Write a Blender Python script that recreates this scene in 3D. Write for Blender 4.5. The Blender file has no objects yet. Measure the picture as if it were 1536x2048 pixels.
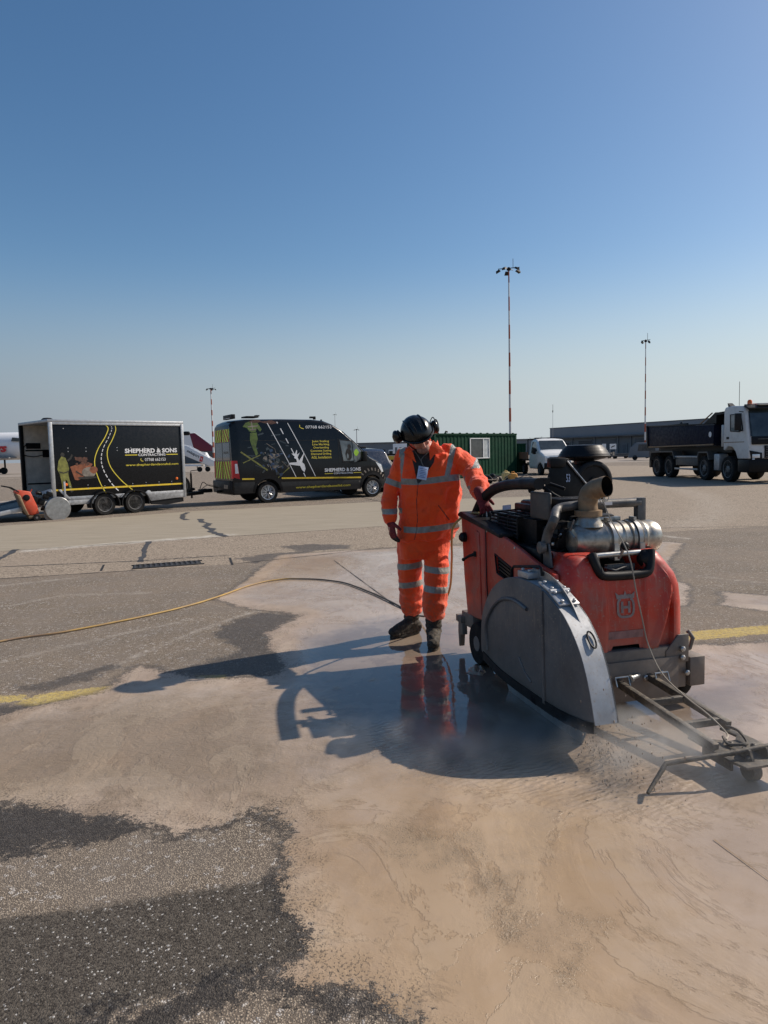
import bpy, bmesh, math, random
import numpy as np
from mathutils import Vector, Matrix, noise, geometry
random.seed(7)
S = bpy.context.scene
COL = S.collection
R = math.radians
# ---------------------------------------------------------------- camera
FPX, CX, CY, CAMH = 1400.0, 768.0, 1024.0, 1.48     # survey of the viewpoint, in photo pixels
PITCH, ROLL = math.atan(116 / 1400), 0.024
cd = bpy.data.cameras.new('camera'); cam = bpy.data.objects.new('camera', cd); COL.objects.link(cam)
cd.sensor_fit = 'HORIZONTAL'; cd.sensor_width = 36; cd.lens = 36 * FPX / 1536
cd.clip_start = 0.05; cd.clip_end = 6000
cp, sp, cr, sr = math.cos(PITCH), math.sin(PITCH), math.cos(ROLL), math.sin(ROLL)
rt, up, fw = Vector((1, 0, 0)), Vector((0, sp, cp)), Vector((0, cp, -sp))
Rv, Uv = rt * cr - up * sr, rt * sr + up * cr
cam.matrix_world = Matrix(((Rv.x, Uv.x, -fw.x, 0), (Rv.y, Uv.y, -fw.y, 0), (Rv.z, Uv.z, -fw.z, CAMH), (0, 0, 0, 1)))
S.camera = cam
# ---------------------------------------------------------------- light
SUN_ELEV, SUN_AZ = R(39.3), R(67.5)                   # azimuth clockwise from +Y
w = bpy.data.worlds.new('World'); S.world = w; w.use_nodes = True
nt = w.node_tree; nt.nodes.clear()
sky = nt.nodes.new('ShaderNodeTexSky'); sky.sky_type = 'NISHITA'; sky.sun_disc = False
sky.sun_elevation = SUN_ELEV; sky.sun_rotation = SUN_AZ
sky.altitude = 0; sky.air_density = 1.0; sky.dust_density = 0.9; sky.ozone_density = 1.0
bg = nt.nodes.new('ShaderNodeBackground'); bg.inputs[1].default_value = 0.096
wo = nt.nodes.new('ShaderNodeOutputWorld')
# ground-level haze of a dry spring day, paler towards the sun
def _n(t, **k):
    n_ = nt.nodes.new(t)
    for a_, v_ in k.items(): setattr(n_, a_, v_)
    return n_
tcw = _n('ShaderNodeTexCoord'); sx = _n('ShaderNodeSeparateXYZ'); nt.links.new(tcw.outputs['Generated'], sx.inputs[0])
hs_ = _n('ShaderNodeHueSaturation'); hs_.inputs['Saturation'].default_value = 1.27; hs_.inputs['Hue'].default_value = .499; nt.links.new(sky.outputs[0], hs_.inputs['Color'])
hf_ = _n('ShaderNodeMapRange', interpolation_type='SMOOTHERSTEP'); 
for i_, v_ in enumerate((0.0, 0.29, .97, 0.0)): hf_.inputs[i_ + 1].default_value = v_
nt.links.new(sx.outputs[2], hf_.inputs[0])
sdot = _n('ShaderNodeVectorMath', operation='DOT_PRODUCT'); sdot.inputs[1].default_value = (math.sin(SUN_AZ), math.cos(SUN_AZ), 0.0); nt.links.new(tcw.outputs['Generated'], sdot.inputs[0])
hz = _n('ShaderNodeMapRange')
for i_, v_ in enumerate((-.25, .85, 0.0, 1.0)): hz.inputs[i_ + 1].default_value = v_
nt.links.new(sdot.outputs['Value'], hz.inputs[0])
hc_ = _n('ShaderNodeMix', data_type='RGBA'); hc_.inputs[6].default_value = (2.35, 2.75, 3.35, 1); hc_.inputs[7].default_value = (5.9, 6.5, 6.7, 1); nt.links.new(hz.outputs[0], hc_.inputs[0])
mx_ = _n('ShaderNodeMix', data_type='RGBA'); nt.links.new(hf_.outputs[0], mx_.inputs[0]); nt.links.new(hs_.outputs[0], mx_.inputs[6]); nt.links.new(hc_.outputs[2], mx_.inputs[7])
nt.links.new(mx_.outputs[2], bg.inputs[0]); nt.links.new(bg.outputs[0], wo.inputs[0])
sd = bpy.data.lights.new('sun', 'SUN'); sd.energy = 4.5; sd.angle = R(0.53); sd.color = (1, 0.90, 0.78)
sun = bpy.data.objects.new('sun', sd); COL.objects.link(sun)
sdir = Vector((math.sin(SUN_AZ) * math.cos(SUN_ELEV), math.cos(SUN_AZ) * math.cos(SUN_ELEV), math.sin(SUN_ELEV)))
sun.rotation_euler = sdir.to_track_quat('Z', 'Y').to_euler()
S.view_settings.view_transform = 'Standard'; S.view_settings.look = 'None'
S.view_settings.exposure = 0.16; S.view_settings.gamma = 1
# ---------------------------------------------------------------- survey helpers
def ray(px, py, cp=cp, sp=sp, cr=cr, sr=sr):
    u, v = (px - CX) / FPX, -(py - CY) / FPX
    u, v = u * cr + v * sr, -u * sr + v * cr
    return Vector((u, cp + v * sp, -sp + v * cp))
def G(px, py, h=0.0):                                  # photo pixel -> point at height h
    d = ray(px, py); k = (h - CAMH) / d.z
    return Vector((d.x * k, d.y * k, h))
def AT(px, py, D):                                     # photo pixel -> point D metres ahead
    d = ray(px, py); k = D / d.y
    return Vector((d.x * k, D, CAMH + d.z * k))
def PL(px, py, p0, ang):                               # photo pixel -> (along, height) on an upright plane
    d = ray(px, py); ca, sa = math.cos(ang), math.sin(ang)
    k = (p0[0] * -sa + p0[1] * ca) / (d.x * -sa + d.y * ca)
    return ((d.x * k - p0[0]) * ca + (d.y * k - p0[1]) * sa, CAMH + d.z * k)
# ---------------------------------------------------------------- objects
def tag(o, label=None, cat=None, group=None, kind=None):
    if label: o['label'] = label
    if cat: o['category'] = cat
    if group: o['group'] = group
    if kind: o['kind'] = kind
    return o
def thing(name, label, cat, loc=(0, 0, 0), rz=0.0, group=None):
    o = bpy.data.objects.new(name, None); COL.objects.link(o)
    o.location = loc; o.rotation_euler = (0, 0, rz); o.empty_display_size = 0.2
    return tag(o, label, cat, group)
def copy_tree(o, parent=None):
    c = o.copy(); COL.objects.link(c); c.parent = parent
    for ch in list(o.children): copy_tree(ch, c)
    return c
class MB:
    def __init__(s): s.v = []; s.f = []; s.m = []
    def add(s, vs, fs, m=0):
        b = len(s.v); s.v += [tuple(v) for v in vs]
        for f in fs: s.f.append(tuple(b + i for i in f)); s.m.append(m)
        return s
    def box(s, c, d, m=0, rot=None, taper=1.0):
        x, y, z = d[0] / 2, d[1] / 2, d[2] / 2; vs = []
        for a, b, e in ((-1,-1,-1),(1,-1,-1),(1,1,-1),(-1,1,-1),(-1,-1,1),(1,-1,1),(1,1,1),(-1,1,1)):
            k = taper if e > 0 else 1
            p = Vector((a * x * k, b * y * k, e * z))
            if rot is not None: p = rot @ p
            vs.append(p + Vector(c))
        return s.add(vs, ((0,3,2,1),(4,5,6,7),(0,1,5,4),(1,2,6,5),(2,3,7,6),(3,0,4,7)), m)
    def bx(s, x0, x1, y0, y1, z0, z1, m=0): return s.box(((x0+x1)/2,(y0+y1)/2,(z0+z1)/2), (abs(x1-x0),abs(y1-y0),abs(z1-z0)), m)
    def prism(s, pts, a0, a1, axis='y', m=0, holes=()):
        # pts in the two other axes (x,z) / (y,z) / (x,y)
        def P(p, a):
            if axis == 'y': return (p[0], a, p[1])
            if axis == 'x': return (a, p[0], p[1])
            return (p[0], p[1], a)
        loops = [list(pts)] + [list(h) for h in holes]; flat = [p for l in loops for p in l]; n = len(flat)
        vs = [P(p, a0) for p in flat] + [P(p, a1) for p in flat]; fs = []
        if holes:
            for t in geometry.tessellate_polygon([[Vector((p[0], p[1], 0)) for p in l] for l in loops]):
                fs.append(tuple(t)); fs.append(tuple(i + n for i in reversed(t)))
        else:
            fs.append(tuple(range(n))); fs.append(tuple(range(2 * n - 1, n - 1, -1)))
        b = 0
        for l in loops:
            k = len(l)
            for i in range(k):
                j = (i + 1) % k; fs.append((b + i, b + j, n + b + j, n + b + i))
            b += k
        return s.add(vs, fs, m)
    def tube(s, pts, r, seg=8, m=0, caps=True, closed=False):
        pts = [Vector(p) for p in pts]; n = len(pts)
        rr = r if isinstance(r, (list, tuple)) else [r] * n
        vs = []; prev = None
        for i, p in enumerate(pts):
            if closed: t = pts[(i + 1) % n] - pts[i - 1]
            else: t = pts[min(i + 1, n - 1)] - pts[max(i - 1, 0)]
            t.normalize()
            if prev is None:
                a = Vector((0, 0, 1)) if abs(t.z) < 0.9 else Vector((1, 0, 0)); u = t.cross(a).normalized()
            else: u = (prev - t * prev.dot(t)).normalized()
            prev = u; q = t.cross(u)
            for k in range(seg):
                an = 2 * math.pi * k / seg; vs.append(p + (u * math.cos(an) + q * math.sin(an)) * rr[i])
        fs = []
        for i in range(n if closed else n - 1):
            for k in range(seg):
                a, b = i * seg + k, i * seg + (k + 1) % seg; j = ((i + 1) % n) * seg
                fs.append((a, b, j + (k + 1) % seg, j + k))
        if caps and not closed: fs.append(tuple(range(seg - 1, -1, -1))); fs.append(tuple((n - 1) * seg + k for k in range(seg)))
        return s.add(vs, fs, m)
    def lathe(s, prof, o, ax, seg=24, m=0):            # prof: (radius, distance along ax)
        o, ax = Vector(o), Vector(ax).normalized()
        a = Vector((0, 0, 1)) if abs(ax.z) < 0.9 else Vector((1, 0, 0)); u = ax.cross(a).normalized(); q = ax.cross(u)
        vs = []; n = len(prof)
        for r, d in prof:
            for k in range(seg):
                an = 2 * math.pi * k / seg; vs.append(o + ax * d + (u * math.cos(an) + q * math.sin(an)) * max(r, 1e-4))
        fs = [(i*seg+k, i*seg+(k+1)%seg, (i+1)*seg+(k+1)%seg, (i+1)*seg+k) for i in range(n-1) for k in range(seg)]
        fs.append(tuple(range(seg - 1, -1, -1))); fs.append(tuple((n - 1) * seg + k for k in range(seg)))
        return s.add(vs, fs, m)
    def ell(s, c, r, seg=12, m=0, rot=None):
        vs = []; fs = []; n = seg; h = max(4, seg // 2)
        for i in range(h + 1):
            th = math.pi * i / h
            for k in range(n):
                an = 2 * math.pi * k / n
                p = Vector((r[0]*math.sin(max(th,1e-3) if i<h else 1e-3)*math.cos(an), r[1]*math.sin(max(th,1e-3) if i<h else 1e-3)*math.sin(an), r[2]*math.cos(th)))
                if rot is not None: p = rot @ p
                vs.append(p + Vector(c))
        for i in range(h):
            for k in range(n): fs.append((i*n+k, (i+1)*n+k, (i+1)*n+(k+1)%n, i*n+(k+1)%n))
        return s.add(vs, fs, m)
    def grid(s, fn, nu, nv, m=0, closeu=False):
        vs = [fn(i / (nu - (0 if closeu else 1)), j / (nv - 1)) for j in range(nv) for i in range(nu)]
        fs = [(j*nu+i, j*nu+(i+1)%nu, (j+1)*nu+(i+1)%nu, (j+1)*nu+i) for j in range(nv-1) for i in range(nu if closeu else nu-1)]
        return s.add(vs, fs, m)
    def flat(s, v2, f2, fn, m=0):                      # 2-D shape laid on a surface
        return s.add([fn(p[0], p[1]) for p in v2], f2, m)
    def build_each(s, name, mats, parent=None, **k): pass
    def build(s, name, mats, parent=None, bevel=0.0, seg=2, angle=42, smooth=True, label=None):
        me = bpy.data.meshes.new(name); me.from_pydata(s.v, [], s.f)
        if not isinstance(mats, (list, tuple)): mats = [mats]
        for mt in mats: me.materials.append(mt)
        me.polygons.foreach_set('material_index', s.m); me.update()
        bm = bmesh.new(); bm.from_mesh(me)
        bmesh.ops.recalc_face_normals(bm, faces=bm.faces)
        if bevel:
            es = [e for e in bm.edges if len(e.link_faces) == 2 and e.calc_face_angle(0) > R(30)]
            try: bmesh.ops.bevel(bm, geom=es, offset=bevel, segments=seg, profile=0.5, affect='EDGES', clamp_overlap=True)
            except Exception: pass
        bm.to_mesh(me); bm.free()
        if smooth:
            me.polygons.foreach_set('use_smooth', [True] * len(me.polygons)); me.set_sharp_from_angle(angle=R(angle))
        o = bpy.data.objects.new(name, me); COL.objects.link(o)
        if parent is not None: o.parent = parent
        if label: o['label'] = label
        return o
def spline(pts, n=8, closed=False):
    P = [Vector(p) for p in pts]; out = []; N = len(P)
    for i in range(N if closed else N - 1):
        a = P[i-1] if (closed or i > 0) else P[0]; b = P[i]; c = P[(i+1) % N]; d = P[(i+2) % N] if (closed or i + 2 < N) else P[-1]
        for k in range(n):
            t = k / n; out.append(0.5*((2*b)+(-a+c)*t+(2*a-5*b+4*c-d)*t*t+(-a+3*b-3*c+d)*t**3))
    if not closed: out.append(P[-1])
    return out
def lerp_table(tab, x):
    if x <= tab[0][0]: return tab[0][1]
    for (a, p), (b, q) in zip(tab, tab[1:]):
        if x <= b: return p + (q - p) * (x - a) / (b - a)
    return tab[-1][1]
_tc = {}
def text2d(txt, bold=0.0, x0=0, x1=1, z0=0, z1=1, slant=0.0):
    key = (txt, bold, slant)
    if key not in _tc:
        cu = bpy.data.curves.new('t', 'FONT'); cu.body = txt; cu.offset = bold; cu.resolution_u = 3; cu.shear = slant
        o = bpy.data.objects.new('t', cu); COL.objects.link(o); dg = bpy.context.evaluated_depsgraph_get()
        me = bpy.data.meshes.new_from_object(o.evaluated_get(dg))
        _tc[key] = ([(v.co.x, v.co.y) for v in me.vertices], [tuple(p.vertices) for p in me.polygons])
        bpy.data.objects.remove(o); bpy.data.curves.remove(cu); bpy.data.meshes.remove(me)
    V, F = _tc[key]
    ax, bx = min(v[0] for v in V), max(v[0] for v in V); az, bz = min(v[1] for v in V), max(v[1] for v in V)
    return [(x0+(x-ax)/(bx-ax)*(x1-x0), z0+(z-az)/(bz-az)*(z1-z0)) for x, z in V], F
def strip2d(pts, wd):                                  # ribbon along a 2-D polyline
    P = [Vector((p[0], p[1])) for p in pts]; vs = []
    for i, p in enumerate(P):
        t = (P[min(i+1, len(P)-1)] - P[max(i-1, 0)]).normalized(); n = Vector((-t.y, t.x)) * (wd[i] if isinstance(wd, list) else wd) / 2
        vs += [tuple(p + n), tuple(p - n)]
    return vs, [(2*i, 2*i+1, 2*i+3, 2*i+2) for i in range(len(P)-1)]
# ---------------------------------------------------------------- materials
class NT:
    def __init__(s, name):
        s.mat = bpy.data.materials.new(name); s.mat.use_nodes = True; s.t = s.mat.node_tree; s.t.nodes.clear()
        s.out = s.t.nodes.new('ShaderNodeOutputMaterial'); s.b = s.t.nodes.new('ShaderNodeBsdfPrincipled')
        s.t.links.new(s.b.outputs[0], s.out.inputs[0])
        s.tc = s.t.nodes.new('ShaderNodeTexCoord').outputs['Object']
    def put(s, sock, v):
        if isinstance(v, bpy.types.NodeSocket): s.t.links.new(v, sock)
        else:
            try: sock.default_value = v
            except Exception: sock.default_value = (v[0], v[1], v[2], 1) if hasattr(v, '__len__') else (v, v, v, 1)
    def set(s, **k):
        names = dict(col='Base Color', rough='Roughness', metal='Metallic', nrm='Normal', alpha='Alpha', spec='Specular IOR Level', coat='Coat Weight', coatr='Coat Roughness', trans='Transmission Weight', emit='Emission Color', es='Emission Strength', sheen='Sheen Weight', sheenr='Sheen Roughness', ior='IOR')
        for a, v in k.items(): s.put(s.b.inputs[names[a]], v)
    def noise(s, scale, detail=4, rough=0.55, vec=None, dist=0.0, out=0, dim='3D'):
        n = s.t.nodes.new('ShaderNodeTexNoise'); n.inputs['Scale'].default_value = scale; n.inputs['Detail'].default_value = detail
        n.inputs['Roughness'].default_value = rough; n.inputs['Distortion'].default_value = dist
        s.t.links.new(vec or s.tc, n.inputs['Vector']); return n.outputs[out]
    def vor(s, scale, out='Color', feature='F1', vec=None, rnd=1.0):
        n = s.t.nodes.new('ShaderNodeTexVoronoi'); n.feature = feature; n.inputs['Scale'].default_value = scale; n.inputs['Randomness'].default_value = rnd
        s.t.links.new(vec or s.tc, n.inputs['Vector']); return n.outputs[out]
    def wave(s, scale, dist=0, detail=2, vec=None, direction='X'):
        n = s.t.nodes.new('ShaderNodeTexWave'); n.bands_direction = direction; n.inputs['Scale'].default_value = scale; n.inputs['Distortion'].default_value = dist
        n.inputs['Detail'].default_value = detail; s.t.links.new(vec or s.tc, n.inputs['Vector']); return n.outputs['Fac']
    def m(s, op, a, b=None, c=None, clamp=False):
        n = s.t.nodes.new('ShaderNodeMath'); n.operation = op; n.use_clamp = clamp
        for i, v in enumerate((a, b, c)):
            if v is not None: s.put(n.inputs[i], v)
        return n.outputs[0]
    def mix(s, f, a, b, mode='MIX'):
        n = s.t.nodes.new('ShaderNodeMix'); n.data_type = 'RGBA'; n.blend_type = mode
        s.put(n.inputs['Factor'], f); s.put(n.inputs['A'] if False else n.inputs[6], a if isinstance(a, bpy.types.NodeSocket) else tuple(a) + (1,) if len(a) == 3 else a)
        s.put(n.inputs[7], b if isinstance(b, bpy.types.NodeSocket) else tuple(b) + (1,) if len(b) == 3 else b); return n.outputs[2]
    def mr(s, v, a, b, c=0.0, d=1.0, smooth=False):
        n = s.t.nodes.new('ShaderNodeMapRange'); n.clamp = True
        if smooth: n.interpolation_type = 'SMOOTHSTEP'
        for i, x in enumerate((v, a, b, c, d)): s.put(n.inputs[i], x)
        return n.outputs[0]
    def sep(s, v):
        n = s.t.nodes.new('ShaderNodeSeparateXYZ'); s.t.links.new(v, n.inputs[0]); return n.outputs
    def vscale(s, sx, sy, sz, vec=None, rz=0.0):
        n = s.t.nodes.new('ShaderNodeMapping'); n.inputs['Scale'].default_value = (sx, sy, sz); n.inputs['Rotation'].default_value = (0, 0, rz)
        s.t.links.new(vec or s.tc, n.inputs[0]); return n.outputs[0]
    def attr(s, name):
        n = s.t.nodes.new('ShaderNodeAttribute'); n.attribute_name = name; return n
    def bump(s, h, strength=0.3, dist=0.01, nrm=None):
        n = s.t.nodes.new('ShaderNodeBump'); s.put(n.inputs['Strength'], strength); n.inputs['Distance'].default_value = dist
        s.put(n.inputs['Height'], h)
        if nrm is not None: s.t.links.new(nrm, n.inputs['Normal'])
        return n.outputs[0]
def mat(name, col, rough=0.5, metal=0.0, var=0.15, scale=6.0, dirt=0.0, dcol=(0.28, 0.22, 0.17), coat=0.0, bump=0.0, bscale=60, spec=0.5, emit=None, spat=0.0, mud=0.0):
    n = NT(name); f = n.noise(scale, 5, 0.6)
    lo = tuple(c * (1 - var) for c in col); hi = tuple(min(1, c * (1 + var)) for c in col)
    c = n.mix(n.mr(f, 0.3, 0.7), lo, hi)
    rg = n.mr(n.noise(scale * 2.3, 4), 0.3, 0.7, max(0.02, rough * 0.8), min(1, rough * 1.25))
    if dirt:
        d = n.m('MULTIPLY', n.mr(n.noise(scale * 1.7, 8, 0.7), 0.5, 0.72), dirt)
        c = n.mix(d, c, dcol); rg = n.m('ADD', rg, n.m('MULTIPLY', d, 0.3), clamp=True)
    if spat:
        s1 = n.m('MULTIPLY', n.mr(n.noise(75, 2, .5), .66, .70), spat); s2 = n.m('MULTIPLY', n.mr(n.noise(26, 3, .6, dist=.5), .68, .72), spat)
        st_ = n.m('MULTIPLY', n.mr(n.noise(10, 5, .6, vec=n.vscale(6, 6, .6)), .56, .70), spat * .6)
        sa_ = n.m('MAXIMUM', n.m('MAXIMUM', s1, s2), st_)
        if mud:
            zz = n.sep(n.tc)[2]; low = n.m('MULTIPLY', n.mr(n.m('ADD', zz, n.m('MULTIPLY', n.noise(7, 6, .7), .35)), .72, .36, 0, 1), mud); sa_ = n.m('MAXIMUM', sa_, low)
        c = n.mix(sa_, c, (.36, .28, .215)); rg = n.m('ADD', rg, n.m('MULTIPLY', sa_, .35), clamp=True)
    n.set(col=c, rough=rg, metal=metal, coat=coat, coatr=0.06, spec=spec)
    if bump: n.set(nrm=n.bump(n.noise(bscale, 4, 0.6), bump, 0.003))
    if emit: n.set(emit=tuple(emit) + (1,), es=1.0)
    return n.mat
M = {}
def mk(k, *a, **kw): M[k] = mat(k, *a, **kw); return M[k]
mk('black_paint', (0.006, 0.007, 0.009), 0.16, spec=.32, dirt=0.10, dcol=(.05,.047,.042))
mk('trailer_black', (0.006, 0.007, 0.009), 0.28, spec=.25, dirt=0.08, dcol=(.04,.037,.033))
mk('alu', (0.42, 0.43, 0.44), 0.42, 0.6, dirt=0.35, dcol=(.2,.19,.18), scale=9)
mk('galv', (0.36, 0.37, 0.38), 0.5, 0.5, var=.3, dirt=0.3, scale=14)
mk('tyre', (0.014, 0.014, 0.014), 0.85, spec=.2, dirt=0.3, dcol=(.1,.09,.075), bump=.3, bscale=30)
mk('rim_silver', (0.5, 0.51, 0.53), 0.3, 0.7, dirt=.2)
mk('rim_dark', (0.16, 0.16, 0.16), 0.5, 0.4, dirt=.4)
mk('black_plastic', (0.007, 0.007, 0.008), 0.5, spec=.26, dirt=.16, dcol=(.06,.052,.045), bump=.15)
mk('black_metal', (0.006, 0.006, 0.007), 0.45, spec=.22, dirt=.22, dcol=(.05,.045,.04), scale=14)
mk('white_paint', (0.78, 0.78, 0.76), 0.35, var=.05, dirt=.15)
mk('truck_white', (0.62, 0.62, 0.60), 0.4, var=.06, dirt=.35, dcol=(.3,.26,.22), scale=2.5)
mk('navy', (0.006, 0.008, 0.022), 0.6, spec=.2, var=.3, dirt=.3, dcol=(.06,.055,.05), scale=3)
mk('glass', (0.035, 0.045, 0.048), 0.05, var=.5, scale=2, coat=.4); mk('glass_clear', (0.16, 0.18, 0.18), 0.06, var=.6, scale=2.5, coat=.3)
mk('yellow_stripe', (0.75, 0.52, 0.03), 0.45)
mk('decal_yellow', (0.75, 0.62, 0.06), 0.4)
mk('decal_white', (0.75, 0.75, 0.75), 0.4)
mk('hi_green', (0.42, 0.72, 0.05), 0.5, dirt=.1)
mk('hi_red', (0.30, 0.015, 0.02), 0.5, dirt=.1)
mk('lamp_red', (0.45, 0.01, 0.015), 0.2)
mk('lamp_amber', (0.8, 0.16, 0.02), 0.25)
mk('lens', (0.75, 0.78, 0.8), 0.12, .2)
mk('grey_panel', (0.065, 0.060, 0.056), 0.5, dirt=.3)
mk('trailer_wall', (0.62, 0.58, 0.50), 0.6, dirt=.2)
mk('saw_red', (0.47, 0.032, 0.013), 0.42, var=.16, dirt=.62, dcol=(.27,.15,.12), scale=4, coat=.08, spat=.5, mud=.55)
mk('saw_orange', (0.60, 0.075, 0.03), 0.45, dirt=.4, dcol=(.3,.18,.12), scale=8)
mk('guard_paint', (0.085, 0.09, 0.098), 0.42, .25, var=.3, dirt=.6, dcol=(.22,.20,.18), scale=4, bump=.2, bscale=18, spat=.55, mud=.35)
mk('guard_steel', (0.40, 0.41, 0.42), 0.52, .3, var=.2, dirt=.35, dcol=(.25,.23,.2), scale=7, spat=.5)
mk('steel', (0.42, 0.42, 0.41), 0.35, .85, var=.2, dirt=.4, scale=12)
mk('chrome_dirty', (0.40, 0.375, 0.33), 0.38, .85, var=.35, dirt=.7, dcol=(.22,.17,.12), scale=16, bump=.25, bscale=40)
mk('rust_pipe', (0.27, 0.185, 0.11), 0.62, .4, var=.25, dirt=.4, dcol=(.13,.10,.075), scale=10, bump=.2)
mk('frame_dirty', (0.085, 0.075, 0.062), 0.62, .3, var=.4, dirt=.75, dcol=(.30,.24,.17), scale=18, bump=.5, bscale=70)
mk('chassis_grey', (0.10, 0.098, 0.095), 0.5, .35, var=.3, dirt=.4, dcol=(.2,.17,.14), scale=12, bump=.2, spat=.45, mud=.5)
mk('emblem_grey', (0.24, 0.19, 0.18), 0.5, var=.3, scale=30)
mk('emblem_band', (0.26, 0.13, 0.12), 0.55, var=.3, scale=20)
mk('hose', (0.42, 0.27, 0.08), 0.55, var=.35, dirt=.85, dcol=(.20,.14,.09), scale=1.6)
mk('cord', (0.36, 0.31, 0.24), 0.7)
mk('green_box', (0.003, 0.042, 0.020), 0.75, spec=.2, var=.2, dirt=.25, dcol=(.05,.08,.05), scale=1.5)
mk('building', (0.15, 0.165, 0.18), 0.6, var=.08, scale=.3)
mk('building_dark', (0.095, 0.105, 0.115), 0.65, var=.12, scale=.3)
mk('door_dark', (0.04, 0.045, 0.05), 0.6)
mk('plane_white', (0.8, 0.8, 0.8), 0.3, var=.03)
mk('burgundy', (0.17, 0.012, 0.028), 0.4, var=.08)
mk('sign_red', (0.6, 0.03, 0.03), 0.5)
mk('gse_yellow', (0.6, 0.38, 0.04), 0.5, dirt=.2)
mk('brown_board', (0.24, 0.10, 0.055), 0.6, dirt=.3)
mk('jerry', (0.62, 0.47, 0.18), 0.5, dirt=.25, scale=20)
mk('jerry_orange', (0.65, 0.30, 0.05), 0.45, dirt=.2, scale=20)
mk('skin', (0.56, 0.28, 0.20), 0.55, var=.12, scale=40, bump=.1, bscale=200)
mk('helmet', (0.004, 0.0045, 0.005), 0.24, var=.2, spec=.4, dirt=.12, dcol=(.08,.075,.07), scale=20)
mk('glove_red', (0.16, 0.012, 0.016), 0.75, var=.3, scale=50, bump=.3, bscale=300)
mk('glove_black', (0.014, 0.013, 0.014), 0.75, bump=.3, bscale=300)
mk('boot', (0.028, 0.023, 0.017), 0.8, var=.4, dirt=.65, dcol=(.19,.15,.10), scale=25, bump=.6, bscale=90)
mk('shirt', (0.010, 0.010, 0.012), 0.85)
mk('card', (0.45, 0.52, 0.68), 0.3, var=.1, scale=60)
mk('card_ink', (0.12, 0.15, 0.3), 0.4)
mk('dark_line', (0.015, 0.014, 0.013), 0.8)
mk('seal', (0.045, 0.045, 0.048), 0.75, var=.4, scale=20)
mk('grate', (0.05, 0.048, 0.045), 0.6, .4, dirt=.4)
mk('hair', (0.08, 0.07, 0.06), 0.8)
# ================================================================ GROUND
def W2(pts): return np.array([tuple(G(x, y).xy) for x, y in pts])
P_SLURRY = W2([(490,1165),(515,1143),(535,1128),(560,1110),(640,1105),(700,1101),(768,1098),(860,1093),(930,1091),(1100,1085),(1300,1082),(1365,1086),
    (1350,1105),(1335,1125),(1345,1158),(1380,1176),(1420,1182),(1536,1192),(1800,1200),(2300,1260),(3000,1500),(3200,2600),(1500,3600),(900,2500),
    (850,2055),(800,2010),(740,1972),(690,1964),(640,1962),(600,1955),(555,1950),(600,1930),(632,1900),(618,1870),(600,1845),(572,1795),(578,1765),(586,1740),(578,1690),
    (582,1650),(565,1626),(545,1612),(510,1618),(470,1630),(430,1648),(385,1655),(350,1668),(320,1652),(285,1640),(240,1625),(180,1632),(120,1612),(60,1606),(0,1602),(-500,1640),
    (-500,1460),(0,1432),(60,1415),(120,1403),(225,1377),(250,1350),(275,1332),(335,1346),(400,1357),(470,1358),(545,1352),(572,1338),(560,1310),(540,1290),(535,1265),(575,1245),(602,1230),(570,1224),(520,1221),(480,1212),(435,1198)])
P_HOLE1 = W2([(1330,1216),(1390,1205),(1450,1210),(1536,1222),(1700,1222),(1700,1275),(1536,1285),(1450,1290),(1400,1290),(1330,1290)])
P_HOLE2 = W2([(1372,1176),(1410,1172),(1440,1182),(1452,1198),(1440,1212),(1400,1216),(1372,1214)])
P_HOLE3 = W2([(20,1655),(60,1632),(105,1640),(115,1658),(60,1672),(25,1668)])
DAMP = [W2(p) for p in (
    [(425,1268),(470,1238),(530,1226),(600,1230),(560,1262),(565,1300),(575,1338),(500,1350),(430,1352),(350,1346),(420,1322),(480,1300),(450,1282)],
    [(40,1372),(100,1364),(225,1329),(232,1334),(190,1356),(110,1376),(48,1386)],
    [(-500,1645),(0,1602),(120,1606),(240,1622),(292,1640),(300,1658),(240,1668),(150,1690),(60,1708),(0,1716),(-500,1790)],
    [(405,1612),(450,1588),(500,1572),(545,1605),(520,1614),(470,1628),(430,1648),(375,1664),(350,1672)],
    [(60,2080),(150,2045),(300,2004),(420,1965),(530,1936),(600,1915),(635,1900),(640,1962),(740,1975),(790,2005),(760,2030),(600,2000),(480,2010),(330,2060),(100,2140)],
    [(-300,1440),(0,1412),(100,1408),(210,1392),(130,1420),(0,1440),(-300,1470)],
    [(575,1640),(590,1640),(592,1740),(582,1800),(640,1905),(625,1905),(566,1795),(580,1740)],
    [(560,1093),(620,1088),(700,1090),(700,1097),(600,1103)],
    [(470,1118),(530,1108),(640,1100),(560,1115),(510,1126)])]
P_PANEL = W2([(-500,1900),(0,1838),(240,1806),(420,1776),(560,1753),(585,1757),(600,1845),(632,1900),(530,1936),(420,1968),(300,2004),(150,2048),(-300,2180)])
P_CONC = W2([(-1500,1200),(0,1103),(768,1052),(1130,1030),(1130,990),(768,1003),(390,1022),(0,1052),(-1500,1130)])
P_AGG = W2([(-1500,1262),(0,1157),(270,1140),(470,1128),(640,1109),(768,1095),(1400,1060),(1536,1052),(2500,1000),(2700,925),(1140,932),(1130,1030),(768,1052),(0,1103),(-1500,1200)])
YEL = [W2(p) for p in ([(-60,1397),(0,1392),(56,1389),(48,1400),(0,1406),(-60,1412)], [(32,1407),(70,1392),(105,1384),(170,1378),(228,1371),(226,1385),(150,1397),(62,1413)],
    [(388,1352),(452,1349),(452,1358),(396,1360)], [(1375,1264),(1440,1258),(1536,1250),(1836,1222),(1836,1238),(1536,1267),(1440,1276),(1378,1281)])]
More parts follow.
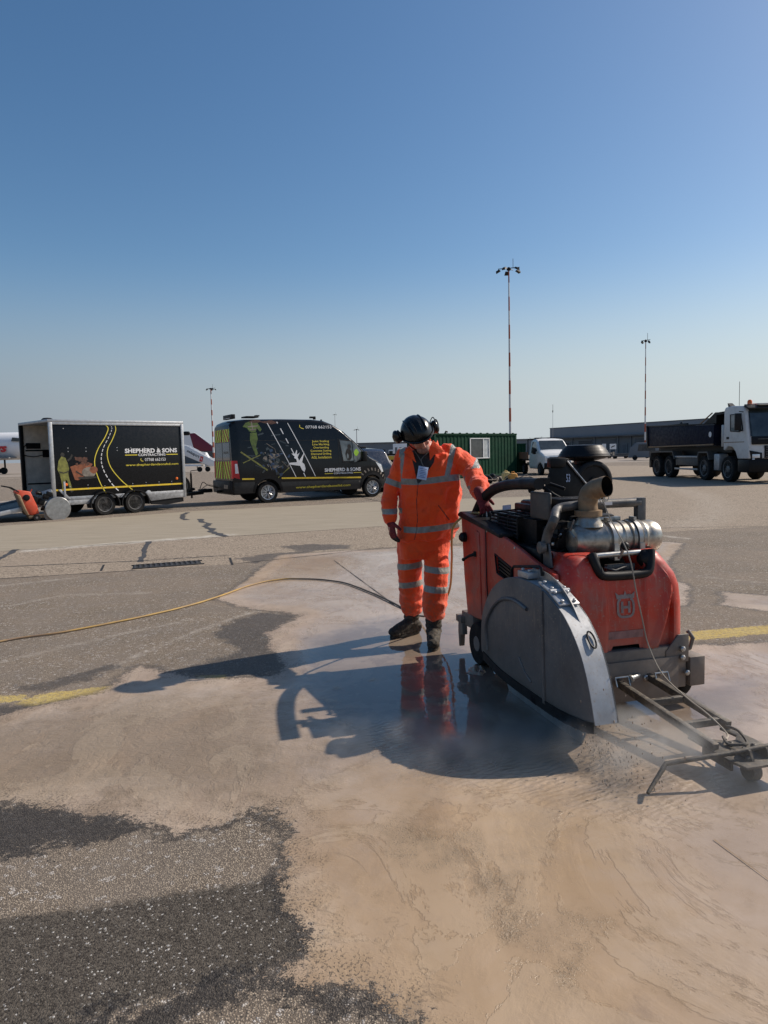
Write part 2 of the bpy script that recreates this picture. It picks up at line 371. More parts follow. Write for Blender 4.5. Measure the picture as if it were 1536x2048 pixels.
CHALK = [([(60,1101),(110,1097),(200,1090),(300,1082),(380,1076),(450,1070)], .22, .9), ([(230,1335),(260,1318),(300,1300),(400,1260),(480,1232),(560,1208)], .04, .30),
    ([(0,1325),(120,1296),(240,1268),(380,1240)], .04, .28), ([(1310,1068),(1345,1074),(1378,1077)], .07, .8), ([(0,958),(40,956)], .3, .9), ([(0,1004),(60,999)], .3, .9), ([(366,943),(430,941)], .5, .8),
    ([(1300,965),(1350,975),(1400,990),(1425,1005),(1430,1022),(1405,1040),(1370,1052)], .5, .20), ([(1400,1153),(1470,1160),(1536,1166)], .03, .4), ([(-100,1182),(80,1163),(150,1156)], .05, .4), ([(0,1215),(130,1190),(300,1186)], .04, .35)]
P_TAN = W2([(560,1700),(700,1600),(900,1560),(1200,1600),(1400,1800),(1600,2300),(600,2300),(560,1950)])
P_TAN2 = W2([(470,1165),(560,1112),(700,1112),(720,1130),(640,1150),(540,1170)])
P_TAN3 = W2([(1300,1086),(1362,1088),(1352,1112),(1300,1112)])
P_BROWN = W2([(-400,1500),(0,1440),(300,1390),(560,1400),(620,1500),(560,1620),(0,1620),(-400,1650)])
P_RIP = W2([(760,1440),(900,1500),(1120,1480),(1230,1440),(1330,1470),(1480,1590),(1380,1660),(1200,1640),(900,1580),(700,1500)])
P_POOL_SHADE = W2([(620,1280),(760,1235),(930,1250),(960,1300),(1250,1380),(1500,1360),(1500,1420),(1330,1500),(1240,1500),(1150,1520),(1000,1500),(830,1470),(640,1420),(590,1330)])  # glossy wet pool; same outline masks the cast shade painted into the slurry
P_GRIT = W2([(760,1620),(850,1640),(960,1680),(1060,1800),(1180,1850),(1130,1930),(1000,1830),(900,1740),(760,1690)])
def sdist(P, X, Y, closed=True, cap=1.0):
    # signed distance (positive inside), only evaluated near the outline
    x0, y0, x1, y1 = P[:, 0].min() - cap, P[:, 1].min() - cap, P[:, 0].max() + cap, P[:, 1].max() + cap
    out = np.full(X.shape, -cap); sel = (X > x0) & (X < x1) & (Y > y0) & (Y < y1)
    if not sel.any(): return out
    x, y = X[sel], Y[sel]; d = np.full(x.shape, cap * cap); ins = np.zeros(x.shape, bool); n = len(P)
    for i in range(n if closed else n - 1):
        ax, ay = P[i]; bx, by = P[(i + 1) % n]; ex, ey = bx - ax, by - ay; L = ex * ex + ey * ey + 1e-12
        t = np.clip(((x - ax) * ex + (y - ay) * ey) / L, 0, 1)
        d = np.minimum(d, (x - ax - t * ex) ** 2 + (y - ay - t * ey) ** 2)
        if closed:
            c = (ay > y) != (by > y); ins ^= c & (x < (bx - ax) * (y - ay) / (by - ay + 1e-12) + ax)
    d = np.sqrt(d); out[sel] = np.where(ins, d, -d) if closed else -d
    return out
NU, NV = 760, 560
uu = np.concatenate([np.linspace(-1.9, -0.62, 60, endpoint=False), np.linspace(-0.62, 0.62, NU - 120), np.linspace(0.62, 1.9, 61)[1:]])
NU = len(uu)
dd = 1.15 * (75 / 1.15) ** (np.arange(NV) / (NV - 1))
DD, UU = np.meshgrid(dd, uu, indexing='ij')
GX, GY = (UU * (DD + 0.6)).ravel(), DD.ravel()
def enc(sd, wd): return np.clip(0.5 + sd / (2 * wd), 0, 1)
sl = sdist(P_SLURRY, GX, GY)
for h in (P_HOLE1, P_HOLE2, P_HOLE3): sl = np.minimum(sl, -sdist(h, GX, GY))
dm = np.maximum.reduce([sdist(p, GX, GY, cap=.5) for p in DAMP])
ye = np.maximum.reduce([sdist(p, GX, GY, cap=.3) for p in YEL])
ch = np.zeros(GX.shape)
for pts, wd, st in CHALK:
    d = -sdist(W2(pts), GX, GY, closed=False, cap=max(1.0, wd * 2)); ch = np.maximum(ch, st * np.clip(1.3 - d / wd, 0, 1))
tan = np.maximum(enc(sdist(P_TAN, GX, GY), .5), np.maximum(enc(sdist(P_TAN2, GX, GY), .35), enc(sdist(P_TAN3, GX, GY), .2)))
attrs = dict(mA=(enc(sl, .3), enc(dm, .12), enc(sdist(P_PANEL, GX, GY), .15)),
             mB=(enc(sdist(P_CONC, GX, GY), .1), enc(sdist(P_AGG, GX, GY), .1), enc(ye, .08)),
             mC=(tan, ch, enc(sdist(P_RIP, GX, GY), .35)),
             mD=(enc(sdist(P_BROWN, GX, GY), .45), enc(sdist(P_GRIT, GX, GY), .12), enc(sdist(P_POOL_SHADE, GX, GY), .3)))
me = bpy.data.meshes.new('apron'); nvt = NU * NV
me.vertices.add(nvt); co = np.zeros((nvt, 3), np.float32); co[:, 0] = GX; co[:, 1] = GY; me.vertices.foreach_set('co', co.ravel())
ii, jj = np.meshgrid(np.arange(NV - 1), np.arange(NU - 1), indexing='ij'); a = (ii * NU + jj).ravel()
quads = np.stack([a, a + 1, a + NU + 1, a + NU], 1).astype(np.int32); nq = len(quads)
me.loops.add(nq * 4); me.loops.foreach_set('vertex_index', quads.ravel())
me.polygons.add(nq); me.polygons.foreach_set('loop_start', np.arange(0, nq * 4, 4, dtype=np.int32)); me.polygons.foreach_set('loop_total', np.full(nq, 4, np.int32))
me.update(calc_edges=True)
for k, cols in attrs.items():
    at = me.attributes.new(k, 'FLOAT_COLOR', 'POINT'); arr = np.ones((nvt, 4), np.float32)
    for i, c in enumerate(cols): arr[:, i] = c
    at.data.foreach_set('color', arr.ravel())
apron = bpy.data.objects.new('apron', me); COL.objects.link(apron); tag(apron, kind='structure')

def ground_material():
    n = NT('apron')
    A, B, C, D = (n.sep(n.attr(k).outputs['Color']) for k in ('mA', 'mB', 'mC', 'mD'))
    n1 = n.noise(0.8, 6, .6); n2 = n.noise(7, 6, .65); n3 = n.noise(38, 4, .6); n4 = n.noise(150, 3, .6)
    jit = n.m('SUBTRACT', n2, .5); jf = n.m('SUBTRACT', n3, .5); jg = n.m('SUBTRACT', n4, .5)
    def mask(a, w, k2, k3=0.0, k4=0.0):
        v = n.m('ADD', a, n.m('MULTIPLY', jit, k2))
        if k3: v = n.m('ADD', v, n.m('MULTIPLY', jf, k3))
        if k4: v = n.m('ADD', v, n.m('MULTIPLY', jg, k4))
        return n.mr(v, .5 - w, .5 + w, 0, 1, True)
    jl = n.m('SUBTRACT', n.noise(2.2, 6, .65, dist=.6), .5)
    Aw = n.m('ADD', A[0], n.m('MULTIPLY', jl, .17))
    # bare asphalt: stones set in binder
    vc = n.sep(n.vor(165)); vd = n.vor(165, 'Distance')
    vb = n.sep(n.vor(55))
    stone = n.mix(vc[0], (.115, .092, .069), (.50, .415, .315))
    stone = n.mix(n.mr(vb[2], .90, .93), stone, (.62, .58, .53))
    base = n.mix(n.mr(vd, .35, .62), stone, (.095, .078, .063))
    base = n.mix(n.mr(n1, .35, .65, 0, .5), base, (.27, .215, .165))
    base = n.mix(n.mr(n.noise(2.6, 5), .4, .7, 0, .45), base, (.19, .165, .142))
    base = n.mix(n.mr(n.noise(20, 6, .7, vec=n.vscale(.35, 1.3, 1, rz=.15)), .66, .72, 0, .6), base, (.42, .40, .37))
    panel = mask(A[2], .09, .22, .3)
    pc = n.mix(vc[0], (.038, .032, .027), (.125, .108, .088)); pc = n.mix(n.mr(vc[1], .965, .985), pc, (.42, .40, .37))
    col = n.mix(panel, base, pc)
    agg = mask(B[1], .1, .05)
    ac = n.mix(vb[0], (.13, .10, .075), (.45, .375, .29)); ac = n.mix(n.mr(n1, .4, .65, 0, .5), ac, (.32, .26, .20))
    col = n.mix(agg, col, ac)
    conc = mask(B[0], .1, .04)
    cc = n.mix(n.mr(n.noise(3, 7, .7, vec=n.vscale(.3, 2, 1, rz=-.07)), .3, .7), (.27, .235, .175), (.37, .32, .25))
    cc = n.mix(n.mr(n3, .45, .62, 0, .35), cc, (.24, .205, .16))
    col = n.mix(conc, col, cc)
    yel = n.m('MULTIPLY', mask(B[2], .12, .5, .7), n.mr(n.m('ADD', n.m('MULTIPLY', n3, .5), n.m('MULTIPLY', n4, .5)), .40, .56, .15, .9))
    col = n.mix(yel, col, n.mix(n2, (.52, .36, .07), (.62, .50, .20)))
    chk = n.m('MULTIPLY', n.m('MULTIPLY', C[1], 1.1), n.mr(n.noise(9, 7, .75, vec=n.vscale(.6, 1.3, 1, rz=.2)), .42, .60), clamp=True)
    col = n.mix(chk, col, (.58, .54, .48))
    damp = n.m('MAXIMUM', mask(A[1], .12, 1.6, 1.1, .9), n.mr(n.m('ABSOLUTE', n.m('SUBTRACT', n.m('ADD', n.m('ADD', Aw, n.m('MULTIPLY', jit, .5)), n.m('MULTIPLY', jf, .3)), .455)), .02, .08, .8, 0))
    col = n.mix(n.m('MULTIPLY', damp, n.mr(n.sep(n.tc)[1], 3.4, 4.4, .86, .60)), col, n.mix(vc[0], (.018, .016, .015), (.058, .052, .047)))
    # slurry film: wet stone dust left by the saw
    wet = mask(Aw, .025, .36, .30, .30)
    flow = n.noise(1.15, 7, .6, vec=n.vscale(1, .6, 1, rz=.45), dist=.9)
    flow2 = n.noise(4, 7, .62, vec=n.vscale(1, .6, 1, rz=.5), dist=.6)
    sc = n.mix(n.mr(flow, .35, .66), (.32, .24, .175), (.49, .385, .295))
    sct = n.mix(n.mr(flow, .35, .66), (.30, .20, .112), (.45, .32, .195))
    sc = n.mix(n.m('MULTIPLY', mask(C[0], .5, 1.2), .85), sc, sct)
    br = mask(D[0], .45, .9)
    sc = n.mix(n.m('MULTIPLY', br, .85), sc, n.mix(flow2, (.165, .122, .08), (.29, .222, .155)))
    sc = n.mix(n.mr(flow2, .52, .70, 0, .4), sc, (.27, .195, .135))
    sc = n.mix(n.mr(n.noise(2.0, 8, .66, dist=1.0), .60, .66, 0, .4), sc, (.24, .175, .125))
    sc = n.mix(n.m('MULTIPLY', n.m('MULTIPLY', mask(D[1], .45, 2.6, .8), n.mr(n.noise(11, 7, .72, vec=n.vscale(1, .5, 1, rz=.6)), .38, .62)), .55), sc, (.18, .13, .08))
    gritm = n.m('MULTIPLY', mask(D[1], .4, 1.8), n.mr(n.m('ADD', n4, n.m('MULTIPLY', jit, .4)), .56, .66, 0, .55))
    gritm = n.m('MAXIMUM', gritm, n.m('MULTIPLY', n.mr(n.noise(1.7, 5), .62, .72), n.mr(n4, .60, .68)))
    sc = n.mix(n.m('MULTIPLY', mask(D[2], .4, .6), .72), sc, (.12, .09, .07))  # pool slurry: shade of the saw's cast shadow painted into the wet colour
    # fine run lines and tyre smears in the drying film
    rl = n.noise(2.0, 7, .60, vec=n.vscale(1, .55, 1, rz=.62), dist=1.1); sc = n.mix(n.mr(rl, .56, .70, 0, .22), sc, (.18, .13, .09)); rl2 = n.noise(2.6, 7, .62, vec=n.vscale(.6, 1, 1, rz=-.3), dist=.9); sc = n.mix(n.mr(rl2, .58, .68, 0, .20), sc, (.50, .40, .32))
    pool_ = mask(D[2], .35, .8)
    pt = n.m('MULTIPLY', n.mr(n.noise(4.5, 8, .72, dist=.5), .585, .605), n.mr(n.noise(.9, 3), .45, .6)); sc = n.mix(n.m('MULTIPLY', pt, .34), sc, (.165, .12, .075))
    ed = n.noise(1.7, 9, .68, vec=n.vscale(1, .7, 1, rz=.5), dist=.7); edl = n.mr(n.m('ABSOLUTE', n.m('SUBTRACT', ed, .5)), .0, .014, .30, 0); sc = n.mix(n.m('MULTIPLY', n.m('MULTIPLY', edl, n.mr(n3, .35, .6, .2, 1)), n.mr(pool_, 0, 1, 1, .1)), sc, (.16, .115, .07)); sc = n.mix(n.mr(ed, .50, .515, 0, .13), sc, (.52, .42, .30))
    # stones showing through near the rim of the film
    rim = n.m('MULTIPLY', n.mr(A[0], .56, .80, 1, 0), n.mr(n.noise(90, 3), .53, .62))
    gritm = n.m('MAXIMUM', gritm, n.m('MULTIPLY', rim, n.mr(n2, .42, .6)))
    sc = n.mix(n.m('MULTIPLY', gritm, .75), sc, (.075, .06, .048))
    col = n.mix(wet, col, sc)
    # roughness: standing water where the film is deep
    deep = n.mr(n.m('ADD', A[0], n.m('MULTIPLY', n.m('SUBTRACT', flow, .5), 1.1)), .72, 1.0)
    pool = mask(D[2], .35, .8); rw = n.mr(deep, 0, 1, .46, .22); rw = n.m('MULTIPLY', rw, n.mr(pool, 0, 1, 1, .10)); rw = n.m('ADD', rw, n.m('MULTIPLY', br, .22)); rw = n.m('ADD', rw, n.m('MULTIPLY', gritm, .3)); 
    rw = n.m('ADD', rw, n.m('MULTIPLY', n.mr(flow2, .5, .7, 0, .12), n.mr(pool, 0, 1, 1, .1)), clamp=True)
    rd = n.mr(damp, 0, 1, .88, .5)
    rough = n.m('ADD', n.m('MULTIPLY', wet, rw), n.m('MULTIPLY', n.m('SUBTRACT', 1.0, wet), rd))
    # relief
    hs = n.m('MULTIPLY', n.mr(vd, 0, .6, 1, 0), .6); hs = n.m('ADD', hs, n.m('MULTIPLY', n4, .8))
    dry = n.m('SUBTRACT', 1.0, wet)
    smooth_c = n.m('SUBTRACT', 1.0, n.m('MULTIPLY', conc, .8))
    b1 = n.bump(n.m('MULTIPLY', n.m('MULTIPLY', hs, dry), smooth_c), .6, .007)
    rip = n.wave(7, 9, 3, vec=n.vscale(1, 1.5, 1, rz=.9)); rip2 = n.noise(24, 3, .5, vec=n.vscale(.6, 1.6, 1, rz=-.35), dist=.7)
    rp = n.m('MULTIPLY', n.m('ADD', n.m('MULTIPLY', rip, .4), n.m('MULTIPLY', rip2, 1.2)), n.mr(C[2], .3, .9, 0, 1, True))
    sm = n.m('ADD', n.m('ADD', n.m('MULTIPLY', n.noise(3.0, 3, .5), .25), n.m('MULTIPLY', n.m('MULTIPLY', n.noise(30, 5, .6, dist=.8), n.m('MULTIPLY', n.mr(rl, .45, .65), .55)), n.mr(pool, 0, 1, 1, .04))), n.m('MULTIPLY', n.m('MULTIPLY', n.noise(16, 7, .7, dist=1), br), 1.6))
    sm = n.m('ADD', sm, n.m('MULTIPLY', n.m('MULTIPLY', n3, n.mr(A[0], .55, .85, 1, 0.0)), .5))
    sm = n.m('ADD', sm, n.m('MULTIPLY', n.m('MULTIPLY', n.noise(19, 2, .5, vec=n.vscale(1, .6, 1, rz=.3), dist=.5), pool_), .10)); sm = n.m('ADD', sm, n.m('MULTIPLY', n.mr(ed, .49, .51), n.mr(pool_, 0, 1, .15, 0)))
    b2 = n.bump(n.m('MULTIPLY', n.m('ADD', n.m('MULTIPLY', rp, 1.15), n.m('ADD', sm, n.m('MULTIPLY', gritm, .5))), wet), .6, .010, b1)
    n.set(col=col, rough=rough, nrm=b2, spec=n.m('ADD', .14, n.m('MULTIPLY', wet, .20)))
    return n.mat
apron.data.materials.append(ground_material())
me.polygons.foreach_set('use_smooth', [True] * nq)
# the rest of the airfield, just below the surveyed sheet
def far_material():
    n = NT('airfield'); f = n.noise(.05, 6, .6, vec=n.vscale(.3, 1, 1)); g = n.noise(.9, 6, .7); v = n.sep(n.vor(40))
    c = n.mix(n.mr(f, .35, .65), (.235, .195, .155), (.30, .25, .205)); c = n.mix(n.mr(g, .4, .7, 0, .4), c, (.19, .16, .13)); c = n.mix(n.m('MULTIPLY', v[0], .4), c, (.33, .28, .225))
    n.set(col=c, rough=.85, nrm=n.bump(n.noise(60, 3), .4, .008)); return n.mat
mb = MB(); mb.add([(-2500, -60, -.02), (2500, -60, -.02), (2500, 4000, -.02), (-2500, 4000, -.02)], [(0, 1, 2, 3)])
o = mb.build('ground', far_material()); tag(o, kind='structure')
# joints, saw cut, sealed cracks: thin strips just above the surface
def surf_strip(px, wd, m, name, z=.004, jag=0.0, sub=1):
    P = [G(x, y) for x, y in px]; Q = []
    for a_, b_ in zip(P, P[1:]):
        for k in range(sub): Q.append(a_.lerp(b_, k / sub))
    Q.append(P[-1])
    if jag: Q = [q + Vector(((random.random()-.5)*jag, (random.random()-.5)*jag, 0)) for q in Q]
    v2, f2 = strip2d([(q.x, q.y) for q in Q], wd if not jag else [wd * random.uniform(.55, 1.3) for _ in Q])
    o = MB().flat(v2, f2, lambda x, y: (x, y, z)).build(name, m); return tag(o, kind='structure')
surf_strip([(-400,1130),(0,1103),(768,1053)], .022, M['dark_line'], 'slab_joint', jag=.012, sub=30)
surf_strip([(-400,1187),(0,1158),(270,1141)], .02, M['dark_line'], 'slab_joint', jag=.012, sub=20)
surf_strip([(465,1128),(640,1110),(768,1095)], .02, M['dark_line'], 'slab_joint', jag=.012, sub=10)
surf_strip([(0,1134),(280,1122),(465,1110)], .03, M['seal'], 'slab_joint', jag=.015, sub=16)
surf_strip([(1290,1057),(1536,1052),(1800,1046)], .02, M['dark_line'], 'slab_joint', jag=.02, sub=20)
surf_strip([(1150,992),(560,1003),(300,1040)][:2], .03, M['dark_line'], 'slab_joint')
surf_strip([(700,990),(760,1003),(810,1016)], .03, M['dark_line'], 'slab_joint')
surf_strip([(298,1083),(290,1098),(287,1112),(282,1124)], .09, M['seal'], 'sealed_crack', jag=.03, sub=4)
surf_strip([(32,1099),(18,1108),(0,1117),(-40,1132)], .10, M['seal'], 'sealed_crack', jag=.03, sub=4)
surf_strip([(376,1025),(366,1030),(365,1037),(374,1040)], .13, M['seal'], 'sealed_crack', jag=.05, sub=5)
surf_strip([(401,1038),(402,1043),(416,1048),(412,1054),(427,1059),(420,1063),(438,1068),(452,1073)], .13, M['seal'], 'sealed_crack', jag=.06, sub=4)
surf_strip([(460,1116),(465,1130)], .03, M['dark_line'], 'slab_joint')
surf_strip([(208,1130),(202,1142)], .03, M['dark_line'], 'slab_joint')
cutA, cutB = G(668,1121), G(1536,1760)
cut = [cutA.lerp(cutB, t / 60) for t in range(61)] + [cutB + (cutB - cutA) * .4]
v2, f2 = strip2d([(q.x, q.y) for q in cut[:25]], [random.uniform(.006, .011) for _ in cut[:25]])
o = MB().flat(v2, f2, lambda x, y: (x, y, .004)).build('saw_cut', M['dark_line']); tag(o, kind='structure')
v2, f2 = strip2d([(q.x, q.y) for q in cut[58:]], [random.uniform(.0025, .005) for _ in cut[58:]])
o = MB().flat(v2, f2, lambda x, y: (x, y, .004)).build('saw_cut', M['rust_pipe']); tag(o, kind='structure')
# drain grate
ga, gb = G(268,1138), G(404,1128); gdir = (gb - ga); gl = gdir.length; gang = math.atan2(gdir.y, gdir.x)
t = thing('drain_grate', 'slotted iron drain grate set in the concrete channel left of the puddle', 'drain', (ga.x, ga.y, 0), gang)
nb = 13; mb = MB(); mb.bx(-.03, gl+.03, -.03, .0, .001, .014).bx(-.03, gl+.03, .30, .33, .001, .014)
mb.build('frame', M['grate'], t, .003)
mb = MB()
for i in range(nb): mb.bx(i*gl/nb, i*gl/nb+gl/nb*.42, 0, .30, .002, .013)
mb.build('bars', M['grate'], t); MB().bx(0, gl, 0, .3, .001, .003).build('channel', M['dark_line'], t)
# ================================================================ FLOOR SAW
SO, SA = Vector((.968, 3.42, 0)), R(-75.1)
saw = thing('floor_saw', 'large red ride-behind concrete floor saw with grey blade guard cutting the wet apron', 'floor saw', SO, SA)
def LT(px, py, t):                                    # photo pixel -> local point on the plane y = t
    s, h = PL(px, py, (SO.x - math.sin(SA) * t, SO.y + math.cos(SA) * t), SA); return Vector((s, t, h))
def LS(px, py, s):
    t, h = PL(px, py, (SO.x + math.cos(SA) * s, SO.y + math.sin(SA) * s), SA + math.pi / 2); return Vector((s, t, h))
# --- blade and guard
mb = MB(); mb.lathe([(.05, -.012), (.05, .012)], (-.42, 0, .30), (0, 1, 0), 24)
mb.lathe([(.52, -.003), (.52, .003)], (-.42, 0, .30), (0, 1, 0), 96); mb.build('blade', M['steel'], saw)
arc = [(-1.11,.19),(-1.115,.26),(-1.10,.40),(-1.05,.50),(-.965,.60),(-.84,.685),(-.71,.735),(-.56,.758),(-.40,.758),(-.27,.742),(-.165,.702),(-.06,.655),(.03,.585),(.10,.505),(.155,.41),(.20,.30),(.235,.19)]
top = [(p.x, p.y) for p in spline([(a, b, 0) for a, b in arc], 4)]
prof = top + [(.19, .172), (-.005, .14), (-.25, .125), (-.55, .130), (-.82, .135), (-1.05, .165)]
mb = MB(); mb.prism(prof, -.072, -.064); mb.build('blade_guard', M['guard_paint'], saw, .003)
mb = MB()                                             # curved top strip of the guard
n = len(top); vs = []
for (x, z) in top: vs += [(x, -.068, z), (x, .058, z)]
vs2 = []
for i, (x, z) in enumerate(top):
    a, b = top[max(0, i-1)], top[min(n-1, i+1)]; tx, tz = b[0]-a[0], b[1]-a[1]; l = math.hypot(tx, tz); nx, nz = tz/l, -tx/l
    vs2 += [(x + nx*.006, -.068, z + nz*.006), (x + nx*.006, .058, z + nz*.006)]
vs += vs2; N2 = 2 * n; fs = []
for i in range(n - 1):
    a = 2*i; fs += [(a, a+1, a+3, a+2), (N2+a, N2+a+2, N2+a+3, N2+a+1), (a, a+2, N2+a+2, N2+a), (a+1, N2+a+1, N2+a+3, a+3)]
fs += [(0, N2, N2+1, 1), (N2-2, N2-1, 2*N2-1, 2*N2-2)]
mb.add(vs, fs).build('guard_rim', M['guard_steel'], saw)
mb = MB(); mb.prism(prof, .050, .058); mb.build('guard_back', M['guard_paint'], saw)
sp = spline([(.236, .0, .178), (.15, 0, .155), (-.1, 0, .125), (-.4, 0, .118), (-.8, 0, .125), (-1.07, 0, .165)], 6)
mb = MB()
for a, b in zip(sp, sp[1:]):                          # ragged rubber skirt
    mb.add([(a.x,-.074,a.z+.03),(b.x,-.074,b.z+.03),(b.x,-.074,b.z-.02-random.random()*.012),(a.x,-.074,a.z-.02-random.random()*.012),
            (a.x,-.078,a.z+.03),(b.x,-.078,b.z+.03),(b.x,-.078,b.z-.025),(a.x,-.078,a.z-.025)], [(0,1,2,3),(7,6,5,4),(0,4,5,1),(2,6,7,3),(1,5,6,2),(0,3,7,4)])
mb.build('guard_skirt', M['black_plastic'], saw)
gi = spline([(-1.0,0,.22),(-1.02,0,.38),(-.93,0,.50),(-.80,0,.585),(-.62,0,.62),(-.45,0,.60)], 6)
mb = MB(); mb.tube([(p.x, -.074, p.z) for p in gi], .012, 8); mb.tube([(-.27,-.075,.735),(-.262,-.075,.45),(-.25,-.075,.14)], .009, 6)
mb.prism([(-.285,.74),(-.262,.738),(-.235,.13),(-.265,.13)], -.078, -.072); mb.tube([(-.55,-.074,.30),(-.48,-.074,.235),(-.40,-.074,.20)], .006, 6)
mb.build('guard_seam', M['guard_paint'], saw)
mb = MB()                                             # bolt plates and hinge on the rim
def on_rim(s0):
    best = min(range(n), key=lambda i: abs(top[i][0]-s0)); a, b = top[max(0,best-1)], top[min(n-1,best+1)]
    return Vector((top[best][0], 0, top[best][1])), math.atan2(b[1]-a[1], b[0]-a[0])
for s0, L, hgt in ((-.50, .13, .035), (-.28, .14, .012), (-.155, .12, .012)):
    p, an = on_rim(s0); rot = Matrix.Rotation(-an, 3, 'Y'); mb.box(p + rot @ Vector((0, -.005, hgt/2 + .006)), (L, .115, hgt), 0, rot)
    for u in (-.04, .04):
        for v in (-.04, .03): mb.lathe([(.011, 0), (.011, .014)], p + rot @ Vector((u, v, hgt + .006)), rot @ Vector((0, 0, 1)), 6)
p, an = on_rim(-.215); rot = Matrix.Rotation(-an, 3, 'Y')
mb.build('guard_plates', M['alu'], saw, .003)
MB().tube([p + rot @ Vector((0, -.06, .02)), p + rot @ Vector((0, .05, .02))], .014, 10).build('guard_hinge', M['alu'], saw)
p, an = on_rim(.075); rot = Matrix.Rotation(-an, 3, 'Y')
mb = MB(); mb.tube([p + rot @ Vector((math.cos(a)*.045, .012 + math.sin(a)*.018, .009)) for a in [k*math.pi/8 for k in range(16)]], .005, 6, closed=True)
mb.build('guard_latch', M['black_metal'], saw)
mb = MB(); hx = [LT(1023,1170,-.01), LT(1023,1139,-.01), LT(1028,1133,-.01), LT(1078,1133,-.01), LT(1083,1138,-.01), LT(1084,1152,-.01)]
mb.tube(hx, .0085, 8); mb.build('guard_handle', M['black_metal'], saw)
# --- chassis
mb = MB(); mb.bx(-1.55, -.36, .14, .76, .13, .30); mb.bx(-.36, -.285, .10, .84, .11, .36); mb.bx(-1.72, -1.5, .03, .80, .22, .32)
mb.build('chassis', M['chassis_grey'], saw, .008)
mb = MB(); mb.bx(-.285, -.275, .30, .76, .22, .30); mb.prism([(.16,.30),(.16,.115),(.22,.07),(.76,.07),(.78,.12),(.78,.30)], -.284, -.272, 'x')
mb.build('bumper', M['chassis_grey'], saw, .003)
mb = MB(); mb.bx(-.50, -.27, .855, .955, .115, .285); mb.build('ballast_box', M['chassis_grey'], saw, .006)
mb = MB(); mb.tube([(-.33,.80,.30),(-.30,.875,.33),(-.29,.885,.39),(-.31,.865,.43)], .013, 8); mb.prism([(.70,.33),(.78,.42),(.85,.42),(.85,.26),(.70,.26)], -.29, -.278, 'x'); mb.build('lift_bracket', M['chassis_grey'], saw, .003)
for (t_, h_) in ((.40,.185),(.66,.215),(.80,.34),(.80,.29),(.30,.19),(.83,.20),(.56,.20)): MB().lathe([(.017,0),(.017,.012),(.010,.018)], (-.272, t_, h_), (1,0,0), 6).build('bolt', M['steel'], saw)
mb = MB(); mb.lathe([(.014,0),(.014,.09),(.022,.09),(.022,.105)], (-.27,.515,.215), (.5,-.85,.05), 10); mb.build('tow_pin', M['steel'], saw)
def small_wheel(parent, c, r, wd, mt='tyre', rm='rim_dark', ax=(0, 1, 0)):
    c = Vector(c); ax = Vector(ax)
    w = MB().lathe([(r*.35, -wd*.52), (r*.35, wd*.52)], c, ax, 16).build('wheel', M[rm], parent)
    MB().lathe([(r*.62,-wd*.5),(r*.92,-wd*.5),(r,-wd*.32),(r,wd*.32),(r*.92,wd*.5),(r*.62,wd*.5)], c, ax, 32).build('tyre', M[mt], w)
    MB().lathe([(r*.60,-wd*.40),(r*.64,-wd*.46),(r*.64,wd*.46),(r*.60,wd*.40)], c, ax, 24).build('rim', M[rm], w)
small_wheel(saw, (-.46,.90,.11), .11, .08); small_wheel(saw, (-.50,.16,.11), .11, .08)
small_wheel(saw, (-1.40,.06,.15), .15, .09); small_wheel(saw, (-1.40,.78,.15), .15, .09)
mb = MB(); mb.bx(-1.76,-1.66,.0,.10,.235,.285); mb.prism([(-1.74,.235),(-1.66,.235),(-1.655,.15),(-1.70,.14),(-1.715,.05),(-1.73,.05),(-1.745,.16)], .01, .05); mb.build('rear_bracket', M['chassis_grey'], saw, .004)
# --- red bodywork
side = [(-1.30,.965),(-1.24,.972),(-1.12,.955),(-1.0,.935),(-.88,.912),(-.74,.880),(-.62,.850),(-.50,.825),(-.42,.815),(-.36,.80),(-.34,.60),(-.34,.34),(-1.24,.34),(-1.28,.60)]
vent = [(-1.14,.812),(-.87,.752),(-.87,.655),(-1.11,.690)]
mb = MB(); mb.prism(side, .045, .075, holes=[vent]); mb.build('side_panel', M['saw_red'], saw, .006)
mb = MB(); mb.prism([(x, z) for x, z in side if x < -.48] + [(-.52,.70),(-.52,.34),(-1.24,.34),(-1.28,.60)], .805, .835); mb.build('side_panel', M['saw_red'], saw, .006)
mb = MB(); mb.bx(-1.16,-.85,.085,.09,.64,.83,1)
for i in range(6):
    z = .675 + i*.022; mb.prism([(-1.12, z+.018),(-.87, z-.03),(-.87, z-.018),(-1.12, z+.030)], .055, .075)
mb.build('vent_grille', [M['black_plastic'], M['black_metal']], saw)
mb = MB(); mb.tube([(-1.14,.045,.812),(-.87,.045,.752),(-.87,.045,.655),(-1.11,.045,.690)], .006, 6, closed=True); mb.build('vent_trim', M['black_plastic'], saw)
mb = MB(); mb.prism([(-1.72,1.015),(-1.30,.965),(-1.29,.60),(-1.25,.33),(-1.62,.30),(-1.68,.60)], .035, .85); mb.build('rear_column', M['saw_red'], saw, .016, 3)
mb = MB(); mb.prism([(-1.42,.94),(-1.37,.93),(-1.34,.36),(-1.385,.36)], .028, .04); mb.build('column_rib', M['saw_red'], saw, .004)
mb = MB(); mb.prism([(-1.75,1.03),(-1.70,1.05),(-1.28,.995),(-1.02,.955),(-1.02,.93),(-1.3,.965),(-1.74,1.013)], .02, .86); mb.build('console', M['black_plastic'], saw, .006)
mb = MB(); mb.tube([LT(950,1108,.03), LT(938,1112,.0), LT(928,1118,-.02)], [.012,.010,.009], 8); mb.ell(LT(927,1119,-.02), (.014,.014,.014), 8)
mb.tube([LT(951,1103,.035), LT(951,1113,.035)], .016, 8); mb.build('lever', M['black_plastic'], saw)
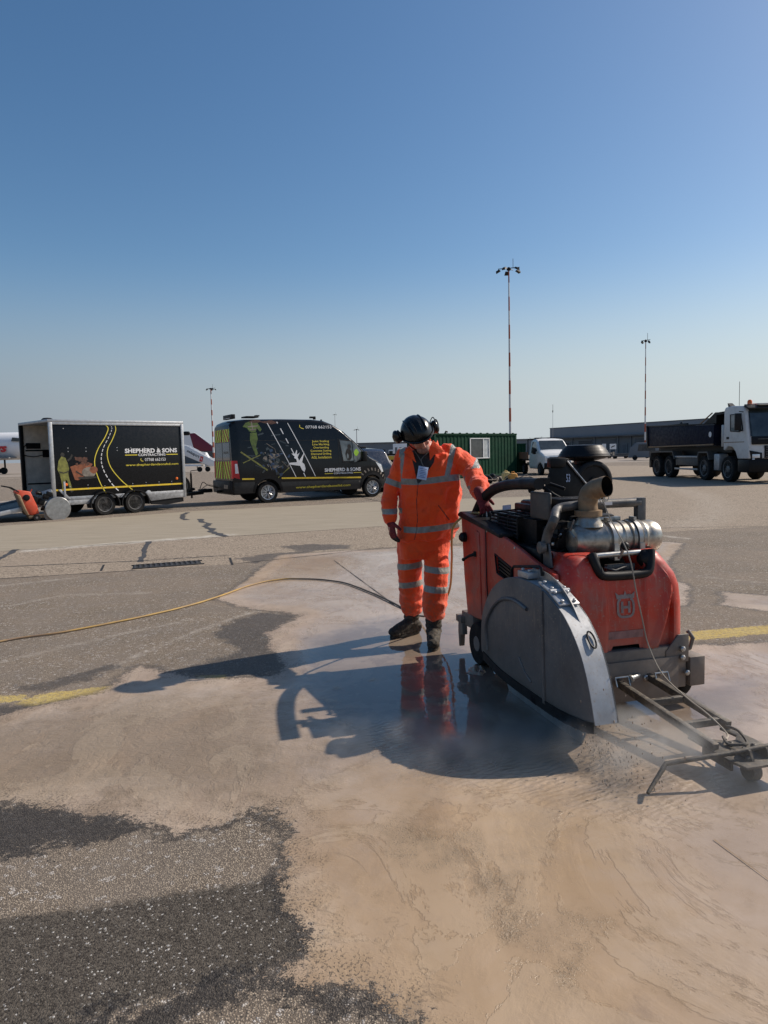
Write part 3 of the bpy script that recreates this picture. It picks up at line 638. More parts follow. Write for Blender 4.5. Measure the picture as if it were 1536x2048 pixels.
mb = MB(); mb.lathe([(.035,0),(.035,.03),(.02,.045)], LT(931,1074,.035), (0,-1,0), 16); mb.build('fuel_cap', M['black_plastic'], saw)
def hood_pt(a, b):
    # a 0..1 runs left flank - front - right flank; b 0..1 bottom to top and back over the top
    L1, L2 = .16, .16; rc = .085
    path = a * 3.0
    def xs(h): return lerp_table([(.28,-.290),(.45,-.285),(.60,-.288),(.75,-.305),(.84,-.33),(.885,-.36),(.90,-.40)], h)
    def tl(h): return lerp_table([(.28,.055),(.60,.055),(.76,.075),(.84,.105),(.90,.14)], h)
    def tr(h): return lerp_table([(.28,.842),(.60,.840),(.70,.835),(.77,.81),(.84,.76),(.90,.725)], h)
    # across parameter
    if path < 1: u, seg = path, 0
    elif path < 2: u, seg = path - 1, 1
    else: u, seg = path - 2, 2
    tc = .455
    def tt_of(h):
        if seg == 0: return tl(h)
        if seg == 2: return tr(h)
        return tl(h) + rc + (tr(h) - tl(h) - 2 * rc) * u
    t0 = tt_of(.6)
    d = abs(t0 - tc)
    htop = .895
    if d < .20: htop = .895 - .115 * (1 - max(0, (d - .165) / .035) if d > .165 else 1)
    hb = .30
    if seg == 1:
        if d < .085: hb = .385
        elif d < .105: hb = .385 - .085 * (d - .085) / .02
        if t0 > .62: hb = .30 + (t0 - .62) * .35
        hb = min(hb, .385)
        if t0 < .30: hb = .30 - 0.0
    if seg == 2: hb = .36
    if seg == 0: hb = .32
    if b < .82: h = hb + (htop - hb) * (b / .82); back = 0
    else: h = htop; back = (b - .82) / .18
    X = xs(h)
    if seg == 0:
        if u < .5: x, t = X - L1 + (L1 - rc) * (u / .5), tl(h)
        else:
            an = (u - .5) / .5 * math.pi / 2; x, t = X - rc + rc * math.sin(an), tl(h) + rc - rc * math.cos(an)
    elif seg == 2:
        if u > .5: x, t = X - rc - (L2 - rc) * ((u - .5) / .5), tr(h)
        else:
            an = u / .5 * math.pi / 2; x, t = X - rc + rc * math.cos(an), tr(h) - rc + rc * math.sin(an)
    else: x, t = X, tt_of(h)
    # pressed shape: recessed centre panel, shoulders with a crease
    pr = lerp_table([(.28,.62),(.36,.64),(.52,.695),(.68,.735),(.80,.735),(.90,.70)], h)
    pl = 2 * tc - pr - .02
    if seg == 1:
        if abs(t - tc) < .125: x -= .016 * min(1, (.125 - abs(t - tc)) / .018)
        x += .020 * max(0, 1 - abs(t - pr) / .05) * (1 if h > .36 else 0)
        if t > pr: x -= .030 * min(1, (t - pr) / .03)
        if t < pl: x -= .020 * min(1, (pl - t) / .04)
    if back > 0:
        x -= .02 + back * .13; h2 = h - (0 if back < .5 else (back - .5) * .10)
        return (x, min(max(t, .06), .83), h2 + .006)
    return (x, t, h)
mb = MB(); mb.grid(hood_pt, 181, 60); mb.build('front_hood', M['saw_red'], saw, angle=60)
mb = MB(); mb.bx(-.62,-.36,.10,.80,.30,.76); mb.bx(-.50,-.34,.30,.62,.55,.775); mb.build('hood_core', M['black_metal'], saw)
# black carrying handle let into the hood top
hp = [(-.345,.265,.905),(-.330,.275,.86),(-.315,.30,.80),(-.31,.335,.782),(-.31,.455,.777),(-.31,.575,.782),(-.315,.61,.80),(-.330,.63,.86),(-.345,.64,.905)]
mb = MB(); mb.tube(spline(hp, 4), .026, 10); mb.build('hood_handle', M['black_plastic'], saw)
MB().ell((-.36,.62,.855), (.05,.05,.055), 12).build('handle_pad', M['black_plastic'], saw); MB().ell((-.36,.285,.86), (.045,.035,.05), 12).build('handle_pad', M['black_plastic'], saw)
mb = MB(); mb.tube([(-.38,.30,.885),(-.38,.60,.89)], .016, 12); mb.build('cross_bar', M['steel'], saw)
mb = MB(); mb.bx(-.40,-.37,.38,.56,.79,.83); mb.tube([(-.37,.36,.82),(-.35,.42,.80),(-.36,.5,.82)], .008, 6); mb.build('cavity_parts', M['chassis_grey'], saw, .004)
kn = LS(1250,1092,-.34); mb = MB(); mb.ell(kn, (.024,.024,.024), 14); mb.build('gear_knob', M['black_plastic'], saw)
mb = MB(); mb.tube([LS(1238,1117,-.38), kn], .009, 8); mb.build('gear_lever', M['steel'], saw)
# emblem: crown over a rounded shield with an H
def hoodface(t, h):
    x = lerp_table([(.28,-.290),(.45,-.285),(.60,-.288),(.75,-.305)], h); return (x - .0125, t, h)
def ring(w, h, cx, cz, k0, k1, wd):
    pts = []
    for k in range(k0, k1 + 1):
        an = k / 40 * 2 * math.pi; c, s_ = math.cos(an), math.sin(an)
        pts.append((cx + w * math.copysign(abs(c) ** .6, c), cz + h * math.copysign(abs(s_) ** .6, s_)))
    return strip2d(pts, wd)
mb = MB(); ez = .598; et = .455
for v2, f2 in (ring(.050,.052,et,ez,13,47,.014),
               strip2d([(et-.022,ez-.03),(et-.022,ez+.034)], .015), strip2d([(et+.022,ez-.03),(et+.022,ez+.034)], .015), strip2d([(et-.022,ez+.002),(et+.022,ez+.002)], .014),
               ([(et-.055,ez+.05),(et+.055,ez+.05),(et+.062,ez+.088),(et+.040,ez+.070),(et+.024,ez+.074),(et+.010,ez+.070),(et,ez+.092),(et-.010,ez+.070),(et-.024,ez+.074),(et-.040,ez+.070),(et-.062,ez+.088)], [tuple(range(11))])):
    mb.flat(v2, f2, hoodface)
mb.build('emblem', M['emblem_grey'], saw)
v2, f2 = [( .345,.425),(.565,.425),(.565,.468),(.345,.468)], [(0,1,2,3)]
MB().flat(v2, f2, hoodface).build('emblem_band', M['emblem_band'], saw)
# --- engine bay
mb = MB(); mb.bx(-1.25,-.62,.10,.78,.55,.90); mb.bx(-.95,-.60,.20,.74,.90,1.02); mb.build('engine', M['black_metal'], saw, .01)
mb = MB()
for i in range(9): mb.tube([(-.60-.02*i, .15, .86+.012*(i%3)), (-.62-.03*i, .35, .93)], .012, 6)
for i in range(26):
    p = Vector((random.uniform(-.9,-.56), random.uniform(.12,.72), random.uniform(.88,1.03))); mb.box(p, [random.uniform(.02,.07) for _ in range(3)], 0, Matrix.Rotation(random.random()*3, 3, (.3,.5,.8)))
mb.build('engine_block_details', M['black_metal'], saw, .004)
mb = MB()
for i in range(14):
    a = Vector((random.uniform(-.85,-.5), random.uniform(.10,.3), random.uniform(.84,.98))); b = a + Vector((random.uniform(-.2,.1), random.uniform(.05,.25), random.uniform(-.03,.1)))
    mid = a.lerp(b, .5) + Vector((0, 0, -.05)); mb.tube(spline([a, mid, b], 5), random.uniform(.004, .009), 6)
mb.build('hoses', M['black_plastic'], saw)
mb = MB()
for p_ in ((1062,1094),(1095,1100),(1104,1112),(1106,1088),(1075,1112)): MB().ell(LT(p_[0], p_[1], .16), (.010,.010,.012), 8).build('fitting', M['steel'], saw)
mb.tube([LT(1108,1085,.2), LT(1122,1068,.2)], .006, 6); mb.tube([LT(1148,1040,.25),LT(1140,1062,.25),LT(1150,1075,.25)], .005, 6); mb.build('linkage', M['steel'], saw)
mb = MB(); mb.bx(-.66,-.62,.22,.36,.93,1.06); mb.bx(-.66,-.60,.36,.62,1.03,1.075); mb.build('exhaust_bracket', M['chrome_dirty'], saw, .004)
mb = MB(); mb.bx(-1.30,-.80,.30,.66,.95,1.15); mb.bx(-.80,-.62,.30,.60,.95,1.09); mb.build('engine_top_cover', M['black_plastic'], saw, .02)
# louvred cooling cowl
gA, gB, gC, gD = (-1.40,.15,1.04), (-1.00,.15,1.06), (-1.00,.15,.90), (-1.40,.15,.94)
mb = MB(); mb.bx(-1.38,-.80,.17,.60,.90,1.055); mb.build('cowl_core', M['black_metal'], saw)
mb = MB()
def bar(a, b, r=.007): mb.tube([a, b], r, 6)
for i in range(6): z = .935 + i*.022; bar((-1.40,.13,z), (-.98,.13,z-.005))
for s_ in (-1.40,-1.26,-1.12,-.98): bar((s_,.13,.92), (s_,.13,1.055))
for i in range(9):
    t_ = .15 + i*.05; bar((-1.40+.03*i, t_, 1.06+.007*i), (-.98+.03*i, t_, 1.06+.007*i))
for s_ in (-1.40,-1.19,-.98): bar((s_,.13,1.06), (s_+.26,.56,1.12))
mb.build('cooling_cage', M['black_plastic'], saw)
mb = MB(); q = [LT(1005,1011,.20), LT(1021,1009,.20), LT(1021,1018,.20), LT(1005,1020,.20)]
mb.add([tuple(p) for p in q] + [(p.x, p.y+.004, p.z) for p in q], [(0,1,2,3),(7,6,5,4),(0,4,5,1),(1,5,6,2),(2,6,7,3),(3,7,4,0)]); mb.build('sticker', M['card'], saw)
p0, p1 = LT(1062,982,.20), LT(1100,1020,.20)
mb = MB(); mb.bx(p0.x, p1.x, .19, .215, 1.06, p0.z); mb.build('control_box', M['grey_panel'], saw, .012, 3)
mb = MB(); mb.bx(-.86, -.66, .24, .50, 1.0, 1.19); mb.build('battery_box', M['black_plastic'], saw, .01)
mb = MB(); mb.bx(-1.30,-.85,.26,.62,1.08,1.13); mb.build('radiator_top', M['black_metal'], saw, .01)
sp = spline([LT(944,1046,.13), LT(952,1028,.14), LT(962,1006,.15), LT(974,990,.15), LT(990,978,.15), LT(1012,971,.15), LT(1040,968,.15), LT(1078,968,.15)], 5)
MB().tube(sp, .036, 14).build('side_rail', M['black_plastic'], saw)
mb = MB(); sp = spline([LT(1090,1092,.09), LT(1097,1064,.10), LT(1109,1038,.11)] + [Vector((-.60,.20,1.135)), Vector((-.60,.29,1.152)), Vector((-.60,.45,1.155)), Vector((-.60,.60,1.155)), Vector((-.60,.745,1.155))], 5)
mb.tube(sp, .027, 14); mb.bx(-.622,-.578,.722,.775,.90,1.182); mb.build('lifting_frame', M['chassis_grey'], saw, .004)
MB().box(LS(1216,1007,-.575), (.004,.055,.018)).build('sticker', M['decal_white'], saw)
mb = MB(); mb.lathe([(.035,0),(.035,.03)], LT(1088,1095,.07), (0,-1,0), 16); mb.prism([(-.56,.96),(-.50,.95),(-.46,.82),(-.56,.80)], .085, .10); mb.build('frame_foot', M['chassis_grey'], saw, .004)
# air cleaner
FS = -1.14; kf = 1.10
mb = MB(); cc = LS(1189,963,FS); mb.lathe([(.112*kf,FS-.24),(.122*kf,FS-.22),(.122*kf,FS-.02),(.128*kf,FS-.02),(.128*kf,FS-.005),(.118*kf,FS+.002),(.100*kf,FS+.002),(.092*kf,FS-.01),(.03,FS-.01),(.03,FS+.002),(.001,FS+.002)], (0,cc.y,cc.z), (1,0,0), 40); mb.build('air_cleaner', M['black_plastic'], saw)
cp_ = LS(1168,905,-1.28); zt = LS(1168,889,-1.28).z; fc = Vector((-1.28,cp_.y,zt-1.512))
mb = MB(); mb.lathe([(.07,1.34),(.07,1.40),(.10,1.405),(.150,1.418),(.170,1.422),(.176,1.432),(.170,1.442),(.168,1.450),(.160,1.456),(.158,1.466),(.150,1.472),(.146,1.482),(.132,1.494),(.125,1.505),(.10,1.510),(.001,1.512)], fc, (0,0,1), 48); mb.build('pre_cleaner_cap', M['black_plastic'], saw)
mb = MB(); q = [LS(1107,916,FS+.01), LS(1136,917,FS+.01), LS(1174,972,FS+.01), LS(1168,1010,FS+.01), LS(1085,1005,FS+.01), LS(1090,975,FS+.01)]
mb.prism([(v_.y, v_.z) for v_ in q], FS, FS+.012, 'x'); mb.build('filter_bracket', M['black_metal'], saw, .003)
mb = MB(); mb.tube([LS(1134,922,FS+.02), LS(1174,970,FS+.02)], .007, 6); mb.build('bracket_edge', M['steel'], saw)
v2, f2 = text2d('53', .02, 0, 1, 0, 1); a_, b_ = LS(1133,948,FS+.02), LS(1141,964,FS+.02)
MB().flat(v2, f2, lambda x, z: (FS+.016, a_.y + (b_.y-a_.y)*x, b_.z + (a_.z-b_.z)*z)).build('number_sticker', M['card'], saw)
q = LS(1113,925,FS+.02); MB().bx(FS-.02, FS+.04, q.y-.05, q.y+.06, q.z-.03, q.z+.03).build('bracket_block', M['black_plastic'], saw, .006)
mb = MB(); mb.bx(-1.2,-.8,.42,.62,1.04,1.12); mb.build('filter_mount', M['black_metal'], saw, .005)
mb = MB(); mb.tube(spline([(-1.0,.22,1.22),(-.95,.28,1.25),(-.9,.34,1.20),(-.8,.42,1.14)], 5), .012, 8)
mb.tube(spline([LT(1050,966,.18), LT(1070,960,.25), LT(1095,966,.32), LT(1130,978,.40)], 5), .010, 8); mb.box(LT(1090,962,.28), (.06,.04,.04)); mb.box(LT(1072,965,.24), (.04,.03,.03)); mb.build('cables', M['black_plastic'], saw)
# exhaust
ms, mh = -.54, .955
prof = [(.03,.245),(.075,.255),(.098,.29),(.102,.40),(.112,.425),(.114,.435),(.100,.44),(.100,.465),(.106,.47),(.106,.485),(.098,.49),(.098,.55),(.104,.555),(.104,.585),(.096,.59),(.096,.60),(.107,.605),(.107,.625),(.098,.63),(.098,.665),(.105,.67),(.108,.69),(.100,.70),(.096,.715),(.100,.73),(.101,.77),(.090,.80),(.06,.812),(.001,.815)]
MB().lathe([(r_ * .98, d_) for r_, d_ in prof], (ms, 0, mh), (0, 1, 0), 36).build('muffler', M['chrome_dirty'], saw)
mb = MB()
for t_ in (.478, .645):
    mb.lathe([(.108, t_-.013), (.112, t_-.013), (.112, t_+.013), (.108, t_+.013)], (ms, 0, mh), (0, 1, 0), 36)
    mb.bx(ms+.06, ms+.12, t_-.016, t_+.016, mh-.11, mh-.02); mb.box((ms+.02, t_, mh+.116), (.05,.018,.018))
mb.build('muffler_strap', M['steel'], saw)
mb = MB(); mb.lathe([(.086,1.035),(.078,1.055),(.062,1.085),(.058,1.10)], (ms, .365, 0), (0,0,1), 28); mb.build('exhaust_elbow', M['chrome_dirty'], saw)
mb = MB(); mb.lathe([(.078,1.095),(.078,1.128),(.060,1.128)], (ms, .365, 0), (0,0,1), 28); mb.build('pipe_collar', M['rust_pipe'], saw)
sp = spline([(ms,.365,1.12),(ms,.362,1.17),(ms+.005,.367,1.215),(ms+.03,.385,1.245),(ms+.07,.41,1.262),(ms+.10,.425,1.268)], 6)
mb = MB(); nn = len(sp); mb.tube(sp, [.054 + .001 * math.sin(i) + .006*i/nn for i in range(nn)], 24, caps=False); mb.build('exhaust_pipe', M['rust_pipe'], saw)
mb = MB(); mb.tube(sp, .0565, 24, caps=False) if False else mb.tube(sp, [.049+.006*i/nn for i in range(nn)], 24, caps=False); d_ = (sp[-1]-sp[-2]).normalized(); mb.lathe([(.047, -.06), (.001, -.06)], sp[-1], d_, 24); mb.build('pipe_bore', M['black_metal'], saw)
mb = MB()
for k, (px_, py_) in enumerate(((1205,1000),(1212,996))):
    c_ = LS(px_, py_, -.47); mb.tube([c_ + Vector((0, math.cos(a)*.017, math.sin(a)*.017)) for a in [j*math.pi/8 for j in range(16)]], .003, 6, closed=True)
mb.build('ring', M['steel'], saw)
# --- guide frame (pointer)
pf = MB()
def rail(a, b, wd=.032, ht=.04):
    a, b = Vector(a), Vector(b); d = b - a; L = d.length; q = d.to_track_quat('X', 'Z').to_matrix(); pf.box((a + b) / 2, (L, wd, ht), 0, q)
ra, rb, rc_, rd_ = (-.26,.375,.195), (.47,.405,.115), (-.28,.585,.20), (.30,.622,.13)
rail(ra, rb); rail(rc_, rd_)
rail((.0,.385,.165), (.0,.598,.165), .03, .035); rail((.245,.395,.135), (.245,.62,.135), .03, .035)
pf.build('pointer_frame', M['frame_dirty'], saw, .004)
mb = MB(); mb.prism([(.30,.385),(.30,.43),(.36,.47),(.40,.53),(.40,.57),(.36,.61),(.26,.60),(.26,.645),(.42,.66),(.66,.66),(.66,.40),(.58,.385)], .095, .107, 'z')
mb.prism([(.40,.385),(.585,.385),(.585,.397),(.40,.397)], .06, .10, 'z'); mb.build('pointer_plate', M['frame_dirty'], saw, .003)
for (s_, t_) in ((.53,.44),(.60,.46),(.50,.58),(.60,.60),(.45,.50)): MB().lathe([(.014,0),(.014,.014),(.007,.02)], (s_, t_, .107), (0,0,1), 6).build('bolt', M['frame_dirty'], saw)
for t_ in (.47,.56): MB().prism([(.52,.105),(.56,.15),(.60,.15),(.62,.105)], t_-.006, t_+.006).build('rod_clamp', M['frame_dirty'], saw)
mb = MB(); mb.tube([(.60,.72,.155),(.585,.56,.150),(.575,.36,.138),(.55,.22,.125),(.528,.095,.112),(.54,.07,.095),(.60,-.045,.035)], [.011]*5+[.011,.008], 10); mb.build('pointer_rod', M['frame_dirty'], saw)
small_wheel(saw, (.575,.50,.045), .045, .045, 'frame_dirty', 'frame_dirty')
for y_ in (.355, .605):
    mb = MB(); mb.tube([(-.20,y_-.02,.19),(-.22,y_-.02,.235),(-.22,y_+.06,.235),(-.20,y_+.06,.19)], .006, 6); mb.build('frame_clip', M['steel'], saw)
cw = [LS(1205,1000,-.46), LS(1222,1040,-.42), LS(1250,1092,-.31), LS(1263,1130,-.27), LS(1272,1180,-.255), LS(1285,1240,-.245), Vector((-.225,.545,.40)), Vector((-.12,.555,.27)), Vector((.05,.565,.20)), Vector((.22,.565,.165)), Vector((.36,.555,.125)), Vector((.42,.50,.125))]
MB().tube(spline(cw, 6), .0042, 6).build('lifting_cord', M['cord'], saw)
mb = MB(); mb.tube(spline([(.30,.60,.13),(.38,.60,.14),(.46,.58,.12),(.50,.53,.13),(.46,.48,.12),(.40,.50,.13)], 5), .007, 6); mb.build('cord_loop', M['frame_dirty'], saw)
# --- water hose
hp = [G(-260,1345), G(0,1287), G(150,1262), G(300,1232), G(430,1198), G(500,1172), G(560,1161), G(630,1160), G(690,1168), G(740,1186), G(790,1210), G(830,1232)]
hp = [p + Vector((0,0,.012)) for p in hp] + [AT(868,1228,5.78), AT(897,1185,5.70), AT(903,1125,5.50), AT(903,1085,5.32), AT(905,1056,5.18), AT(921,1036,5.1), AT(945,1026,5.02), AT(962,1027,4.95)]
hsp = [q + Vector((0, noise.noise(q*1.7)*.05 + noise.noise(q*5)*.012, 0)) for q in spline(hp, 10)]
def hose_mat():
    n = NT('hose_wet'); x = n.sep(n.tc)[0]; y_ = n.sep(n.tc)[2]; f = n.m('MULTIPLY', n.mr(n.m('ADD', x, n.m('MULTIPLY', n.noise(3), .8)), -.95, -.55), n.mr(y_, .05, .2, 1, 0))
    c = n.mix(n.mr(n.noise(1.4,6,.7), .42,.66), (.46,.29,.07), (.24,.16,.10)); n.set(col=n.mix(f, c, (.085,.065,.045)), rough=.5); return n.mat
hs = MB().tube(hsp, .0088, 8).build('water_hose', hose_mat()); tag(hs, 'muddy yellow water hose running over the apron to the floor saw', 'hose')

for px_, py_ in ((974,1062),(972,1222),(1030,1096),(1062,1150),(985,1180),(1012,1192)): MB().lathe([(.009,0),(.009,.004),(.004,.007)], LT(px_, py_, .045), (0,-1,0), 10).build('panel_bolt', M['steel'], saw)
mb = MB(); mb.tube([(-1.285,.043,.955),(-1.275,.043,.60),(-1.24,.043,.345)], .004, 5); mb.build('panel_seam', M['dark_line'], saw)
# slurry thrown up where the blade leaves the cut
mb = MB(); rnd = random.Random(3)
tipw = Vector((1.03, 3.22, 0)); cutd = Vector((.257,-.966,0))
for i in range(260):
    u = abs(rnd.gauss(0, .22)); z = max(.006, rnd.expovariate(14)); q = tipw + cutd*(u-.1) + Vector((rnd.gauss(0,.05+.12*u), 0, z)); r_ = rnd.uniform(.0015,.0042); mb.ell(q, (r_, r_, r_*rnd.uniform(1,2.2)), 5)
nm_ = NT('slurry_drops'); nm_.set(col=(.34,.26,.19,1), rough=.15); o = mb.build('slurry_spray', nm_.mat); tag(o, kind='stuff')
for cx_, cy_, r_ in ((.60,4.62,.06),):
    mb = MB(); n0 = 26
    def heap(u, v, cx_=cx_, cy_=cy_, r_=r_):
        a = 2*math.pi*u; rr = r_*v*(1+.45*noise.noise(Vector((math.cos(a)*1.7+cx_, math.sin(a)*1.7, v)))); return (cx_+rr*math.cos(a), cy_+rr*math.sin(a)*1.4, .002 + .03*(1-v**1.5)*(1+.9*noise.noise(Vector((rr*60*math.cos(a), rr*60*math.sin(a), cx_)))))
    mb.grid(heap, 40, 12, closeu=True); o = mb.build('slurry_heap', nm_.mat); tag(o, kind='stuff')
# ================================================================ VEHICLES
def wheel(parent, s, r, y0, wd, h=None, rimm='rim_silver', spokes=0, side=-1, dish=.03, hubr=.22):
    # side -1: outer face looks to -y
    c = Vector((s, y0, r if h is None else h)); ax = Vector((0, side, 0))
    w = MB().lathe([(r*hubr,-.06),(r*hubr,.0),(r*hubr*.8,.02),(.001,.025)], c + ax*(wd*.5-dish-.02), ax, 16).build('wheel', M[rimm], parent)
    MB().lathe([(r*.66,-wd*.5),(r*.94,-wd*.5),(r,-wd*.36),(r,wd*.36),(r*.94,wd*.5),(r*.68,wd*.47),(r*.66,wd*.40)], c, ax, 36).build('tyre', M['tyre'], w)
    mb = MB(); mb.lathe([(r*.69,wd*.40),(r*.69,wd*.47),(r*.64,wd*.45),(r*.60,wd*.3),(r*.58,-wd*.3)], c, ax, 36)
    if spokes:
        for k in range(spokes):
            a = 2*math.pi*k/spokes
            for da in (-.13, .13):
                d0 = Vector((math.cos(a), 0, math.sin(a))); d1 = Vector((math.cos(a+da), 0, math.sin(a+da)))
                mb.tube([c + ax*(wd*.5-dish) + d0*r*.12, c + ax*(wd*.5-dish-.005) + d1*r*.62], r*.05, 5)
    else:
        mb.lathe([(r*.60,wd*.12),(r*.45,wd*.5-dish-.03),(r*.22,wd*.5-dish-.02),(r*.2,wd*.5-dish-.05)], c, ax, 36)
        for k in range(8):
            a = 2*math.pi*k/8; mb.ell(c + ax*(wd*.5-dish-.01) + Vector((math.cos(a)*r*.3,0,math.sin(a)*r*.3)), (r*.035,.02,r*.035), 6)
    mb.build('rim', M[rimm], w)
    if spokes: MB().lathe([(r*.58,0),(.001,0)], c + ax*(wd*.5-dish-.06), ax, 24).build('brake_disc', M['black_metal'], w)
    return w
def quadpatch(mb, c, nu, nv, fn, m=0):
    # c: four (s,h) corners, bilinear
    def f(u, v):
        a = (c[0][0]*(1-u)+c[1][0]*u, c[0][1]*(1-u)+c[1][1]*u); b = (c[3][0]*(1-u)+c[2][0]*u, c[3][1]*(1-u)+c[2][1]*u)
        return fn(a[0]*(1-v)+b[0]*v, a[1]*(1-v)+b[1]*v)
    return mb.grid(f, nu, nv, m)
def dense(pts, k=8):
    out = []
    for a, b in zip(pts, pts[1:]):
        for i in range(k): out.append((a[0]+(b[0]-a[0])*i/k, a[1]+(b[1]-a[1])*i/k))
    return out + [pts[-1]]
# ---------------------------------------------------------------- box trailer
TA = R(46); T0 = (-8.55, 18.1, 0)
tr = thing('box_trailer', 'black box trailer with open rear door, yellow road lines and white lettering', 'trailer', T0, TA)
TW = 2.05
mb = MB(); mb.bx(.0, 3.80, .0, .03, .50, 2.52); mb.build('side_wall', M['trailer_black'], tr, .004)
mb = MB(); mb.bx(.0, 3.80, TW-.03, TW, .50, 2.52); mb.build('side_wall', M['trailer_wall'], tr)
mb = MB(); mb.bx(3.76, 3.80, .03, TW-.03, .50, 2.52); mb.build('front_wall', M['trailer_wall'], tr)
mb = MB(); mb.bx(-.04, 3.84, -.02, TW+.02, 2.50, 2.575); mb.build('roof', M['alu'], tr, .012)
mb = MB(); mb.lathe([(.15,0),(.15,.05),(.10,.09),(.001,.10)], (.35,1.0,2.575), (0,0,1), 20); mb.build('roof_vent', M['black_plastic'], tr)
mb = MB(); mb.bx(.0, 3.8, .03, TW-.03, .46, .50); mb.build('floor', M['galv'], tr)
mb = MB(); mb.prism([(-.02,.46),(.075,.46),(.075,2.5),(-.02,2.5)], -.035, .03); mb.build('corner_post', M['alu'], tr, .012)
mb = MB(); mb.prism([(-.04,.40),(.06,.40),(.06,2.5),(-.04,2.5)], TW-.07, TW+.02); mb.build('corner_post', M['black_metal'], tr, .012)
mb = MB(); mb.prism([(3.74,.34),(3.83,.34),(3.83,2.5),(3.74,2.5)], -.035, .03); mb.build('corner_post', M['alu'], tr, .012)
mb = MB(); mb.bx(-.02, 3.80, -.02, .02, 2.44, 2.50); mb.build('top_rail', M['alu'], tr, .006)
mb = MB(); mb.prism([(.02,.46),(.02,.34),(1.02,.34),(1.1,.46)], -.03, .04); mb.prism([(.35,.50),(3.75,.50),(3.75,.36),(2.7,.30),(2.55,.46),(.35,.46)], -.028, .02); mb.bx(0,3.8,.3,.38,.36,.46); mb.bx(0,3.8,1.7,1.78,.36,.46)
mb.bx(.02,3.74,-.030,-.01,.46,.56); mb.build('chassis_rail', M['galv'], tr, .006)
mb = MB(); mb.prism([(2.62,.34),(3.74,.34),(3.74,.22),(3.2,.16),(2.75,.2)], .0, .1); mb.build('skirt', M['black_plastic'], tr)
for s_ in (1.33, 2.20):
    wheel(tr, s_, .30, .02, .19, rimm='rim_dark', hubr=.25); wheel(tr, s_, .30, TW-.02, .19, rimm='rim_dark', side=1)
    mb = MB(); pts = [(s_+math.cos(a)*.40, .30+math.sin(a)*.34) for a in [math.pi*k/14 for k in range(-1, 16)]]
    v2, f2 = strip2d(pts, .03)
    vs = [(x, -.12, z) for x, z in v2] + [(x, .14, z) for x, z in v2]; nn = len(v2); fs = list(f2) + [tuple(i+nn for i in f) for f in f2] + [(a, a+2, a+2+nn, a+nn) for a in range(nn-2)]
    mb.add(vs, fs); mb.build('mudguard', M['black_plastic'], tr)
mb = MB(); mb.bx(.26,.31,-.06,-.03,.40,.96); mb.prism([(.12,.76),(.20,.76),(.44,.50),(.34,.50)], -.042, -.036); mb.build('drop_leg', M['galv'], tr, .004)
mb = MB(); mb.lathe([(.07,0),(.09,.02),(.05,.03),(.001,.03)], (2.62,-.03,.52), (0,-1,0), 14)
mb.build('lashing_ring', M['galv'], tr)
for s_ in (1.0,1.78): MB().prism([(s_,.46),(s_+.16,.46),(s_+.08,.56)], -.05, -.035).build('axle_bracket', M['galv'], tr)
def tf(off): return lambda x, z: (x, -off, z)
mb = MB(); mb.flat(*strip2d([(.08,.745),(3.73,.75)], .045), tf(.004)); mb.build('yellow_stripe', M['yellow_stripe'], tr)
l1 = spline([(1.50,2.44,0),(1.56,2.34,0),(1.45,2.10,0),(1.25,1.80,0),(1.14,1.50,0),(1.16,1.20,0),(1.27,.85,0),(1.42,.56,0)], 8)
l2 = spline([(1.76,2.44,0),(1.77,2.30,0),(1.66,2.05,0),(1.52,1.80,0),(1.50,1.55,0),(1.60,1.25,0),(1.88,.90,0),(2.26,.57,0)], 8)
mb = MB()
for l in (l1, l2): mb.flat(*strip2d([(p.x, p.y) for p in l], .022), tf(.004))
mb.build('painted_line', M['decal_yellow'], tr)
mb = MB(); mid = [((a.x+b.x)/2, a.y) for a, b in zip(l1, l2)]
for i in range(0, len(mid)-3, 3): mb.flat(*strip2d(mid[i:i+3], .010+.020*i/len(mid)), tf(.004))
mb.build('painted_dashes', M['decal_white'], tr)
def lettering(parent, txt, x0, x1, z0, z1, m, fn, bold=.02, slant=0, name='lettering'):
    v2, f2 = text2d(txt, bold, x0, x1, z0, z1, slant); return MB().flat(v2, f2, fn).build(name, m, parent, smooth=False)
lettering(tr, 'SHEPHERD & SONS', 2.00, 3.60, 1.675, 1.80, M['decal_white'], tf(.004), .035)
lettering(tr, 'CONTRACTING', 2.39, 3.22, 1.585, 1.655, M['decal_white'], tf(.004), .02)
mb = MB(); mb.flat(*strip2d([(2.0,1.62),(2.36,1.62)], .022), tf(.004)); mb.flat(*strip2d([(3.25,1.62),(3.62,1.62)], .022), tf(.004)); mb.build('lettering', M['decal_yellow'], tr)
lettering(tr, '07768 662153', 2.58, 3.22, 1.44, 1.525, M['decal_white'], tf(.004), .0)
mb = MB(); mb.flat(*strip2d([(2.47,1.52),(2.455,1.48),(2.48,1.45),(2.53,1.44)], .016), tf(.004)); mb.build('phone_symbol', M['decal_yellow'], tr)
lettering(tr, 'www.shepherdandsonsltd.com', 2.01, 3.62, 1.295, 1.375, M['decal_yellow'], tf(.004), .006)
mb = MB()
for s_, zs in ((.36,(2.34,)),(.45,(1.83,1.74,.82,.74)),(.92,(1.83,1.74,.84,.76)),(1.78,(1.83,1.75)),(2.18,(1.82,1.75,.82,.76)),(2.58,(1.82,1.75,.83,.76)),(2.98,(1.82,1.75,.83,.76)),(3.38,(1.82,1.75,.83,.76)),(1.38,(.8,.73))):
    for z in zs: mb.lathe([(.013,0),(.013,.004),(.001,.007)], (s_, 0, z), (0,-1,0), 8)
mb.build('rivets', M['alu'], tr)
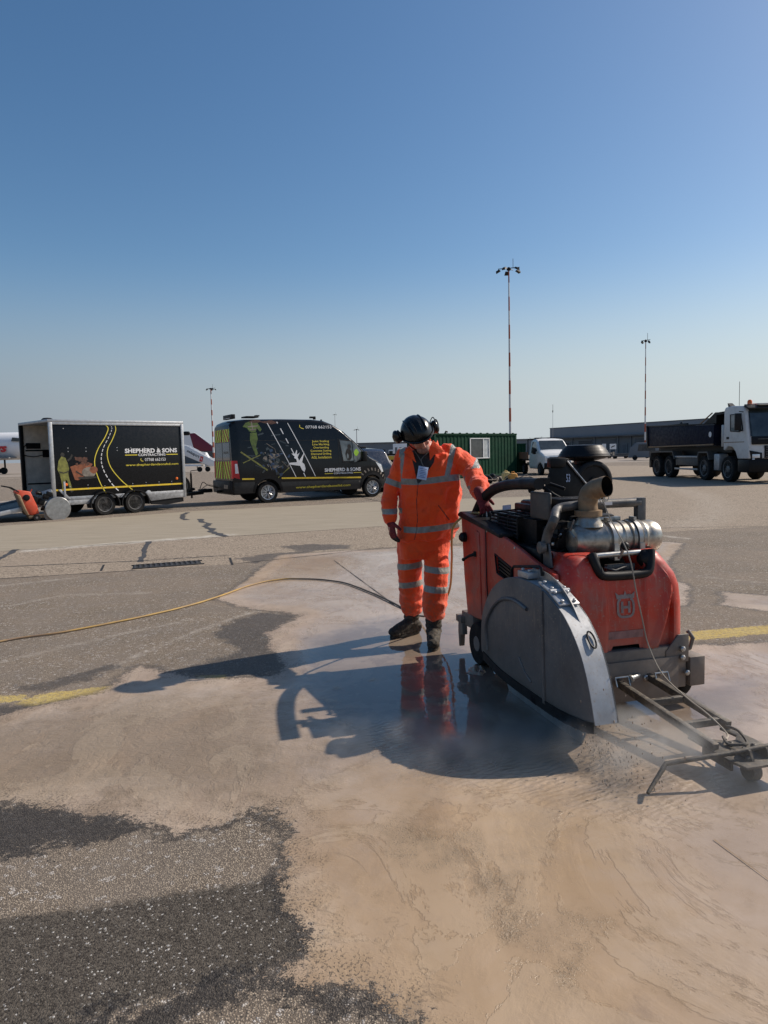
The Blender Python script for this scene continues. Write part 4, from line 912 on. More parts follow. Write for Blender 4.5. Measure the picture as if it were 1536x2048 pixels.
for s_, z in ((.35,.88),(3.55,.91)): MB().lathe([(.04,0),(.04,.012),(.02,.02),(.001,.02)], (s_, 0, z), (0,-1,0), 14).build('marker_lamp', M['lamp_amber'], tr)
mk('print_green', (.17,.17,.035), .5, var=.5, scale=8); mk('print_orange', (.24,.075,.03), .5, var=.5, scale=9); mk('print_grey', (.20,.17,.14), .5, var=.6, scale=8); mk('print_blue', (.022,.045,.095), .4, var=.8, scale=9); mk('print_lime', (.085,.13,.02), .45, var=.5, scale=7); mk('print_haze', (.035,.045,.05), .3, var=.7, scale=5)
def blob(cx, cz, w_, h_, n_=12, jit_=.12, rot_=0.0):
    out = []
    for k in range(n_):
        a = 2*math.pi*k/n_; r1 = 1 + random.uniform(-jit_, jit_); x, z = w_*math.cos(a)*r1, h_*math.sin(a)*r1
        out.append((cx + x*math.cos(rot_) - z*math.sin(rot_), cz + x*math.sin(rot_) + z*math.cos(rot_)))
    return out, [tuple(range(n_))]
mk('print_dark', (.02,.018,.015), .5, var=.6, scale=15); mk('print_rust', (.09,.035,.02), .5, var=.7, scale=18)
mb = MB(); mb.flat([(.19,1.50),(.27,1.62),(.37,1.58),(.42,1.44),(.45,1.30),(.42,1.16),(.44,1.02),(.50,.78),(.44,.74),(.38,.98),(.34,1.02),(.33,.78),(.25,.74),(.23,1.0),(.20,1.16),(.15,1.28)], [tuple(range(16))], tf(.003)); mb.build('printed_worker', M['print_green'], tr)
mb = MB(); mb.flat(*blob(.30,1.66,.055,.06), tf(.0035)); mb.flat(*strip2d([(.19,1.22),(.30,1.18),(.43,1.22)], .03), tf(.0036)); mb.flat(*strip2d([(.27,.74),(.24,.68)], .07), tf(.0036)); mb.flat(*strip2d([(.46,.75),(.50,.68)], .07), tf(.0036)); mb.flat(*strip2d([(.42,1.5),(.5,1.56),(.55,1.66)], .05), tf(.0036)); mb.build('printed_shadow', M['print_dark'], tr)
mb = MB(); mb.flat([(.48,1.34),(.60,1.38),(.80,1.40),(.98,1.44),(1.08,1.40),(1.03,1.32),(.92,1.26),(.80,1.04),(.66,.98),(.58,1.0)], [tuple(range(10))], tf(.003)); mb.build('printed_machine', M['print_orange'], tr)
mb = MB()
for i in range(16): mb.flat(*blob(random.uniform(.60,.98), random.uniform(1.40,1.60), random.uniform(.03,.09), random.uniform(.02,.05), 7, .3, random.uniform(-.4,.4)), tf(.0032+i*.0001))
mb.build('printed_engine', M['print_rust'], tr)
mb = MB(); mb.flat(*blob(.97,1.18,.19,.14,20,.03), tf(.0052)); mb.build('printed_blade', M['print_grey'], tr)
mb = MB(); mb.flat(*blob(1.10,1.24,.11,.10,14,.08), tf(.0056)); mb.build('printed_glow', M['print_orange'], tr)
mb = MB(); mb.flat(*blob(.92,1.04,.25,.035,14,.1), tf(.0060)); mb.flat(*strip2d([(.62,1.22),(.80,1.10)], .03), tf(.006)); mb.build('printed_shadow', M['print_dark'], tr)
# inside and rear
mb = MB(); mb.bx(.12,.5,TW-.05,TW-.03,1.86,2.02); mb.bx(.55,.8,TW-.06,TW-.03,1.62,1.80); mb.build('electric_box', M['black_plastic'], tr)
mb = MB(); mb.tube(spline([(.14,TW-.05,2.0),(.06,TW-.05,1.9),(.05,TW-.05,1.7),(.3,TW-.05,1.64),(.55,TW-.05,1.68)],5), .012, 6); mb.bx(.1,3.5,TW-.045,TW-.03,1.79,1.83); mb.bx(.1,3.5,TW-.045,TW-.03,.86,.90); mb.build('cable_run', M['black_plastic'], tr)
mb = MB(); a = math.atan2(.44, 2.3); mb.prism([(-.02,.46),(-2.4,.04),(-2.4,.0),(-.02,.40)], .06, TW-.06); mb.build('loading_ramp', M['black_metal'], tr, .006)
for y_ in (.03, TW-.06):
    mb = MB(); mb.prism([(-.02,.50),(-2.4,.09),(-2.4,.0),(-.02,.38)], y_, y_+.05); mb.build('ramp_edge', M['alu'], tr, .004)
# drawbar
mb = MB(); mb.prism([(3.8,.1),(3.8,.45),(5.0,1.0),(5.05,1.0)][0:0] or [(3.8,.25),(5.0,.92),(5.0,1.0),(3.8,.35)], .34, .44, 'z'); mb.prism([(3.8,1.8),(5.0,1.12),(5.0,1.04),(3.8,1.7)], .34, .44, 'z'); mb.bx(4.9,5.35,.95,1.09,.38,.50)
for i in range(8): mb.ell((random.uniform(4.3,5.2), 1.02+random.uniform(-.12,.12), random.uniform(.42,.56)), (.10,.07,.05), 8)
mb.build('drawbar', M['black_metal'], tr, .004)
wheel(tr, 4.02, .30, .62, .17, h=.66, rimm='rim_dark')
mb = MB(); mb.tube([(4.45,.72,.25),(4.45,.72,1.02)], .03, 8); mb.tube([(4.45,.72,1.02),(4.45,.72,1.10),(4.65,.66,1.12),(4.65,.66,1.24)], .014, 6); mb.build('jockey_winch', M['black_metal'], tr)
mb = MB(); mb.tube(spline([(4.9,.98,.5),(5.0,.95,.72),(5.2,.98,.62),(5.6,1.05,.5)],6), .012, 6); mb.tube(spline([(5.0,1.05,.5),(5.3,1.08,.62),(5.7,1.1,.5)],6), .010, 6); mb.build('coupling_cable', M['black_plastic'], tr)
# ---------------------------------------------------------------- small red floor saw
p0 = G(70, 1041); sa = R(38); ss = thing('floor_saw', 'small orange-red walk-behind saw parked by the trailer ramp', 'floor saw', p0, sa)
def SP(px, py): return PL(px, py, p0, sa)
def spoly(l): return [SP(*p) for p in l]
mb = MB(); mb.prism(spoly([(27,983),(38,980),(58,983),(72,1012),(76,1026),(62,1030),(54,1028),(47,1012),(38,998)]), -.16, .16); mb.build('body', M['saw_orange'], ss, .02)
mb = MB(); mb.prism(spoly([(29,987),(38,990),(48,1014),(56,1030),(50,1030),(44,1022),(36,1002)]), -.19, .19); mb.build('water_tank', M['rust_pipe'], ss, .02)
mb = MB(); mb.lathe([(.08,0),(.08,.02),(.05,.03),(.001,.03)], (SP(50,995)[0], -.16, SP(50,995)[1]), (0,-1,0), 18); mb.build('pulley_cover', M['black_metal'], ss)
for y_ in (-.15, .15):
    a, b, c_ = SP(36,984), SP(20,975), SP(4,972); mb = MB(); mb.tube([(a[0],y_,a[1]),(b[0],y_,b[1]),(c_[0],y_,c_[1])], .016, 8); mb.build('handle', M['black_metal'], ss)
mb = MB(); a, b = SP(57,988), SP(62,978); mb.tube([(a[0],-.1,a[1]),(b[0],-.1,b[1])], .012, 6); mb.build('lever', M['saw_orange'], ss)
mb = MB()
for (px_, py_, r_) in ((70,1000,.13),(80,1003,.12),(90,993,.10),(96,988,.09)):
    q = SP(px_, py_); mb.box((q[0], 0, q[1]), (r_*1.5, .26, r_*1.3), 0, Matrix.Rotation(.4, 3, 'Y'))
for i in range(16):
    q = SP(random.uniform(64,98), random.uniform(985,1022)); mb.box((q[0], random.uniform(-.16,.12), q[1]), [random.uniform(.04,.10) for _ in range(3)], 0, Matrix.Rotation(random.random(), 3, (1,.5,.2)))
mb.build('engine', M['black_metal'], ss, .006)
q = SP(95,986); mb = MB(); mb.lathe([(.075,-.14),(.085,-.12),(.085,.1),(.06,.12)], (q[0], 0, q[1]), (.9,0,.3), 16); mb.build('air_filter', M['steel'], ss)
q = SP(112,1017); mb = MB(); mb.lathe([(.001,-.012),(.30,-.01),(.31,.0),(.30,.01),(.001,.012)], (q[0], -.22, q[1]), (0,1,0), 48); mb.build('blade_guard', M['steel'], ss)
q = SP(106,1024); mb = MB(); mb.lathe([(.001,-.002),(.27,0),(.001,.002)], (q[0], -.20, q[1]-.01), (0,1,0), 48); mb.build('blade', M['chassis_grey'], ss)
mb = MB(); a, b = SP(55,1034), SP(126,1034); mb.bx(a[0], b[0]-.1, -.16, .16, .07, .14); mb.build('frame', M['rust_pipe'], ss, .01)
for sx in (SP(70,1036)[0], SP(100,1036)[0]+.05):
    for y_ in (-.2, .2): small_wheel(ss, (sx, y_, .085), .085, .05)
# ---------------------------------------------------------------- panel van bodies
class Van:
    def __init__(s, top, length, arches, arch_r, hwtab, base=.30, yc=1.0, nose=None):
        s.top, s.L, s.arches, s.ar, s.hw, s.base, s.yc, s.nose = top, length, arches, arch_r, hwtab, base, yc, nose or [(0,1)]
    def T(s, x): return lerp_table(s.top, x)
    def B(s, x):
        b = s.base
        for a in s.arches:
            d = abs(x - a)
            if d < s.ar: b = max(b, .34 + math.sqrt(s.ar**2 - d*d) - .02)
        return b
    def W(s, x, h): return lerp_table(s.hw, h) * lerp_table(s.nose, x)
    def body(s, name, m, parent, x0, x1, n=110):
        xs = [x0 + (x1-x0)*i/(n-1) for i in range(n)]
        for a in s.arches: xs += [a-s.ar, a-s.ar+.002, a+s.ar, a+s.ar-.002]
        xs += [p[0] for p in s.top if x0 < p[0] < x1]; xs = sorted(set(xs)); K = 16; rings = []
        for x in xs:
            b, t = s.B(x), s.T(x); r = min(.13, (t-b)*.3); half = []
            half.append((0, b)); half.append((s.W(x, b)-.06, b))
            for k in range(K+1): h = b+.05 + (t-r-b-.05)*k/K; half.append((s.W(x, h), h))
            for k in range(1, 6): a = math.pi/2*k/5; half.append((s.W(x, t-r) - r*1.1*(1-math.cos(a)), t-r+r*math.sin(a)))
            half.append((s.W(x, t)*.4, t+.02)); half.append((0, t+.025))
            ring = [(-y, h) for y, h in half] + [(y, h) for y, h in reversed(half)][1:-1]
            rings.append([(x, s.yc + y, h) for y, h in ring])
        nr = len(rings[0]); vs = [p for r_ in rings for p in r_]; fs = []
        for i in range(len(rings)-1):
            for k in range(nr): fs.append((i*nr+k, i*nr+(k+1)%nr, (i+1)*nr+(k+1)%nr, (i+1)*nr+k))
        fs += [tuple(range(nr)), tuple((len(rings)-1)*nr + k for k in range(nr))]
        return MB().add(vs, fs).build(name, m, parent, angle=38)
    def side(s, off, sg=-1): return lambda x, h: (x, s.yc + sg*(s.W(x, h) + off), h)
VA = R(29.4); V0 = Vector((-3.69, 22.43, 0))
van = thing('panel_van', 'black high-roof panel van with white lettering and chevron rear doors', 'van', V0, VA)
V = Van([(-1.14,2.50),(-1.08,2.58),(-.95,2.64),(-.6,2.675),(.6,2.69),(1.7,2.68),(2.1,2.64),(2.4,2.53),(2.65,2.38),(2.8,2.26),(3.3,1.83),(3.72,1.45),(3.8,1.40),(4.1,1.27),(4.3,1.14),(4.40,.98),(4.46,.80),(4.50,.62)],
        5.6, (0, 3.83), .42, [(.3,.95),(.5,.995),(1.1,1.0),(1.4,.985),(1.9,.935),(2.3,.88),(2.6,.83)], .30, 1.0, [(-1.14,.96),(-.9,1),(3.3,1),(3.8,.97),(4.2,.90),(4.4,.80),(4.5,.70)])
V.body('body', M['black_paint'], van, -1.14, 4.50)
mb = MB(); vf = V.side(.004)
mk('van_lower', (.018,.018,.018), .5, dirt=.3, dcol=(.10,.09,.08))
for c in ([(-1.1,.34),(-.44,.34),(-.44,.70),(-1.1,.70)], [(.44,.32),(3.38,.30),(3.38,.62),(.44,.66)]): quadpatch(mb, c, 16, 5, V.side(.006))
mb.build('lower_panel', M['van_lower'], van)
mb = MB()
for a in (0, 3.83):
    pts = [(a+math.cos(t)*.47, .36+math.sin(t)*.46) for t in [math.pi*k/18 for k in range(0, 19)]]; v2, f2 = strip2d(pts, .08); mb.flat(v2, f2, V.side(.010))
mb.build('arch_trim', M['black_plastic'], van)
mb = MB(); quadpatch(mb, [(2.62,1.98),(3.06,1.93),(3.10,1.28),(2.72,1.28)], 6, 8, vf); quadpatch(mb, [(3.09,1.92),(3.20,1.84),(3.60,1.40),(3.13,1.22)], 6, 8, vf); mb.build('side_window', M['glass_clear'], van); mb = MB(); mb.flat(*strip2d(dense([(2.60,2.0),(3.08,1.95),(3.22,1.86),(3.63,1.38),(3.12,1.20),(2.70,1.26),(2.60,2.0)],5), .022), V.side(.007)); mb.build('window_seal', M['dark_line'], van); mb = MB(); mb.flat(*blob(2.92,1.50,.13,.20,10,.1), V.side(.006)); mb.flat(*blob(2.96,1.76,.07,.08,10,.05), V.side(.006)); mb.build('seat', M['dark_line'], van)
MB().flat(*blob(3.22,1.56,.09,.12,10,.15), V.side(.006)).build('vest_on_seat', M['hi_green'], van)
mb = MB()
def ws(u, v):
    x = 2.80 + .96*v; wy = (V.W(x, V.T(x)) - .10) * (2*u-1); return (x, V.yc + wy, V.T(x) + .028)
mb.grid(ws, 14, 10); mb.build('windscreen', M['glass'], van)
mb = MB(); mb.box((3.42,-.14,1.42), (.16,.22,.34)); mb.bx(3.40,3.50,-.04,.06,1.36,1.42); mb.build('wing_mirror', M['black_plastic'], van, .03)
mb = MB(); mb.box((3.42,2.14,1.42), (.16,.22,.34)); mb.build('wing_mirror', M['black_plastic'], van, .03)
mb = MB(); quadpatch(mb, [(3.98,1.22),(4.22,1.12),(4.34,.86),(4.24,.86)], 5, 5, V.side(.008)); mb.build('headlight', M['lens'], van)
mb = MB(); quadpatch(mb, [(4.10,.62),(4.46,.62),(4.46,.38),(4.28,.34)], 6, 4, V.side(.012)); mb.bx(4.40,4.54,.3,1.7,.34,.66); mb.build('front_bumper', M['black_plastic'], van, .02)
for s_ in (0, 3.83):
    wheel(van, s_, .345, .13, .22, spokes=9); wheel(van, s_, .345, 1.87, .22, spokes=5, side=1)
mb = MB(); mb.flat(*strip2d(dense([(-.85,.80),(-.45,.79)]), .05), V.side(.005)); mb.flat(*strip2d(dense([(.47,.78),(3.36,.70)], 30), .05), V.side(.005)); mb.build('yellow_stripe', M['yellow_stripe'], van)
lettering(van, 'www.shepherdandsonsltd.com', .95, 2.95, .395, .50, M['decal_yellow'], V.side(.010), .015)
lettering(van, 'SHEPHERD & SONS', 2.0, 3.36, .93, 1.05, M['decal_white'], vf, .035)
lettering(van, 'CONTRACTING', 2.33, 3.05, .845, .90, M['decal_white'], vf, .02)
mb = MB(); mb.flat(*strip2d([(2.0,.87),(2.3,.87)], .018), vf); mb.flat(*strip2d([(3.08,.87),(3.38,.87)], .018), vf); mb.build('lettering', M['decal_yellow'], van)
lettering(van, '07768 662153', 1.42, 2.36, 2.38, 2.475, M['decal_white'], vf, .005)
mb = MB(); mb.flat(*strip2d([(1.22,2.50),(1.21,2.43),(1.27,2.39),(1.35,2.37)], .022), vf); mb.build('phone_symbol', M['decal_yellow'], van)
for i, (tx, a, b) in enumerate((('Joint Sealing',1.60,2.22),('Line Marking',1.61,2.22),('Overbanding',1.64,2.2),('Concrete Sawing',1.53,2.28),('Diamond Drilling',1.54,2.27),('AGL Installation',1.54,2.27))):
    z = 1.94 - i*.105; lettering(van, tx, a, b, z-.035, z+.05, M['decal_yellow'], vf, .01)
def vline(a, b, w_, m, name='painted_line', off=.004): return MB().flat(*strip2d(dense([a, b], 20), w_), V.side(off)).build(name, m, van)
vline((.10,2.56),(.97,.80), .022, M['decal_white']); vline((.80,2.56),(1.66,.80), .022, M['decal_white'])
mb = MB()
for k, (f0, f1) in enumerate(((.0,.03),(.12,.22),(.30,.39),(.48,.58),(.93,1.0))):
    A_, B_ = (.43,2.60), (1.30,.80); mb.flat(*strip2d(dense([(A_[0]+(B_[0]-A_[0])*f0, A_[1]+(B_[1]-A_[1])*f0), (A_[0]+(B_[0]-A_[0])*f1, A_[1]+(B_[1]-A_[1])*f1)], 4), .03), vf)
mb.build('painted_dashes', M['decal_white'], van)
ps = [(1.27,.95),(1.31,1.06),(1.28,1.20),(1.20,1.28),(1.30,1.62),(1.23,1.50),(1.10,1.33),(1.05,1.44),(1.14,1.60),(1.08,1.55),(1.03,1.53),(1.05,1.66),(1.03,1.68),(.97,1.56),(.85,1.57),(.90,1.51),(.95,1.47),(.93,1.42),(1.00,1.38),(1.02,1.28),(.78,1.27),(.72,1.22),(.98,1.18),(1.12,1.16),(1.19,1.02)]
MB().flat(ps, [tuple(range(len(ps)))], V.side(.008)).build('printed_aircraft', M['decal_white'], van, smooth=False)
mb = MB(); mb.flat([(-.62,2.56),(-.50,2.60),(-.36,2.62),(-.22,2.56),(-.10,2.36),(-.16,2.28),(-.27,2.40),(-.30,2.28),(-.44,2.26),(-.52,2.30),(-.58,2.40),(-.72,2.44)], [tuple(range(12))], vf); mb.flat([(-.50,2.24),(-.28,2.26),(-.26,2.05),(-.34,1.8),(-.28,1.58),(-.36,1.52),(-.45,1.75),(-.52,2.0)], [tuple(range(8))], vf); mb.build('printed_worker', M['print_lime'], van)
mb = MB(); mb.flat(*strip2d([(-.55,2.44),(-.22,2.47)], .035), V.side(.006)); mb.flat(*strip2d([(-.5,2.34),(-.28,2.36)], .03), V.side(.006)); mb.flat(*strip2d([(-.42,2.6),(-.40,2.3)], .03), V.side(.006)); mb.build('printed_tape', M['print_grey'], van)
mb = MB(); mb.flat(*blob(-.3,2.60,.22,.05,12,.3), V.side(.0055)); mb.flat(*blob(.18,2.58,.3,.06,9,.3), V.side(.003)); mb.build('printed_shadow', M['print_rust'], van)
mb = MB(); mb2 = MB(); mb3 = MB()
for i in range(60):
    cx_, cz_ = random.gauss(.25, .22), random.gauss(1.35, .25)
    if cz_ > 1.95 or cx_ < -.2 or cx_ > .75 or cz_ < .85: continue
    (mb, mb2, mb3)[i % 3].flat(*blob(cx_, cz_, random.uniform(.02,.09), random.uniform(.015,.07), random.randint(5,9), .4, random.uniform(0,3)), V.side(.004+i*.0001))
for k in range(7):
    x_ = random.uniform(-.1,.5); z_ = random.uniform(1.0,1.8); mb3.flat(*strip2d([(x_,z_),(x_+random.uniform(-.3,.3),z_+random.uniform(-.3,.3))], .015), V.side(.011))
mb3.flat(*ring_(.05,1.27,.12), V.side(.0115)) if False else None
mb.build('printed_machine', M['print_blue'], van); mb2.build('printed_shadow', M['print_haze'], van); mb3.build('printed_highlight', M['print_grey'], van)
mb = MB()
for i in range(18):
    cx_, cz_ = random.uniform(-.75,.7), random.uniform(.85,2.3); l_ = random.uniform(.1,.35); an = random.uniform(-.6,.6)
    mb.flat(*strip2d([(cx_,cz_),(cx_+l_*math.cos(an),cz_+l_*math.sin(an))], random.uniform(.01,.05)), V.side(.003))
mb.build('printed_streaks', M['print_haze'], van)
mb = MB(); mb.flat(*strip2d(dense([(-.85,1.65),(0.0,1.05)]), .05), V.side(.0035)); mb.flat(*strip2d(dense([(.35,.80),(.75,1.12)]), .03), V.side(.0035)); mb.flat(*strip2d(dense([(-.8,1.3),(-.2,1.55)]), .03), V.side(.0035)); mb.build('printed_beam', M['print_green'], van)
# rear
RX = -1.146
def rear(y, z): return (RX, V.yc + y, z)
for (ya, yb, za, zb, flip) in ((-.86,-.03,.80,1.36,1),(.03,.86,.80,1.36,-1),(-.78,-.03,1.98,2.38,1),(.03,.78,1.98,2.38,-1)):
    mb = MB(); mb.flat([(ya,za),(yb,za),(yb,zb),(ya,zb)], [(0,1,2,3)], rear); k = 3; wd = (yb-ya)/k
    for i in range(-2, k+2):
        for (o0, w_) in ((0, .5),):
            xs = [ya+i*wd, ya+(i+w_)*wd]; sl_ = .34*flip
            poly = [(xs[0],za),(xs[1],za),(xs[1]+sl_,zb),(xs[0]+sl_,zb)]; poly = [(min(max(p[0],ya),yb),p[1]) for p in poly]
            if max(p[0] for p in poly)-min(p[0] for p in poly) > .02: mb.flat(poly, [(0,1,2,3)], lambda y, z: (RX-.003, V.yc+y, z), 1)
    mb.build('chevron_panel', [M['hi_green'], M['hi_red']], van, smooth=False)
mb = MB(); mb.flat([(-.78,1.40),(-.03,1.40),(-.03,1.95),(-.75,1.95)], [(0,1,2,3)], rear); mb.flat([(.03,1.40),(.78,1.40),(.75,1.95),(.03,1.95)], [(0,1,2,3)], rear); mb.build('rear_window', M['glass'], van)
lettering(van, 'SHEPHERD & SONS', .64, .10, 1.60, 1.68, M['print_haze'], lambda y, z: (RX-.003, V.yc-y, z), .03)
mb = MB(); quadpatch(mb, [(-1.12,.86),(-.92,.80),(-.98,1.38),(-1.12,1.38)], 4, 6, V.side(.012)); mb.bx(-1.155,-1.11,.03,.13,.82,1.38); mb.build('tail_light', M['lamp_red'], van)
mb = MB(); quadpatch(mb, [(-1.06,.98),(-.955,.98),(-.985,1.28),(-1.06,1.28)], 3, 4, V.side(.016)); mb.build('reversing_lamp', M['decal_white'], van)
mb = MB(); mb.bx(-1.155,-1.11,1.87,1.97,.82,1.38); mb.build('tail_light', M['lamp_red'], van)
mb = MB(); mb.bx(-1.24,-1.08,.06,1.94,.34,.74); mb.bx(-1.40,-1.2,.95,1.05,.36,.44); mb.build('rear_bumper', M['black_plastic'], van, .03)
mb = MB(); mb.bx(-1.245,-1.238,.25,.65,.50,.62); mb.build('number_plate', M['print_grey'], van)
mb = MB(); mb.box((-1.02,.55,2.76), (.12,.9,.14)); mb.bx(-1.09,-1.07,.2,.9,2.70,2.73,1); mb.build('roof_light_bar', [M['black_plastic'], M['lens']], van, .01)
mb = MB(); mb.box((-.35,.5,2.76), (.42,.5,.05)); mb.box((-.15,.4,2.80), (.12,.2,.04)); mb.build('roof_rack_light', M['black_plastic'], van, .01)
mb = MB(); mb.lathe([(.05,0),(.05,.10),(.001,.11)], (1.95,.6,2.70), (0,0,1), 12); mb.box((1.86,.6,2.77), (.14,.12,.06)); mb.box((2.2,.6,2.67), (.05,.05,.06)); mb.build('roof_camera', M['black_plastic'], van)
mb = MB(); mb.flat(*strip2d(dense([(2.56,.36),(2.56,2.05)]), .012), V.side(.005)); mb.flat(*strip2d(dense([(.95,.62),(.95,.66)]), .01), V.side(.005)); mb.flat(*strip2d(dense([(-.72,2.0),(2.45,1.99)], 30), .010), V.side(.002)); mb.build('door_gap', M['dark_line'], van)
mb = MB(); mb.flat(*strip2d(dense([(2.66,1.24),(2.80,1.22)]), .03), V.side(.012)); mb.build('door_handle', M['black_plastic'], van)
mb = MB()
for k in range(11):
    a = math.pi*(.12+.76*k/10); mb.flat(*strip2d([(3.83+math.cos(a)*.56,.36+math.sin(a)*.56),(3.83+math.cos(a+.05)*.66,.36+math.sin(a+.05)*.66)], .05), vf)
mb.build('printed_tread', M['print_grey'], van)
# ---------------------------------------------------------------- dark car beyond the van
cb = AT(772, 925, 27.5); car = thing('parked_car', 'dark blue estate car half hidden behind the black van bonnet', 'car', (cb.x-.1, 27.5, 0), R(118))
C = Van([(-.85,1.02),(-.80,1.15),(-.62,1.55),(-.45,1.66),(.6,1.72),(1.5,1.68),(1.9,1.55),(2.5,1.12),(3.2,.98),(3.5,.80),(3.6,.6)], 4.5, (0, 2.65), .36, [(.3,.86),(.5,.92),(.9,.92),(1.0,.90),(1.5,.74),(1.75,.66)], .25, .92, [(-.85,.93),(-.5,1),(2.9,1),(3.6,.8)])
mk('car_navy', (.012,.022,.045), .25, coat=.5, dirt=.15); C.body('body', M['car_navy'], car, -.85, 3.6, 60)
for sg in (-1, 1):
    mb = MB(); quadpatch(mb, [(-.4,1.52),(1.6,1.55),(2.1,1.08),(-.6,1.05)], 12, 5, C.side(.004, sg)); mb.build('side_window', M['glass'], car)
    mb = MB(); quadpatch(mb, [(-.84,.98),(-.70,1.02),(-.70,.80),(-.84,.78)], 3, 3, C.side(.008, sg)); mb.build('tail_light', M['lamp_red'], car)
mb = MB(); mb.add([(-.815,.30,1.08),(-.815,1.54,1.08),(-.60,1.45,1.58),(-.60,.39,1.58)], [(0,1,2,3)]); mb.build('rear_window', M['glass'], car)
for s_ in (0, 2.65): wheel(car, s_, .33, .10, .2, spokes=7); wheel(car, s_, .33, 1.74, .2, spokes=7, side=1)
mb = MB(); mb.bx(.1,.3,.7,1.14,1.71,1.79); mb.build('roof_beacon', M['black_plastic'], car, .01)
# ---------------------------------------------------------------- tipper truck
KA = R(-88.5); K0 = Vector((13.93, 34.3, 0)); tk = thing('tipper_truck', 'eight-wheel tipper truck with white cab and navy body', 'truck', K0, KA)
for s_ in (-1.40, 0.0): wheel(tk, s_, .53, .20, .34, rimm='rim_dark', dish=.12, hubr=.3); wheel(tk, s_, .53, 2.30, .34, rimm='rim_dark', side=1)
for s_ in (3.62, 5.62): wheel(tk, s_, .53, .17, .31, rimm='rim_dark', dish=.02, hubr=.28); wheel(tk, s_, .53, 2.33, .31, rimm='rim_dark', side=1)
mb = MB(); mb.prism([(-2.3,1.0),(4.5,1.0),(4.5,1.5),(-2.2,1.46)], .5, 2.0); mb.build('subframe', M['black_metal'], tk); mb = MB(); mb.bx(-2.3,7.0,.75,.95,.62,1.0); mb.bx(-2.3,7.0,1.55,1.75,.62,1.0); mb.bx(-2.45,-2.2,.1,2.4,.45,1.3); mb.build('chassis', M['black_metal'], tk)
mb = MB(); mb.prism([(-2.40,1.52),(-2.58,2.55),(4.45,2.38),(4.45,1.56)], .02, .09); mb.build('body_side', M['navy'], tk, .01)
mb = MB(); mb.prism([(-2.40,1.52),(-2.58,2.55),(4.45,2.38),(4.45,1.56)], 2.41, 2.48); mb.build('body_side', M['navy'], tk, .01)
mb = MB(); mb.bx(-2.4,4.45,.09,2.41,1.50,1.60); mb.bx(4.40,4.48,.09,2.41,1.55,2.9); mb.build('body_floor', M['navy'], tk)
mb = MB(); mb.prism([(-2.62,2.62),(-2.44,1.45),(-2.32,1.45),(-2.44,2.62)], -.04, 2.54); mb.build('tailgate', M['black_metal'], tk, .02)
mb = MB(); mb.prism([(-2.5,2.56),(4.5,2.39),(4.5,2.44),(-2.5,2.61)], -.01, .10); mb.bx(.0,2.0,.0,.08,2.50,2.56); mb.ell((1.2,.1,2.56),(.18,.05,.09),8); mb.build('top_rail', M['black_metal'], tk, .01)
mb = MB(); mb.prism([(3.5,2.45),(4.45,2.88),(5.35,2.90),(5.35,2.80),(4.6,2.78),(4.5,1.5),(4.9,1.5),(4.9,2.9)][:5]+[(4.6,2.4)], .05, 2.45); mb.prism([(4.55,1.2),(5.35,1.2),(5.35,2.86),(4.55,2.86)], .35, 2.2); mb.build('headboard', M['black_metal'], tk)
mb = MB(); mb.tube([(3.2,.02,2.45),(4.3,.02,2.88)], .03, 6); mb.prism([(-2.42,1.47),(4.45,1.52),(4.45,1.58),(-2.40,1.54)], -.02, .03); mb.build('lower_rail', M['rust_pipe'], tk)
mb = MB(); mb.lathe([(.12,0),(.12,.01),(.001,.01)], (4.15,.02,1.98), (0,-1,0), 20); mb.build('round_sticker', M['decal_white'], tk)
mb = MB()
for a, b in ((-2.1,.65),):
    mb.prism([(a-.05,.85),(a+.10,1.28),(b-.1,1.30),(b+.12,.9),(b+.08,.9),(b-.15,1.24),(a+.15,1.22),(a+.0,.85)], -.02, .45)
mb.build('mudguard', M['chassis_grey'], tk); mb = MB(); mb.prism([(3.02,.9),(3.15,1.25),(4.0,1.25),(4.15,.9),(4.08,.9),(3.95,1.19),(3.2,1.19),(3.09,.9)], -.02, .42); mb.build('mudguard', M['chassis_grey'], tk)
mb = MB(); mb.bx(.75,2.95,.06,.30,.62,1.0); mb.build('side_locker', M['chassis_grey'], tk, .02)
mb = MB(); mb.bx(.7,3.0,.02,.07,.42,.50); mb.bx(.7,3.0,.02,.07,.98,1.06); mb.build('side_guard', M['alu'], tk, .01)
mb = MB(); mb.bx(4.35,4.80,.08,.5,.45,1.15); mb.build('fuel_tank', M['alu'], tk, .05)
mb = MB(); mb.bx(5.02,5.22,.05,.22,1.45,2.35); mb.build('exhaust_stack', M['alu'], tk, .02)
cabp = [(5.30,1.25),(5.32,2.92),(5.42,3.04),(5.9,3.07),(6.72,3.02),(6.88,2.80),(6.98,2.35),(7.15,1.75),(7.22,1.30),(7.22,1.02),(6.95,1.02),(6.62,1.00),(6.42,1.10),(6.30,1.35),(6.05,1.52),(5.55,1.52),(5.40,1.40)]
cabp = [(5.30,1.30),(5.32,2.92),(5.42,3.04),(5.9,3.07),(6.72,3.02),(6.88,2.80),(6.98,2.35),(7.15,1.75),(7.22,1.30),(7.22,.95),(6.40,.95),(6.25,1.22),(6.0,1.42),(5.62,1.46),(5.42,1.30)]
mb = MB(); mb.prism(cabp, .0, 2.5); mb.build('cab', M['truck_white'], tk, .05, 3)
mb = MB(); mb.prism([(5.85,2.72),(6.62,2.72),(6.80,2.10),(6.55,2.02),(5.88,2.06)], -.012, .0); mb.build('side_window', M['glass_clear'], tk, .0)
mb = MB(); mb.tube([(5.85,-.012,2.72),(6.62,-.012,2.72),(6.80,-.012,2.10),(6.55,-.012,2.02),(5.88,-.012,2.06)], .022, 6, closed=True); mb.build('window_seal', M['black_plastic'], tk)
